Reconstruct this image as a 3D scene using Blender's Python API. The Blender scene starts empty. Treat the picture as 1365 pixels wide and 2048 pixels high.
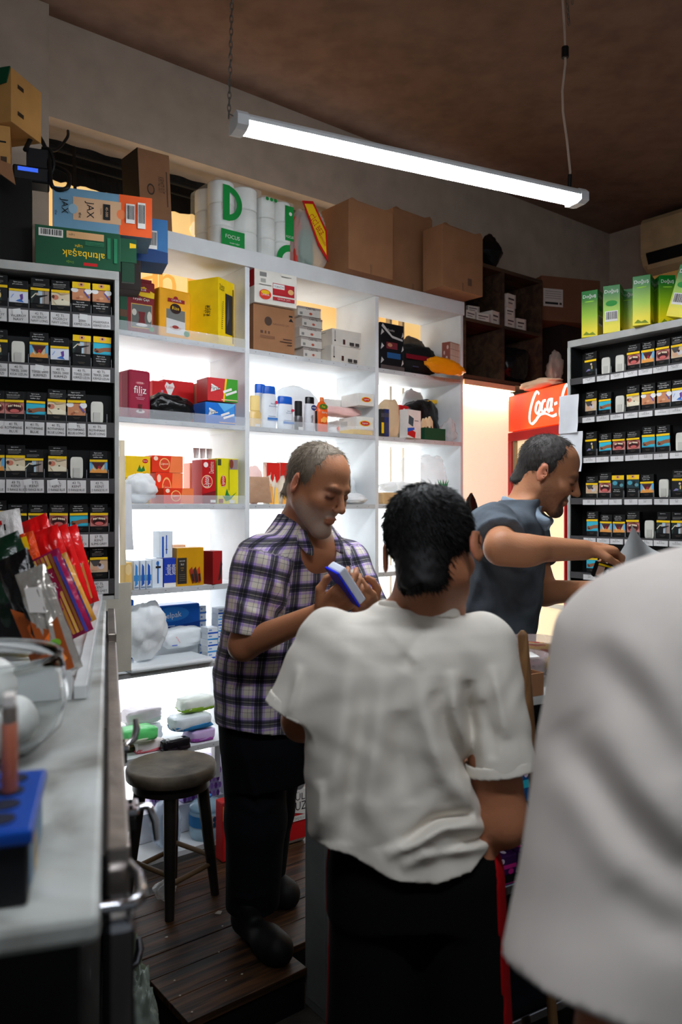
import bpy, bmesh, math, random
import numpy as np
from mathutils import Vector, Matrix, noise
PI = math.pi
FPX, HZ, CY, CX = 1550.0, 1.55, 1012.0, 682.5   # focal length in pixels, camera height, horizon row
scene = bpy.context.scene
COL = scene.collection
rnd = random.Random(7)

def P3(x, y, Y):
    return Vector(((x-CX)/FPX*Y, Y, HZ-(y-CY)/FPX*Y))

class Frame:
    """a vertical plane in the shop: s along it, d behind it, z up"""
    def __init__(self, ox, oy, ang):
        self.o = Vector((ox, oy)); self.a = ang
        self.e1 = Vector((math.cos(ang), math.sin(ang))); self.e2 = Vector((-math.sin(ang), math.cos(ang)))
    def w(self, s, d, z):
        p = self.o+self.e1*s+self.e2*d
        return Vector((p.x, p.y, z))
    def px(self, x, y, d=0.0):
        u = (x-CX)/FPX
        r = Vector((u, 1.0))
        t = (self.o.dot(self.e2)+d)/r.dot(self.e2)
        return ((r*t-self.o).dot(self.e1), HZ-(y-CY)/FPX*t)
W = Frame(-.393, 3.248, math.atan2(1, 1.247))
FL = Frame(-.717, 2.5, math.atan2(1, 2.573))
FR = Frame(.953, 3.25, math.atan2(-1, .759))

# ------------------------------------------------------------------ materials
MATS = {}
def s2l(c):
    return tuple(((v/255)/12.92 if v/255 <= .04045 else ((v/255+.055)/1.055)**2.4) for v in c)
def M(name, rgb=None, rough=.55, metal=0.0, emit=0.0, var=.06, bump=0.0, bscale=60.0, spec=.25, sheen=0.0, coat=0.0, sss=0.0):
    """principled material; rgb is 0-255 sRGB; a little procedural variation in colour and relief"""
    if name in MATS: return MATS[name]
    m = bpy.data.materials.new(name); m.use_nodes = True
    nt = m.node_tree; b = nt.nodes['Principled BSDF']
    c = s2l(rgb)
    b.inputs['Roughness'].default_value = rough; b.inputs['Metallic'].default_value = metal
    b.inputs['Specular IOR Level'].default_value = spec
    if coat: b.inputs['Coat Weight'].default_value = coat
    if sheen: b.inputs['Sheen Weight'].default_value = sheen
    if sss: b.inputs['Subsurface Weight'].default_value = sss; b.inputs['Subsurface Scale'].default_value = .006
    tc = nt.nodes.new('ShaderNodeTexCoord')
    if var > 0:
        n = nt.nodes.new('ShaderNodeTexNoise'); n.inputs['Scale'].default_value = 9; n.inputs['Detail'].default_value = 3
        nt.links.new(tc.outputs['Object'], n.inputs['Vector'])
        r = nt.nodes.new('ShaderNodeValToRGB')
        r.color_ramp.elements[0].color = tuple(v*(1-var*2) for v in c)+(1,)
        r.color_ramp.elements[1].color = tuple(min(1, v*(1+var*2)) for v in c)+(1,)
        r.color_ramp.elements[0].position = .3; r.color_ramp.elements[1].position = .7
        nt.links.new(n.outputs['Fac'], r.inputs['Fac']); nt.links.new(r.outputs['Color'], b.inputs['Base Color'])
    else:
        b.inputs['Base Color'].default_value = c+(1,)
    if bump > 0:
        n2 = nt.nodes.new('ShaderNodeTexNoise'); n2.inputs['Scale'].default_value = bscale; n2.inputs['Detail'].default_value = 4
        nt.links.new(tc.outputs['Object'], n2.inputs['Vector'])
        bp = nt.nodes.new('ShaderNodeBump'); bp.inputs['Strength'].default_value = bump; bp.inputs['Distance'].default_value = .01
        nt.links.new(n2.outputs['Fac'], bp.inputs['Height']); nt.links.new(bp.outputs['Normal'], b.inputs['Normal'])
    if emit > 0:
        b.inputs['Emission Color'].default_value = c+(1,); b.inputs['Emission Strength'].default_value = emit
    MATS[name] = m
    return m
def flat(r, g, b):
    """print colour"""
    return M('print_%d_%d_%d' % (r, g, b), (r, g, b), rough=.6, var=.03)
def clear_mat(name, rgb, alpha=.2, rough=.08, bump=0.0):
    if name in MATS: return MATS[name]
    m = M(name, rgb, rough=rough, var=0, spec=.4, bump=bump, bscale=25)
    m.node_tree.nodes['Principled BSDF'].inputs['Alpha'].default_value = alpha
    return m
def nodes_of(m):
    return m.node_tree, m.node_tree.nodes, m.node_tree.links, m.node_tree.nodes['Principled BSDF']

# ------------------------------------------------------------------ mesh builder
_txt = {}
def text_geo(s, bold=False):
    if s in _txt: return _txt[s]
    cu = bpy.data.curves.new('t', 'FONT'); cu.body = s; cu.size = 1; cu.resolution_u = 2
    if bold: cu.offset = .012
    o = bpy.data.objects.new('t', cu); COL.objects.link(o)
    dg = bpy.context.evaluated_depsgraph_get(); dg.update()
    me = bpy.data.meshes.new_from_object(o.evaluated_get(dg))
    V = [(v.co.x, v.co.y) for v in me.vertices]; Fc = [tuple(p.vertices) for p in me.polygons]
    bpy.data.objects.remove(o); bpy.data.curves.remove(cu); bpy.data.meshes.remove(me)
    if V:
        x0 = min(v[0] for v in V); x1 = max(v[0] for v in V); y0 = min(v[1] for v in V); y1 = max(v[1] for v in V)
        V = [(v[0]-(x0+x1)/2, v[1]-(y0+y1)/2) for v in V]; wh = (x1-x0, y1-y0)
    else: wh = (1, 1)
    _txt[s] = (V, Fc, wh)
    return _txt[s]

class MB:
    def __init__(self): self.v = []; self.f = []; self.m = []; self.sm = []; self.mats = []
    def mi(self, mat):
        if mat not in self.mats: self.mats.append(mat)
        return self.mats.index(mat)
    def add(self, V, Fc, mat, smooth=False, T=None):
        o = len(self.v); i = self.mi(mat)
        if T is not None: V = [T @ Vector(v) for v in V]
        self.v.extend([tuple(v) for v in V])
        for f in Fc:
            self.f.append(tuple(k+o for k in f)); self.m.append(i); self.sm.append(smooth)
        return self
    def box(self, x0, x1, y0, y1, z0, z1, mat, bev=0.0, T=None):
        V = [(x, y, z) for x in (x0, x1) for y in (y0, y1) for z in (z0, z1)]
        Fc = [(0, 1, 3, 2), (4, 6, 7, 5), (0, 4, 5, 1), (2, 3, 7, 6), (0, 2, 6, 4), (1, 5, 7, 3)]
        if bev > 0:
            bm = bmesh.new()
            vs = [bm.verts.new(v) for v in V]
            for f in Fc: bm.faces.new([vs[k] for k in f])
            bmesh.ops.recalc_face_normals(bm, faces=bm.faces)
            bmesh.ops.bevel(bm, geom=list(bm.edges), offset=bev, segments=2, affect='EDGES', profile=.5)
            bm.verts.index_update()
            V = [v.co.copy() for v in bm.verts]; Fc = [tuple(v.index for v in f.verts) for f in bm.faces]
            bm.free()
        return self.add(V, Fc, mat, False, T)
    def poly(self, pts, mat, T=None):
        return self.add(pts, [tuple(range(len(pts)))], mat, False, T)
    def prism(self, pts, y0, y1, mat, T=None):
        """polygon in x,z extruded along y"""
        n = len(pts)
        V = [(p[0], y0, p[1]) for p in pts]+[(p[0], y1, p[1]) for p in pts]
        Fc = [tuple(range(n)), tuple(range(2*n-1, n-1, -1))]+[(i, i+n, (i+1) % n+n, (i+1) % n) for i in range(n)]
        return self.add(V, Fc, mat, False, T)
    def lathe(self, prof, mat, seg=24, sy=1.0, T=None, cap=True, smooth=True):
        n = len(prof); V = []; Fc = []
        for r, z in prof:
            for k in range(seg):
                a = 2*PI*k/seg; V.append((r*math.cos(a), r*math.sin(a)*sy, z))
        for i in range(n-1):
            for k in range(seg):
                Fc.append((i*seg+k, i*seg+(k+1) % seg, (i+1)*seg+(k+1) % seg, (i+1)*seg+k))
        self.add(V, Fc, mat, smooth, T)
        if cap:
            if prof[0][0] > 1e-5: self.add(V[:seg], [tuple(range(seg-1, -1, -1))], mat, False, T)
            if prof[-1][0] > 1e-5: self.add(V[-seg:], [tuple(range(seg))], mat, False, T)
        return self
    def tube(self, pts, r, mat, seg=8, smooth=True, cap=True):
        pts = [Vector(p) for p in pts]; n = len(pts)
        rr = r if isinstance(r, (list, tuple)) else [r]*n
        V = []; Fc = []; up = Vector((0, 0, 1))
        t0 = (pts[1]-pts[0]).normalized()
        a = t0.cross(up)
        if a.length < .1: a = t0.cross(Vector((1, 0, 0)))
        a.normalize()
        for i in range(n):
            t = (pts[min(i+1, n-1)]-pts[max(i-1, 0)]).normalized()
            a = (a-t*a.dot(t)).normalized(); b = t.cross(a)
            for k in range(seg):
                an = 2*PI*k/seg; V.append(pts[i]+(a*math.cos(an)+b*math.sin(an))*rr[i])
        for i in range(n-1):
            for k in range(seg): Fc.append((i*seg+k, i*seg+(k+1) % seg, (i+1)*seg+(k+1) % seg, (i+1)*seg+k))
        self.add(V, Fc, mat, smooth)
        if cap:
            self.add(V[:seg], [tuple(range(seg-1, -1, -1))], mat); self.add(V[-seg:], [tuple(range(seg))], mat)
        return self
    def blob(self, w, dp, h, mat, seed=0, amp=.12, pw=.55, n=20, T=None, ridge=0.0, fq=2.2, flat_bottom=True):
        """lumpy soft bag, w x dp x h, standing on z=0, centred in x, y"""
        V = []; Fc = []
        def sp(c, p): return math.copysign(abs(c)**p, c)
        nu, nv = n*2, n
        for j in range(nv+1):
            ph = -PI/2+PI*j/nv
            for i in range(nu):
                th = 2*PI*i/nu
                x = sp(math.cos(ph), pw)*sp(math.cos(th), pw); y = sp(math.cos(ph), pw)*sp(math.sin(th), pw); z = sp(math.sin(ph), pw)
                q = Vector((x*fq/2+seed*3.7, y*fq/2+seed*1.3, z*fq/2))
                k = 1+amp*noise.noise(q*1.2)+amp*.6*noise.noise(q*2.7)
                if ridge: k += ridge*(abs(noise.noise(q*3.1+Vector((5, 2, 1))))-.2)+ridge*.5*(abs(noise.noise(q*6.3))-.2)
                X, Y, Z = x*k*w/2, y*k*dp/2, (z*k+1)*h/2
                if flat_bottom: Z = max(0.0, Z)
                V.append((X, Y, Z))
        for j in range(nv):
            for i in range(nu): Fc.append((j*nu+i, j*nu+(i+1) % nu, (j+1)*nu+(i+1) % nu, (j+1)*nu+i))
        mn = [min(v[i] for v in V) for i in range(3)]; mx = [max(v[i] for v in V) for i in range(3)]; sz = (w, dp, h)
        V = [tuple((v[i]-mn[i])/(mx[i]-mn[i])*sz[i]-(sz[i]/2 if i < 2 else (0 if flat_bottom else h/2)) for i in range(3)) for v in V]
        return self.add(V, Fc, mat, True, T)
    def pillow(self, w, h, t, mat, seed=0, amp=.15, n=16, T=None, seal=.06):
        """film pouch in x,z plane (0..h), thickness t in y, flat sealed ends"""
        V = []; Fc = []
        for side in (-1, 1):
            for j in range(n+1):
                for i in range(n+1):
                    u = i/n*2-1; v = j/n*2-1
                    b = max(0, 1-abs(u)**3)**.6*max(0, 1-(abs(v)/(1-seal))**4 if abs(v) < 1-seal else 0)**.6
                    q = Vector((u*2.3+seed*2.1, v*2.9+seed, side))
                    dd = t/2*b*(1+amp*2*noise.noise(q*1.5)+amp*noise.noise(q*4))+.0008
                    pin = 1-.05*(1-abs(v)**2)*0
                    zz = (v+1)/2*h
                    V.append((u*w/2*(pin+.02*noise.noise(q*2)), side*dd+.004*noise.noise(Vector((u*4, v*9, seed))), zz))
        N = (n+1)*(n+1)
        for j in range(n):
            for i in range(n):
                a = j*(n+1)+i; Fc.append((a, a+1, a+n+2, a+n+1)); Fc.append((N+a, N+a+n+1, N+a+n+2, N+a+1))
        return self.add(V, Fc, mat, True, T)
    def text(self, s, cx, cz, h, mat, plane, maxw=None, rot=0.0, lift=.0006, shear=0.0):
        """plane = (origin, xdir, zdir, normal); h = letter height, m"""
        V, Fc, (w, hh) = text_geo(s)
        if not Fc: return self
        k = h/max(hh, .3)
        kx = k
        if maxw and w*k > maxw: kx = maxw/w
        o, ax, az, nn = plane; c, sn = math.cos(rot), math.sin(rot)
        out = []
        for x, y in V:
            X, Z = (x+shear*y)*kx, y*k
            X, Z = X*c-Z*sn, X*sn+Z*c
            out.append(o+ax*(cx+X)+az*(cz+Z)+nn*lift)
        return self.add(out, Fc, mat)
    def decal(self, plane, w, h, specs, lift0=.0005):
        """flat printing on a face w x h; specs in face fractions"""
        o, ax, az, nn = plane
        k = lift0
        for sp in specs:
            if sp[0] == 'r':
                _, x0, z0, x1, z1, m = sp
                self.add([o+ax*(x*w)+az*(z*h)+nn*k for x, z in ((x0, z0), (x1, z0), (x1, z1), (x0, z1))], [(0, 1, 2, 3)], m)
            elif sp[0] == 'e':
                _, cx, cz, rx, rz, m = sp
                self.add([o+ax*((cx+rx*math.cos(2*PI*i/20))*w)+az*((cz+rz*math.sin(2*PI*i/20))*h)+nn*k for i in range(20)], [tuple(range(20))], m)
            elif sp[0] == 'p':
                _, pts, m = sp
                self.add([o+ax*(x*w)+az*(z*h)+nn*k for x, z in pts], [tuple(range(len(pts)))], m)
            elif sp[0] == 't':
                _, s, cx, cz, th, m = sp[:6]
                mw = (sp[6] if len(sp) > 6 else .95)*w
                rot = sp[7] if len(sp) > 7 else 0
                sh = sp[8] if len(sp) > 8 else 0
                self.text(s, cx*w, cz*h, th*h, m, plane, mw, rot, k, sh)
            elif sp[0] == 'bc':
                _, x0, z0, x1, z1 = sp[:5]
                wm, bm_ = flat(225, 222, 215), flat(25, 25, 28)
                self.decal(plane, w, h, [('r', x0, z0, x1, z1, wm)], k)
                r = random.Random(3); x = x0+.08*(x1-x0)
                while x < x1-.1*(x1-x0):
                    bw = r.choice((.02, .035, .05))*(x1-x0)
                    self.decal(plane, w, h, [('r', x, z0+.2*(z1-z0), x+bw, z1-.08*(z1-z0), bm_)], k+.0003); x += bw+r.choice((.02, .04))*(x1-x0)
            k += .0004
        return self
    def mesh(self, name):
        me = bpy.data.meshes.new(name); me.from_pydata([tuple(v) for v in self.v], [], self.f)
        for m in self.mats: me.materials.append(m)
        me.polygons.foreach_set('material_index', self.m); me.polygons.foreach_set('use_smooth', self.sm)
        me.update(); return me
    def obj(self, name, parent=None, loc=None, rotz=0.0, rot=None):
        o = bpy.data.objects.new(name, self.mesh(name)); COL.objects.link(o)
        if parent is not None: o.parent = parent
        if loc is not None: o.location = loc
        if rot is not None: o.rotation_euler = rot
        elif rotz: o.rotation_euler = (0, 0, rotz)
        return o

def front(w, h, y=0.0):
    return (Vector((-w/2, y, 0)), Vector((1, 0, 0)), Vector((0, 0, 1)), Vector((0, -1, 0)))
def rside(w, dp, h, y=0.0):
    return (Vector((w/2, y, 0)), Vector((0, 1, 0)), Vector((0, 0, 1)), Vector((1, 0, 0)))
def lside(w, dp, h, y=0.0):
    return (Vector((-w/2, y+dp, 0)), Vector((0, -1, 0)), Vector((0, 0, 1)), Vector((-1, 0, 0)))

def tag(o, label, cat, group=None, kind=None):
    o['label'] = label; o['category'] = cat
    if group: o['group'] = group
    if kind: o['kind'] = kind
    return o
def thing(name, label, cat, loc=(0, 0, 0), rotz=0.0, group=None, rot=None):
    o = bpy.data.objects.new(name, None); COL.objects.link(o); o.empty_display_size = .05
    o.location = loc; o.rotation_euler = rot if rot is not None else (0, 0, rotz)
    return tag(o, label, cat, group)
def struct(o, label=None, cat=None):
    o['kind'] = 'structure'
    if label: o['label'] = label; o['category'] = cat
    return o
def dup(root, loc=None, rotz=None, label=None, group=None, rot=None):
    r = root.copy(); COL.objects.link(r)
    if loc is not None: r.location = loc
    if rot is not None: r.rotation_euler = rot
    elif rotz is not None: r.rotation_euler = (0, 0, rotz)
    if label: r['label'] = label
    if group: r['group'] = group
    for ch in list(root.children):
        c = ch.copy(); COL.objects.link(c); c.parent = r
        for g in list(ch.children):
            d = g.copy(); COL.objects.link(d); d.parent = c
    return r
# ================================================================== setting
m_wall = M('plaster_wall', (186, 170, 154), rough=.9, var=.05, bump=.15, bscale=14)
m_ceil = M('ceiling_paint', (136, 108, 92), rough=.95, var=.08, bump=.1, bscale=5)
ZC = 3.5
SC, _ = W.px(1220, 465, .35)          # corner with the right wall
SR, _ = W.px(927, 700, 0)             # right end of the white shelving
SL = W.px(222, 700, 0)[0]-.1          # left end of it, behind the cigarette rack
SP, _ = W.px(98, 200, .28)            # pillar edge
WR = W.a
def wobj(mb, name): return mb.obj(name, None, W.w(0, 0, 0), WR)

struct(wobj(MB().box(SP, SC, .35, .62, 3.10, ZC, m_wall).box(SR+.40, SC+.1, .35, .62, 0, 3.10, m_wall).box(SP-.02, SR+.42, .62, .64, 0, 3.12, m_wall), 'wall_back'))
struct(wobj(MB().box(SP-1.6, SP, .28, .62, 0, ZC, m_wall), 'wall_pillar'))
struct(wobj(MB().box(SC, SC+.1, -3.6, .62, 0, ZC, m_wall), 'wall_right'))
struct(MB().box(-2.6, -2.5, -.6, 3.4, 0, ZC, m_wall).obj('wall_left'))
cv = MB(); c = [W.w(-3.5, .7, 0), W.w(SC+.15, .7, 0), W.w(SC+.15, -4.6, 0), W.w(-3.5, -4.6, 0)]
cv.add([(p.x, p.y, ZC) for p in c]+[(p.x, p.y, ZC+.1) for p in c], [(0, 1, 2, 3), (7, 6, 5, 4), (0, 4, 5, 1), (1, 5, 6, 2), (2, 6, 7, 3), (3, 7, 4, 0)], m_ceil)
struct(cv.obj('ceiling'))
# shop floor: dirty dark concrete
m_floor = M('dirty_concrete', (52, 47, 42), rough=.8, var=.3, bump=.5, bscale=40)
fv = MB(); c = [W.w(-3.5, .7, 0), W.w(SC+.15, .7, 0), W.w(SC+.15, -4.6, 0), W.w(-3.5, -4.6, 0)]
fv.add([(p.x, p.y, -.1) for p in c]+[(p.x, p.y, 0) for p in c], [(3, 2, 1, 0), (4, 5, 6, 7), (0, 1, 5, 4), (1, 2, 6, 5), (2, 3, 7, 6), (3, 0, 4, 7)], m_floor)
struct(fv.obj('floor'))
# wooden staff platform behind the counter, aligned with the shelving
def wood_mat(name, dark, light, scale=3.0, rough=.6, stretch=(1, 14, 14)):
    if name in MATS: return MATS[name]
    m = M(name, dark, rough=rough, var=0); nt, N, L, b = nodes_of(m)
    tc = N.new('ShaderNodeTexCoord'); mp = N.new('ShaderNodeMapping'); mp.inputs['Scale'].default_value = stretch
    n = N.new('ShaderNodeTexNoise'); n.inputs['Scale'].default_value = scale; n.inputs['Detail'].default_value = 6; n.inputs['Distortion'].default_value = .8
    r = N.new('ShaderNodeValToRGB'); r.color_ramp.elements[0].position = .38; r.color_ramp.elements[1].position = .68
    r.color_ramp.elements[0].color = s2l(dark)+(1,); r.color_ramp.elements[1].color = s2l(light)+(1,)
    L.new(tc.outputs['Object'], mp.inputs['Vector']); L.new(mp.outputs['Vector'], n.inputs['Vector'])
    L.new(n.outputs['Fac'], r.inputs['Fac']); L.new(r.outputs['Color'], b.inputs['Base Color'])
    bp = N.new('ShaderNodeBump'); bp.inputs['Strength'].default_value = .35; bp.inputs['Distance'].default_value = .004
    L.new(n.outputs['Fac'], bp.inputs['Height']); L.new(bp.outputs['Normal'], b.inputs['Normal'])
    return m
m_plank = wood_mat('dark_plank', (28, 20, 15), (88, 58, 34), 3.2, rough=.42)
ZP = .13
pl = MB()
s0p = (Vector((-.42, 2.13))-W.o).dot(W.e1); d0p = (Vector((-.42, 2.13))-W.o).dot(W.e2)
y = d0p; k = 0
while y < .28:
    ww = (.118, .125, .112)[k % 3]; y1 = min(y+ww, .30)
    pl.box(s0p, 2.2 if k else -.315, y+.0015, y1-.0015, ZP-.024, ZP-.0004*(k % 3), m_plank, bev=.002); y += ww; k += 1
pl.box(s0p+.01, -.32, d0p+.01, d0p+.119, 0, ZP-.025, M('platform_under', (18, 15, 13), rough=.9))
pl.box(s0p+.01, 2.19, d0p+.119, .29, 0, ZP-.025, M('platform_under', (18, 15, 13), rough=.9))
o = wobj(pl, 'platform_floor'); struct(o)

# ------------------------------------------------------------------ the lit shop window behind the shelving
def glow(name, rgb, strength, rgb2=None, sc=1.5):
    if name in MATS: return MATS[name]
    m = bpy.data.materials.new(name); m.use_nodes = True; nt = m.node_tree; b = nt.nodes['Principled BSDF']
    b.inputs['Base Color'].default_value = s2l(rgb)+(1,); b.inputs['Roughness'].default_value = .4
    b.inputs['Emission Strength'].default_value = strength
    if rgb2:
        tc = nt.nodes.new('ShaderNodeTexCoord'); n = nt.nodes.new('ShaderNodeTexNoise'); n.inputs['Scale'].default_value = sc
        r = nt.nodes.new('ShaderNodeValToRGB'); r.color_ramp.elements[0].color = s2l(rgb)+(1,); r.color_ramp.elements[1].color = s2l(rgb2)+(1,)
        r.color_ramp.elements[0].position = .35; r.color_ramp.elements[1].position = .65
        nt.links.new(tc.outputs['Object'], n.inputs['Vector']); nt.links.new(n.outputs['Fac'], r.inputs['Fac']); nt.links.new(r.outputs['Color'], b.inputs['Emission Color'])
    else: b.inputs['Emission Color'].default_value = s2l(rgb)+(1,)
    MATS[name] = m; return m
m_pane = glow('lit_opal_film', (236, 242, 246), 2.3, (252, 252, 250), 1.2)
m_sign = glow('amber_sign_film', (240, 188, 108), .85, (247, 215, 150), 1.3)
m_signl = glow('cream_sign_letter', (250, 226, 178), 1.0)
m_signd = glow('amber_sign_letter', (238, 170, 82), .85)
win = MB().box(SL-.3, SR+.40, .56, .57, .02, 2.30, m_pane)
struct(wobj(win, 'window_1'))
sg = MB().box(SP, SR+.40, .56, .57, 2.302, 3.10, m_sign)
pls = (Vector((0, .559, 0)), Vector((1, 0, 0)), Vector((0, 0, 1)), Vector((0, -1, 0)))
for ch, x, y, h, m in (('a', 405, 445, .17, m_signl), ('n', 190, 352, .10, m_signl), ('h', 335, 560, .16, m_signd), ('b', 392, 566, .16, m_signd), ('a', 300, 556, .14, m_signd), ('e', 560, 560, .2, m_signd), ('t', 700, 620, .2, m_signd)):
    s, z = W.px(x, y, .56); sg.text(ch, s, z, h, m, pls, lift=.001)
struct(wobj(sg, 'window_2'))
fr = MB(); m_alu = M('window_aluminium', (226, 222, 214), rough=.5)
for px_ in (787, 812):
    s, z = W.px(px_, 600, .5); fr.box(s-.008, s+.008, .52, .555, .02, 3.1, m_alu)
fr.box(SL-.3, SR, .53, .555, 2.28, 2.32, m_alu)
struct(wobj(fr, 'window_frame_1'))
# torn black valance sheet and rails along the top of the window
m_blk = M('black_sheet', (14, 13, 13), rough=.7, var=.1)
va = MB(); n = 90; V = []; Fc = []
for i in range(n+1):
    s = SP+.02+(SR-SP-.05)*i/n
    zl = 2.93+.018*noise.noise(Vector((i*.35, 0, 0)))+.012*noise.noise(Vector((i*1.3, 4, 0)))
    V += [(s, .535+.006*math.sin(i), 3.098), (s, .535+.008*math.cos(i*.7), zl), (s, .54+.006*math.sin(i), 3.098), (s, .54+.008*math.cos(i*.7), zl)]
for i in range(n): a = i*4; Fc += [(a, a+1, a+5, a+4), (a+2, a+6, a+7, a+3), (a+1, a+3, a+7, a+5), (a, a+4, a+6, a+2)]
va.add(V, Fc, m_blk)
tag(wobj(va, 'valance'), 'torn black plastic sheet hanging along the top of the glowing window', 'sheet')
rl = MB().tube([(SP+.03, .44, 3.02), (SR-.1, .44, 3.02)], .012, m_blk); rl.tube([(SP+.03, .47, 2.985), (SR-.1, .47, 2.985)], .007, m_blk)
tag(wobj(rl, 'curtain_rail'), 'black curtain rail running under the beam above the window', 'rail')
rd = MB(); s, z = W.px(148, 330, .40); rd.tube([(s, .40, 2.63), (s+.006, .40, 2.8), (s, .40, 3.03)], .007, M('dark_steel', (36, 33, 31), rough=.5, metal=.6))
tag(wobj(rd, 'hanging_rod'), 'thin dark rod standing in front of the amber sign at far left', 'rod')

# ------------------------------------------------------------------ white shelving
m_melam = M('white_melamine', (216, 219, 221), rough=.45, var=.03)
ZS = [2.211, 1.885, 1.558, 1.231, .920, .593]           # shelf tops
DS = .30
sh = thing('shelving_unit', 'white open shelving full of groceries in front of the glowing window', 'shelf', W.w(0, 0, ZP), WR)
UP = [W.px(x, 800, 0)[0] for x in (495, 754.5)]
EDG = [SL, UP[0], UP[1], SR]
mb = MB().box(SL, SR, -.01, DS, 2.551-ZP, 2.621-ZP, m_melam, bev=.002); mb.obj('top_board', sh)
for i, s in enumerate(EDG):
    a, b = (s, s+.019) if i == 0 else ((s-.019, s) if i == 3 else (s-.011, s+.011))
    m2 = MB().box(a, b, 0, DS, 0, 2.551-ZP, m_melam, bev=.001)
    for z in np.arange(.35, 2.4, .12): m2.lathe([(.003, 0), (.003, .002)], m_blk, 8, T=Matrix.Translation((b+.0005, .05, z)) @ Matrix.Rotation(PI/2, 4, 'Y'))
    m2.obj('upright', sh)
m_nail = M('nail_head', (150, 150, 150), rough=.4, metal=.6)
for c in range(3):
    a, b = EDG[c]+.011, EDG[c+1]-.011
    for z in ZS:
        m2 = MB().box(a, b, .002, DS, z-.019-ZP, z-ZP, m_melam, bev=.001)
        m2.box(a, b, 0, .0025, z-.021-ZP, z+.0-ZP, M('shelf_edge_strip', (190, 192, 194), rough=.35))
        k = a+.03
        while k < b-.01: m2.lathe([(.0022, 0), (.0022, .0015)], m_nail, 8, T=Matrix.Translation((k, -.0005, z-.010-ZP)) @ Matrix.Rotation(PI/2, 4, 'X')); k += .07
        m2.obj('shelf', sh)
    MB().box(a, b, .02, DS, .03, .05, m_melam).obj('bottom_board', sh)
m_acr = clear_mat('clear_acrylic', (235, 240, 245), .18, .05)
for c, z in ((0, ZS[0]), (0, ZS[1]), (0, ZS[2]), (1, ZS[1])):
    a, b = EDG[c]+.012, EDG[c+1]-.012
    MB().box(a, b, -.0045, -.0025, z-.018-ZP, z+.035-ZP, m_acr).obj('acrylic_lip', sh)

# ------------------------------------------------------------------ the LED batten
A = Vector((-.290, 2.085, 2.575)); B = Vector((.806, 2.605, 2.575))
dv = B-A; ln = dv.length; ang = math.atan2(dv.y, dv.x)
lamp = thing('led_batten_light', 'long white LED batten lamp hanging on chains from the brown ceiling', 'lamp', (A+B)/2, ang)
m_lw = M('lamp_white', (222, 224, 226), rough=.4); m_led = glow('led_diffuser', (240, 246, 252), 100.0)
prof = [(-.0375, .0), (-.0375, .010), (-.026, .022), (.026, .022), (.0375, .010), (.0375, .0)]
def extr(mb, pf, x0, x1, mat): 
    mb.prism(pf, x0, x1, mat, Matrix.Rotation(PI/2, 4, 'Z') @ Matrix.Scale(-1, 4, (1, 0, 0)))
mb = MB(); extr(mb, [(p[0], p[1]+.004) for p in prof], -ln/2+.03, ln/2-.03, m_lw); mb.obj('housing', lamp)
mb = MB(); extr(mb, [(-.034, .0039), (.034, .0039), (.031, -.008), (.02, -.014), (-.02, -.014), (-.031, -.008)], -ln/2+.03, ln/2-.03, m_led); mb.obj('diffuser', lamp)
for sx in (-1, 1):
    mb = MB(); a, b = sorted((sx*(ln/2), sx*(ln/2-.032))); extr(mb, [(-.040, -.012), (-.040, .016), (-.027, .029), (.027, .029), (.040, .016), (.040, -.012), (.02, -.018), (-.02, -.018)], a, b, m_lw); mb.obj('end_cap', lamp)
m_chain = M('chain_steel', (120, 116, 110), rough=.4, metal=.8)
def chain(mb, p, q, step=.017):
    p, q = Vector(p), Vector(q); L = (q-p).length; n = int(L/step); d = (q-p)/n
    for i in range(n):
        c = p+d*(i+.5); a = Vector((1, 0, 0)) if i % 2 else Vector((0, 1, 0)); t = d.normalized(); ring = []
        for k in range(8):
            an = 2*PI*k/8; ring.append(c+t*math.cos(an)*step*.72+a*math.sin(an)*.0045)
        ring.append(ring[0]); mb.tube(ring, .0014, m_chain, seg=5, cap=False)
inv = Matrix.Translation(lamp.location) @ Matrix.Rotation(ang, 4, 'Z'); inv = inv.inverted()
topL = P3(464, 0, 2.085); topL = A+Vector((.012, 0, ZC-A.z))
mb = MB(); chain(mb, inv @ (A+Vector((-.012, .0, .02))), inv @ topL); mb.tube([inv @ (A+Vector((.01, 0, .02))), inv @ (A+Vector((-.012, 0, .03)))], .002, m_chain); mb.obj('chain', lamp)
pB = B+Vector((-.045, -.02, .03))
mb = MB(); chain(mb, inv @ (pB+Vector((0, 0, .55))), inv @ (pB+Vector((-.03, 0, ZC-pB.z)))); chain(mb, inv @ (pB+Vector((.012, 0, .62))), inv @ (pB+Vector((-.02, .01, ZC-pB.z)))); mb.obj('chain', lamp)
m_wire = M('white_flex', (190, 170, 155), rough=.5); m_rub = M('black_rubber', (18, 18, 18), rough=.5)
mb = MB(); pts = [(0, 0, .0), (.004, 0, .06), (-.006, 0, .16), (-.02, 0, .26), (-.022, 0, .33), (-.012, 0, .42), (-.014, 0, .52), (-.025, 0, .70), (-.03, 0, ZC-pB.z)]
mb.tube([inv @ (pB+Vector(p)) for p in pts], .004, m_wire)
mb.obj('flex', lamp)
for pp, r in ((((0, 0, -.01), (.003, 0, .05)), .007), (((-.013, 0, .44), (-.013, 0, .475)), .012)): MB().tube([inv @ (pB+Vector(p)) for p in pp], r, m_rub).obj('cable_joint', lamp)
# assumed second batten, out of view above the camera, added to light the shirts
def assumed_lamp():
    l2 = dup(lamp, Vector((.12, .28, 2.86)), math.radians(8), 'assumed second LED batten lamp, added out of view over the customers')
assumed_lamp()
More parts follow.
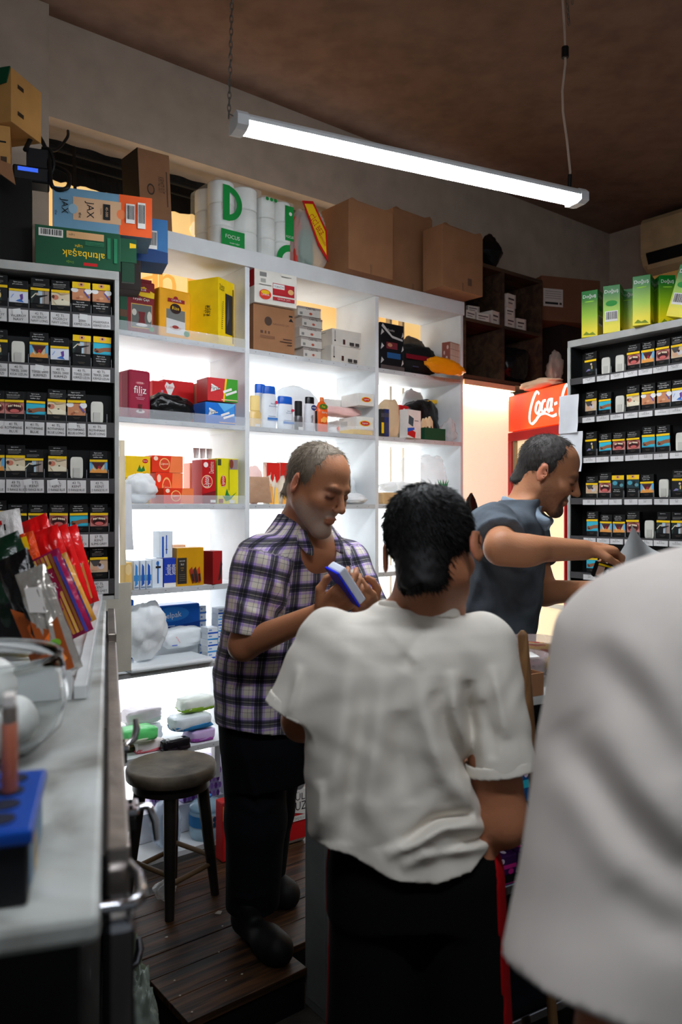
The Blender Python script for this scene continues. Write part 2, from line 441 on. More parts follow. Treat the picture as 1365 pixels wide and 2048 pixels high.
# ------------------------------------------------------------------ camera, world, light
cam = bpy.data.cameras.new('camera'); co = bpy.data.objects.new('camera', cam); COL.objects.link(co); scene.camera = co
co.location = (0, 0, HZ); co.rotation_euler = (PI/2, 0, 0)
cam.sensor_fit = 'VERTICAL'; cam.sensor_height = 36; cam.sensor_width = 24; cam.lens = FPX/2048*36
cam.shift_y = -(1024-CY)/2048.0
cam.clip_start = .05
cam.dof.use_dof = True; cam.dof.focus_distance = 2.75; cam.dof.aperture_fstop = 4.0
wd = bpy.data.worlds.new('world'); scene.world = wd; wd.use_nodes = True
bg = wd.node_tree.nodes['Background']; bg.inputs['Color'].default_value = (.86, .93, 1, 1); bg.inputs['Strength'].default_value = .13
scene.view_settings.view_transform = 'Standard'; scene.view_settings.look = 'None'; scene.view_settings.exposure = 0.0; scene.view_settings.gamma = 1.0
scene.view_settings.use_curve_mapping = False
# ================================================================== cigarette racks
m_rackg = M('rack_grey', (168, 168, 164), rough=.5, metal=.1, var=.08)
m_rackb = M('rack_black', (20, 20, 21), rough=.5)
m_rail = M('label_rail', (62, 60, 61), rough=.5)
m_tag = M('price_tag_paper', (205, 203, 202), rough=.6)
m_ink = M('black_ink', (28, 26, 28), rough=.6, var=0)
m_push = M('pusher_plastic', (208, 206, 196), rough=.4)
m_tape = M('white_tape', (216, 216, 214), rough=.5)
K_ = M('pack_black', (11, 11, 12), rough=.6, var=.03, spec=.2); Yb = flat(232, 192, 10); Wt = flat(224, 222, 218); GB = flat(70, 62, 54)
def art(kind):
    """warning picture in the box x 0..1, z a..b as decal specs"""
    a, b = .20, .60
    if kind.endswith('_y'): a, b = .42, .80
    k = kind.split('_')[0]
    def R(x0, z0, x1, z1, m): return ('r', x0, a+(b-a)*z0, x1, a+(b-a)*z1, m)
    def E(x, z, rx, rz, m): return ('e', x, a+(b-a)*z, rx, rz*(b-a), m)
    def Pg(pts, m): return ('p', [(x, a+(b-a)*z) for x, z in pts], m)
    if k == 'teeth':
        return [R(0, 0, 1, 1, flat(186, 120, 112)), E(.5, .5, .46, .44, flat(120, 48, 44)), E(.5, .42, .36, .26, flat(52, 14, 16)), E(.5, .25, .24, .16, flat(196, 96, 92))] + \
               [E(.2+.1*i, .72-.02*abs(i-3), .045, .10, flat(222, 206, 178)) for i in range(7)] + [E(.42, .66, .035, .09, flat(60, 30, 26))]
    if k == 'foot':
        return [R(0, 0, 1, 1, flat(48, 176, 200)), Pg([(.02, .30), (.10, .52), (.30, .50), (.62, .62), (1, .66), (1, .30), (.62, .28), (.35, .12), (.12, .14)], flat(142, 92, 62)), E(.14, .42, .05, .06, flat(90, 50, 34)), E(.22, .26, .10, .08, flat(64, 34, 28)), Pg([(0, 0), (1, 0), (1, .1), (0, .05)], flat(38, 140, 168))]
    if k == 'throat':
        return [R(0, 0, 1, 1, flat(206, 186, 150)), R(0, 0, .18, 1, flat(96, 164, 206)), R(.84, 0, 1, 1, flat(96, 164, 206)), Pg([(.12, .95), (.88, .95), (.7, .55), (.55, .2), (.48, .2), (.3, .5)], flat(70, 30, 30)), E(.54, .45, .1, .2, flat(150, 30, 40)), Pg([(0, 0), (1, 0), (.9, .4), (.72, .22), (.5, .42), (.3, .2), (.1, .42)], flat(222, 150, 70))]
    if k == 'baby':
        return [R(0, 0, 1, 1, flat(214, 198, 166)), E(.22, .62, .17, .2, flat(196, 120, 96)), E(.1, .66, .08, .14, flat(80, 50, 36)), Pg([(.1, .35), (.6, .5), (1, .3), (1, .05), (.3, .0)], flat(226, 216, 190)), E(.6, .45, .06, .05, flat(60, 80, 60)), Pg([(.5, .8), (1, .95), (1, 1), (.4, 1)], flat(190, 160, 120))]
    if k == 'chest':
        return [R(0, 0, 1, 1, flat(196, 132, 94)), E(.14, .84, .2, .2, flat(226, 224, 222)), E(.88, .8, .2, .24, flat(226, 224, 222)), Pg([(.62, .75), (.70, .78), (.98, .28), (.9, .2)], flat(92, 84, 150)), E(.5, .3, .12, .1, flat(214, 160, 124)), E(.3, .15, .1, .06, flat(160, 92, 62))]
    if k == 'smoke':
        return [R(0, 0, 1, 1, flat(212, 216, 226)), Pg([(.35, .12), (.6, .35), (.55, .7), (.72, .82), (.74, .4), (.68, .2), (.78, .02), (.6, .06)], flat(98, 60, 140)), Pg([(.35, .14), (.55, .32), (.70, .2), (.78, .02)], flat(56, 110, 190)), Pg([(.08, .4), (.22, .74), (.26, .72), (.12, .36)], flat(130, 160, 214))]
    if k == 'window':
        return [R(0, 0, 1, 1, flat(34, 52, 48)), R(.40, .0, .62, 1, flat(176, 200, 214)), R(.62, 0, .98, 1, flat(150, 136, 128)), R(.72, 0, .76, 1, flat(104, 92, 86)), Pg([(.1, 0), (.2, .45), (.35, .6), (.9, .72), (.9, .66), (.5, .45), (.5, 0)], flat(16, 18, 20)), E(.36, .72, .07, .1, flat(200, 176, 150)), Pg([(.05, .35), (.3, .75), (.26, .8), (.02, .42)], flat(216, 210, 190))]
    if k == 'blue':
        return [R(0, 0, 1, 1, flat(32, 56, 62)), E(.25, .6, .2, .25, flat(70, 150, 170)), E(.6, .5, .14, .3, flat(14, 22, 26)), E(.8, .35, .15, .2, flat(86, 140, 150))]
    if k == 'dark':
        return [R(0, 0, 1, 1, flat(20, 22, 24)), E(.55, .74, .08, .11, flat(206, 180, 160)), Pg([(.4, 0), (.45, .6), (.65, .6), (.72, 0)], flat(36, 54, 48)), Pg([(.1, .05), (.3, .3), (.5, .22), (.45, .1)], flat(120, 116, 160)), E(.62, .4, .05, .2, flat(210, 184, 120))]
    if k == 'couple':
        return [R(0, 0, 1, 1, flat(200, 172, 140)), Pg([(.0, 1), (.6, 1), (.45, .5), (.2, .5)], flat(70, 66, 66)), E(.6, .45, .2, .22, flat(196, 190, 196)), E(.3, .3, .2, .18, flat(206, 160, 130)), E(.55, .6, .09, .12, flat(70, 46, 40))]
    return []
TXT = {'teeth': ('Sigara ağız ve gırtlak', 'kanserine neden olur'), 'foot': ('Sigara içmek', 'ayakta kangrene', 'neden olur'), 'throat': ('Sigara içmek', 'gırtlak kanserine', 'neden olur'),
       'baby': ('Sigara dumanı', 'bebeklere zarar verir'), 'chest': ('Sigara içmek', 'ölümcül amfizeme', 'neden olur'), 'smoke': ('Sigara içenler', 'genç yaşta ölür.'), 'window': ('Sigarayı bırakın',),
       'blue': ('Sigara bir süre', 'sonra öldürür'), 'dark': ('Çocukları dumandan', 'koruyun'), 'couple': ('Çocuklar dumanınızı', 'solumasın')}
DESC = {'teeth': 'pack picturing bad teeth', 'foot': 'pack picturing a foot on turquoise', 'throat': 'pack picturing a dark throat between blue', 'baby': 'pack picturing a pale baby',
        'chest': 'pack picturing a bare chest', 'smoke': 'pack picturing purple smoke', 'window': 'pack picturing a figure at window',
        'blue': 'pack picturing dark teal shapes', 'dark': 'pack picturing dark figures', 'couple': 'pack picturing pale figures lying close'}
_pk = {}
def pack_mesh(kind, tall):
    key = (kind, tall)
    if key in _pk: return _pk[key]
    h = .100 if tall else .088; w = .0545
    mb = MB().box(-w/2, w/2, 0, .022, 0, h, K_, bev=.0012)
    sp = art(kind)
    if kind.endswith('_y'):
        sp += [('r', 0, .80, 1, .995, Yb), ('e', .5, .92, .17, .07, flat(214, 150, 110)), ('e', .5, .92, .06, .03, flat(60, 40, 40))]
        for i, t in enumerate(TXT[kind[:-2]]): sp.append(('t', t, .45, .345-.07*i, .045, Wt, .85))
    else:
        sp += [('r', 0, .60, 1, .68, Yb)]
        big = kind in ('foot', 'throat', 'smoke', 'chest')
        tx = TXT[kind.split('_')[0]]
        for i, t in enumerate(tx): sp.append(('t', t, .46, (.92 if big else .93)-.075*i, .05 if big else .035, Wt, .84 if big else .7))
        if not big:
            for i in range(3): sp.append(('r', .12, .80-.035*i, .78-.1*(i == 2), .812-.035*i, flat(120, 118, 116)))
    sp += [('r', .3, .12, .7, .135, GB), ('r', .36, .085, .64, .1, GB)]
    mb.decal(front(w, h), w, h, sp)
    o = mb.obj('cigarette_pack'); cl = clear_mat('pack_film', (240, 240, 240), .08, .1)
    _pk[key] = (o, [True]); return _pk[key]
def ordw(i): return ('first', 'second', 'third', 'fourth', 'fifth', 'sixth', 'seventh', 'eighth')[i]
def rack(F, s0, s1, ztop, zbot, rows, ybase, depth, left_open, name_side, lab, prices, tagh, tagw, postside):
    t = thing('cigarette_rack', lab, 'rack', F.w(0, 0, zbot), F.a)
    H = ztop-zbot; p = .014
    mb = MB().box(s0, s1, -.004, depth, H-.028, H, m_rackg, bev=.0015); mb.obj('top_rail', t)
    MB().box(s0, s1, .075, .081, 0, H-.028, m_rackb).obj('back_panel', t)
    for a in (s0, s1-p):
        MB().box(a, a+p, -.006, depth-.006, 0, H-.028, m_rackg, bev=.0015).obj('side_post', t)
        q = a+p if a == s0 else a-.003
        MB().box(q, q+.003, -.001, depth-.006, 0, H-.028, m_rackb).obj('inner_post', t)
    MB().box(s0, s1, -.004, depth, -.0, .012, m_rackg).obj('base_rail', t)
    for ri, (zr, cols) in enumerate(rows):
        z = zr-zbot
        mb = MB().box(s0+p, s1-p, .0, .075, z-.006, z, m_rackb)
        mb.box(s0+p, s1-p, -.006, .0, z-.046 if tagh > .03 else z-.024, z+.002, m_rail)
        sf = mb.obj('shelf', t)
        n = 0
        for ci, (px_, kind, tall) in enumerate(cols):
            s, _ = F.px(px_, ybase[ri], -.006)
            pr = prices[ri]; txt = pr[min(ci, len(pr)-1)] if pr else ''
            tilt = rnd.uniform(-.03, .03); ds = rnd.uniform(-.003, .003)
            tm = MB(); T = Matrix.Translation((s+ds, -.0065, z-.002-tagh/2-.003)) @ Matrix.Rotation(tilt*.6, 4, 'Y')
            tm.box(-tagw/2, tagw/2, -.0012, 0, -tagh/2, tagh/2, m_tag, T=T)
            pl_ = (Vector((0, -.0012, 0)), Vector((1, 0, 0)), Vector((0, 0, 1)), Vector((0, -1, 0)))
            t2 = MB()
            ln_ = txt.split('|')
            for li, l in enumerate(ln_):
                if l: t2.text(l, 0, tagh*(.30-.28*li), tagh*.19, m_ink, pl_, tagw*.86)
            tm.add(t2.v, t2.f, m_ink, T=T)
            if tagh > .03 and rnd.random() < .3:
                tm.box(-.012, .012, -.0022, -.0012, tagh*.1, tagh*.55, m_tape, T=T @ Matrix.Translation((rnd.uniform(-.02, .02), 0, 0)) @ Matrix.Rotation(rnd.uniform(-.2, .2), 4, 'Y'))
            tm.obj('price_tag', sf)
            if kind == 'push':
                hp = .070; wp = .038
                pm = MB(); pts = []
                for k in range(24):
                    a = 2*PI*k/24; c, sn = math.cos(a), math.sin(a)
                    pts.append((s+wp/2*math.copysign(abs(c)**.35, c), z+hp/2+hp/2*math.copysign(abs(sn)**.35, sn)))
                pm.prism(pts, .012, .018, m_push); pm.box(s-.010, s+.010, .010, .012, z+.004, z+hp*.5, M('pusher_recess', (188, 186, 178), rough=.45))
                pm.obj('pusher', sf)
            elif kind:
                proto, fresh = pack_mesh(kind, tall)
                if fresh[0]: o = proto; fresh[0] = False
                else: o = proto.copy(); COL.objects.link(o)
                q = F.w(s, .009, zr+.0026); o.location = q; o.rotation_euler = (rnd.uniform(-.04, -.01), rnd.uniform(-.025, .025), F.a+rnd.uniform(-.04, .04))
                rn = ('top', 'second', 'third', 'fourth', 'fifth', 'bottom')[ri]
                edge = 'right' if name_side == 'left' else 'left'
                idx = (len(cols)-1-ci) if name_side == 'left' else ci
                nm = ('yellow-topped ' if kind.endswith('_y') else '')+DESC[kind.split('_')[0]]
                tag(o, '%s, %s from %s in %s row, %s rack' % (nm, ordw(idx), edge, rn, name_side), 'cigarette pack', 'packs in the %s cigarette rack' % name_side)
            dm = MB().box(s+tagw*.52, s+tagw*.52+.0015, .0, .006, z, z+.03, m_acr); dm.obj('divider', sf)
    return t
Lrows = [
 (2.160, [(-5, 'dark', 1), (37, 'smoke', 0), (80, 'window', 1), (122, 'baby', 1), (163, 'chest_y', 1), (204, 'chest_y', 1)]),
 (1.991, [(-4, 'dark', 1), (36, 'push', 0), (78, 'throat', 1), (120, 'smoke', 0), (163, 'window_y', 1), (204, 'foot_y', 1)]),
 (1.815, [(-11, 'teeth', 0), (29, 'teeth', 0), (71, 'foot', 0), (113, 'baby', 1), (154, 'chest', 1), (195, 'push', 0)]),
 (1.636, [(-11, 'throat', 1), (31, 'baby', 1), (68, 'window', 0), (115, 'baby', 1), (154, 'push', 0), (198, 'throat', 0)]),
 (1.465, [(-8, 'foot', 1), (34, 'dark', 0), (75, 'couple', 0), (117, 'teeth', 0), (159, 'foot', 0), (199, 'teeth', 0)]),
 (1.315, [(34, 'dark', 1), (75, 'dark', 1), (117, 'dark', 0), (160, 'foot', 0), (199, 'couple', 1)])]
Lpr = [['42 TL|VICEROY|NAVY', '42 TL|VICEROY|NAVY', '42 TL|VICEROY|NAVY LONG', '42 TL|VICEROY|NAVY LONG', '39 TL|2000|KIRMIZI UZUN', '|MARMARA|KIRMIZI UZUN'],
       ['40 TL|TEKEL 2000|KIRMIZI', '40 TL|TEKEL 2000|KISA UZUN', '40 TL|TEKEL 2000|KIRMIZI', '40 TL|TEKEL 2000|KIRMIZI', '40 TL|TEKEL 2000|KIRMIZI UZUN', '40 TL|TEKEL 2000|KIRMIZI UZUN'],
       ['41 TL|ROTHMANS|BLUE', '41 TL|ROTHMANS|BLUE', '41 TL|ROTHMANS|BLUE', '41 TL|ROTHMANS|BLUE LONG', '41 TL|ROTHMANS|BLUE LONG', '41 TL|ROTHMANS|BLUE LONG'],
       ['43 TL|KENT|D RANGE BLUE'], ['43 TL|KENT|GREY', '43 TL|KENT|GREY', '43 TL|KENT|WHITE', '47 TL|KENT|SLIMS BLACK', '47 TL|KENT|SLIMS BLACK', '57 TL|KENT|SLIMS GREY'], ['47 TL|KENT|SLIMS', '47 TL|KENT|SLIMS', '47 TL|KENT|SLIMS', '47 TL|KENT|BLUE', '47 TL|KENT|SLIMS GREY']]
sL0 = FL.px(-60, 900)[0]
lrack = rack(FL, sL0, 0.0, 2.305, 1.2505, Lrows, [641, 748, 858, 972, 1079, 1173], .20, True, 'left', 'grey framed black cigarette rack on the marble counter at left, wide price tags', Lpr, .040, .056, 1)
Rrows = [
 (2.078, [(1178, 'dark', 1), (1207, 'push', 0), (1235, 'push', 0), (1264, 'teeth', 1), (1292, 'throat', 1), (1322, 'teeth', 1), (1353, 'couple', 1), (1387, 'foot', 1)]),
 (1.917, [(1178, 'couple', 1), (1206, 'foot', 0), (1235, 'push', 0), (1263, 'baby', 1), (1293, 'chest', 1), (1324, 'chest', 1), (1354, 'smoke', 1), (1387, 'baby', 1)]),
 (1.752, [(1179, 'dark', 1), (1207, 'foot', 0), (1234, 'teeth', 0), (1264, 'teeth', 0), (1293, 'foot', 1), (1323, 'foot', 1), (1357, 'push', 0), (1387, 'dark', 1)]),
 (1.581, [(1180, 'couple', 0), (1206, 'teeth', 1), (1232, 'blue_y', 0), (1262, 'blue_y', 0), (1291, 'throat', 0), (1323, 'push', 0), (1354, 'dark', 1), (1387, 'window', 1)]),
 (1.425, [(1181, 'foot', 1), (1208, 'throat', 0), (1235, 'throat', 0), (1263, 'teeth', 1), (1294, 'push', 0), (1323, 'window', 1), (1354, 'window', 1), (1387, 'foot', 1)]),
 (1.275, [(1181, 'foot', 0), (1208, 'couple', 0), (1235, 'dark', 0), (1263, 'teeth', 0), (1293, 'dark', 0), (1323, 'throat', 0), (1354, 'push', 0)])]
Rpr = [['42 TL  KENT|BLUE', '45 TL  KENT|SWITCH'], ['44 TL|SLENDER', '44 TL|LONG BLUE'], ['41 TL|ROTHMANS', '41 TL|BLUE'], ['39 TL|RED'], ['40 TL|BLUE LONG'], ['47 TL|GREY']]
sR1 = FR.px(1416, 900)[0]
rrack = rack(FR, 0.0, sR1, 2.240, 1.10, Rrows, [752, 836, 920, 1003, 1086, 1158], .13, True, 'right', 'grey framed black cigarette rack under green boxes at right, narrow price tags', Rpr, .021, .057, 0)
# supports
o = MB().box(sR1*.1, sR1, .01, .12, 0, 1.0995, M('stand_grey', (120, 120, 118), rough=.6)).obj('rack_stand', None, FR.w(0, 0, 0), FR.a)
tag(o, 'grey stand carrying the right-hand cigarette rack', 'stand')
# papers taped on the side of the right rack
m_paper = M('white_paper', (214, 216, 220), rough=.7)
def sheet(name, F, x0, y0, x1, y1, d, lab, curl=.01, grp=None, mat=None):
    s0, z1 = F.px(x0, y0, d); s1, z0 = F.px(x1, y1, d); s1 = F.px(x1, y0, d)[0]; z0 = F.px(x0, y1, d)[1]
    mb = MB(); n = 10; V = []; Fc = []
    for j in range(n+1):
        for i in range(n+1):
            u, v = i/n, j/n
            V.append((s0+(s1-s0)*u, d-.001-curl*(v**2)*(.4+.6*u)-.002*math.sin(v*9+u*4), z1+(z0-z1)*v))
    k = len(V); V += [(a, b+.0006, c) for a, b, c in V]
    for j in range(n):
        for i in range(n): a = j*(n+1)+i; Fc += [(a, a+1, a+n+2, a+n+1), (k+a, k+a+n+1, k+a+n+2, k+a+1)]
    mb.add(V, Fc, mat or m_paper, True)
    o = mb.obj(name, None, F.w(0, 0, 0), F.a); tag(o, lab, 'paper', grp); return o
sheet('paper_sheet', FR, 1120, 793, 1158, 868, -.012, 'upper white paper sheet taped on the edge of the right-hand rack')
sheet('paper_sheet', FR, 1120, 866, 1166, 945, -.008, 'lower white paper sheet hanging below another on the right-hand rack')

# ================================================================== Coca-Cola fridge, cream panel, air conditioner, cubby shelf
FF = Frame(.845, 3.9, math.atan2(-1, .372))
FW = .465
frd = thing('drinks_fridge', 'red drinks fridge with glowing sign between cream panel and right rack', 'fridge', FF.w(0, 0, ZP), FF.a)
m_red = M('fridge_red', (196, 16, 12), rough=.35)
m_redl = glow('lit_red_sign', (255, 52, 8), .95, (255, 108, 10), 3.5)
m_logo = glow('lit_white_logo', (255, 246, 238), 1.1)
zt = FF.px(1018, 792)[1]; zs = FF.px(1018, 864)[1]
b0 = ZP
mb = MB().box(0, FW, .02, .60, 0, zt-b0, m_red, bev=.004); 
mb.obj('body', frd)
mb = MB().box(.004, FW-.004, -.005, .018, zs-b0, zt-b0-.004, m_redl, bev=.003)
pl_ = (Vector((0, -.0055, 0)), Vector((1, 0, 0)), Vector((0, 0, 1)), Vector((0, -1, 0)))
hs = zt-zs; zc = zs-b0
# flowing white script: C with a long swash, then o c a - C o l a
def script(mb, strokes, x, z, k, r):
    for st in strokes:
        P = [Vector(p) for p in st]; out = []
        for i in range(len(P)-1):
            a0, a1, a2, a3 = P[max(i-1, 0)], P[i], P[i+1], P[min(i+2, len(P)-1)]
            for t in np.linspace(0, 1, 7)[:-1]:
                out.append(.5*((2*a1)+(a2-a0)*t+(2*a0-5*a1+4*a2-a3)*t*t+(3*a1-a0-3*a2+a3)*t**3))
        out.append(P[-1]); m = len(out)
        L, Rr = [], []
        for i, p in enumerate(out):
            tg = (out[min(i+1, m-1)]-out[max(i-1, 0)]).normalized(); nrm = Vector((-tg.y, tg.x)); wv = r*(.45+.75*abs(math.sin(math.atan2(tg.y, tg.x)+.5)))
            L.append(p+nrm*wv); Rr.append(p-nrm*wv)
        V = [(x+p.x*k, -.0062, z+p.y*k) for p in L]+[(x+p.x*k, -.0062, z+p.y*k) for p in Rr]
        mb.add(V, [(i, i+1, m+i+1, m+i) for i in range(m-1)], m_logo)
Cs = [(.95, 1.55), (.75, 1.72), (.45, 1.45), (.12, .8), (.05, .25), (.25, .02), (.6, .15), (1.0, .42), (1.5, .45), (2.1, .25), (2.5, .3)]
Os = [(.95, 1.15), (.72, 1.05), (.62, .7), (.78, .52), (.98, .7), (1.05, 1.0), (.95, 1.15)]
C2 = [(1.55, 1.15), (1.3, 1.1), (1.18, .75), (1.32, .52), (1.55, .7)]
A1 = [(2.05, 1.15), (1.8, 1.1), (1.68, .75), (1.8, .52), (2.0, .75), (2.1, 1.2), (2.0, .6), (2.2, .6)]
script(mb, [Cs, Os, C2, A1, [(2.3, .85), (2.55, .9)]], FW*.40, zc+hs*.10, hs*.48, .085)
script(mb, [[(p[0]*.8, p[1]) for p in Cs[:7]], Os, [(1.3, 1.6), (1.2, .9), (1.25, .52), (1.4, .6)], A1], FW*.40+hs*1.32, zc+hs*.10, hs*.48, .085)
mb.obj('sign_panel', frd)
mb = MB().box(0, FW, -.006, .02, zs-b0-.05, zs-b0-.006, m_red, bev=.002)
mb.box(0, .035, -.006, .02, .12, zs-b0-.05, m_red, bev=.002); mb.box(FW-.010, FW, -.006, .02, .12, zs-b0-.05, m_red, bev=.002); mb.box(0, FW, -.006, .02, 0, .12, m_red)
mb.obj('door_frame', frd)
m_fin = glow('fridge_interior', (240, 208, 156), .62, (248, 226, 186), 2.5)
mb = MB().box(.035, FW-.010, .012, .018, .12, zs-b0-.05, m_fin)
mb.obj('door_glass', frd)
for z in (.35, .65, .95, 1.25): MB().box(.036, FW-.011, .004, .012, z, z+.022, M('fridge_shelf', (238, 226, 200), rough=.4)).obj('inner_shelf', frd)
mb = MB().box(.035, .06, -.0, .012, .12, zs-b0-.05, M('fridge_gasket', (160, 130, 90), rough=.5)); mb.obj('gasket', frd)

# cream panel beside the shelving with a tube light over it
sA = SR+.006; sB = W.px(1024, 800, .03)[0]
zpt = W.px(970, 798, .02)[1]
m_cream = glow('cream_panel_added_glow', (250, 228, 194), .62, (252, 236, 208), 1.5)  # emission added for brightness, standing in for tube and fridge light
o = wobj(MB().box(sA, sB+.12, .03, .06, ZP, zpt, m_cream, bev=.002), 'cream_panel'); tag(o, 'tall cream panel with added glow standing between white shelving and red fridge', 'panel')
tl = thing('tube_light', 'short glowing tube light above the cream panel', 'lamp', W.w((sA+sB)/2, 0, zpt+.005), WR)
wl = (sB-sA)/2-.005
MB().box(-wl, wl, .0, .06, .055, .085, M('tube_housing', (236, 190, 150), rough=.5), bev=.002).obj('housing', tl)
MB().box(-wl, wl, .035, .06, 0, .055, M('tube_reflector', (240, 225, 200), rough=.4)).obj('reflector', tl)
MB().lathe([(.014, -wl+.01), (.014, wl-.01)], glow('tube_glow', (255, 236, 208), 60), 14, T=Matrix.Translation((0, .016, .03)) @ Matrix.Rotation(PI/2, 4, 'Y')).obj('tube', tl)
# brown cubby shelf over it
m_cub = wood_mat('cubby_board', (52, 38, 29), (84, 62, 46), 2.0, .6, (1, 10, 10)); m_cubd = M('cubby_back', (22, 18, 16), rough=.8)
cs0 = SR+.004; cs1, czt = W.px(1086, 568, 0); cz0 = zpt+.094
cb = thing('cubby_shelf', 'old brown wooden cubby shelf above the tube light, boxes and bags in it', 'shelf', W.w(0, 0, cz0), WR)
cH = W.px(1005, 537, 0)[1]-cz0; cmid = W.px(1008, 640, 0)[0]
MB().box(cs0, cs1, .0, .30, cH-.02, cH, m_cub, bev=.001).obj('top_board', cb)
MB().box(cs0, cs1, .0, .30, 0, .02, m_cub, bev=.001).obj('bottom_board', cb)
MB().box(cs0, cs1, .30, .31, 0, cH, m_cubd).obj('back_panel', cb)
for a in (cs0, cmid-.011, cs1-.02): MB().box(a, a+.02, .001, .30, .02, cH-.02, m_cub, bev=.001).obj('upright', cb)
zmid = W.px(960, 640, 0)[1]-cz0; zmid2 = zmid
for a, b in ((cs0+.02, cmid-.011), (cmid+.009, cs1-.02)): MB().box(a, b, .002, .30, zmid-.018, zmid, m_cub, bev=.001).obj('shelf', cb)
ZCUB = cz0+zmid; ZCUBB = cz0+.02; ZCUBT = cz0+cH
# air conditioner on the right wall
FA = Frame(*W.w(SC, 0, 0).to_2d(), W.a-PI/2)
sa0, za1 = FA.px(1282, 440, -.20); za0 = FA.px(1290, 545, -.20)[1]
m_ac = M('aged_white_plastic', (206, 182, 140), rough=.45)
ac = thing('air_conditioner', 'yellowed air conditioner mounted high on the right wall', 'air conditioner', FA.w(sa0, 0, za0), FA.a)
ah = za1-za0
pf = [(0, 0), (-.09, 0), (-.17, .05), (-.20, .12), (-.20, ah-.03), (-.18, ah), (0, ah)]
def extr_x(mb, pf, x0, x1, mat):
    n = len(pf); V = [(x0, p[0], p[1]) for p in pf]+[(x1, p[0], p[1]) for p in pf]
    mb.add(V, [tuple(range(n-1, -1, -1)), tuple(range(n, 2*n))]+[(i, (i+1) % n, (i+1) % n+n, i+n) for i in range(n)], mat)
mb = MB(); extr_x(mb, pf, 0, .85, m_ac); mb.obj('casing', ac)
mb = MB(); extr_x(mb, [(-.115, .012), (-.172, .048), (-.205, .118), (-.203, .124), (-.168, .058), (-.112, .02)], .04, .81, m_blk); mb.obj('outlet', ac)
mb = MB(); extr_x(mb, [(-.10, -.004), (-.165, .03), (-.178, .052), (-.184, .05), (-.172, .022), (-.105, -.012)], .035, .815, m_ac); mb.obj('flap', ac)
mb = MB(); 
for i in range(6): mb.box(.03, .82, -.18+.028*i, -.168+.028*i, ah, ah+.003, m_blk)
mb.obj('intake_grille', ac)
# ================================================================== groceries
def place(F, x0, y0, x1, zb, d, dp=0.0, yaw=0.0, clamp=True):
    """pixel span of a front face at depth d -> centre, width, height; kept inside its own shelf cell"""
    xc = (x0+x1)/2
    s0 = F.px(x0, y0, d)[0]; s1 = F.px(x1, y0, d)[0]; sc, z1 = F.px(xc, y0, d)
    w = s1-s0; c = (s0+s1)/2; h = z1-zb
    if F is W and clamp and zb < 2.6 and d+dp > 0:
        q = F.px(xc, y0, 0)[0]; my = math.sin(math.radians(yaw))*dp
        for a, b in CELLS:
            if a-.03 <= q < b:
                a += .014+max(0, my); b -= .014+max(0, -my)
                if q < EDG[1]: a = min(a, s0) if d < 0 else a
                w = min(w, b-a); c = min(max(c, a+w/2), b-w/2)
        if zb > .14 and q < SR:
            nx = [z-.0225 for z in ZS if z > zb+.03]; top = min(nx) if nx else 2.550
            h = min(h, top-zb)
    return c, w, h
CELLS = [(EDG[0], EDG[1]), (EDG[1], EDG[2]), (EDG[2], EDG[3]-.008), (cs0+.008, cmid), (cmid, cs1-.008)]
OCC = []
def fit(F, x0, y0, x1, zb, d, dp, yaw=0.0, clamp=True, hgt=None, wid=None):
    """place() and then slide back / thin the thing until nothing already standing there is touched"""
    lim = .298 if (F is W and zb > ZP+.1 and zb < 2.6) else d+dp+.06
    best = None; k = 0; dd = d
    cy, sy = abs(math.cos(math.radians(yaw))), math.sin(math.radians(yaw))
    while dd <= max(d, lim-.015):
        s, w, h = place(F, x0, y0, x1, zb, dd, dp, yaw, clamp)
        w = wid or w; h = hgt or h
        hw = w/2*cy
        def span(dep): return s-hw-max(0, sy)*dep, s+hw-min(0, sy)*dep
        end = max(lim, d+dp) if F is not W else max(lim, min(d+dp, lim))
        a, b = span(dp); f0 = dd-abs(sy)*w/2
        for (FF_, p, q, e, g_, z0, z1) in OCC:
            if FF_ is not F or q < a+.001 or p > b-.001 or z1 < zb+.0008 or z0 > zb+h-.0008 or g_ < f0+.0008: continue
            end = min(end, e-.0012)
        dep = min(dp, end-dd-abs(sy)*w/2)
        if dep >= .75*dp: best = (dep, s, w, h, dd); break
        if dep > .012 and (best is None or dep > best[0]+.01): best = (dep, s, w, h, dd)
        dd += .006
    if best is None:
        s, w, h = place(F, x0, y0, x1, zb, d, dp, yaw, clamp); best = (dp, s, wid or w, hgt or h, d)
    dep, s, w, h, dd = best; a, b = s-w/2*cy-max(0, sy)*dep, s+w/2*cy-min(0, sy)*dep
    OCC.append((F, a, b, dd-abs(sy)*w/2, dd+dep+abs(sy)*w/2, zb, zb+h))
    return s, w, h, dd, dep
def carton(name, label, cat, x0, y0, x1, zb, d, depth, mat, specs=(), sl=(), sr=(), yaw=0.0, group=None, bev=.0015, F=W, wid=None, rot=None, hgt=None, parts=(), top=None):
    s, w, h, d, depth = fit(F, x0, y0, x1, zb, d, depth, yaw, True, hgt, wid)
    mb = MB().box(-w/2, w/2, 0, depth, 0, h, mat, bev=bev)
    if specs: mb.decal(front(w, h), w, h, specs)
    if sl: mb.decal(lside(w, depth, h), depth, h, sl)
    if sr: mb.decal(rside(w, depth, h), depth, h, sr)
    if top: top(mb, w, depth, h)
    loc = F.w(s, d, zb)
    if parts:
        t = thing(name, label, cat, loc, F.a+math.radians(yaw), group)
        if rot: t.rotation_euler = rot
        mb.obj('box', t)
        for pn, fn in parts: m2 = MB(); fn(m2, w, depth, h); m2.obj(pn, t)
        return t
    o = mb.obj(name, None, loc, F.a+math.radians(yaw), rot)
    return tag(o, label, cat, group)
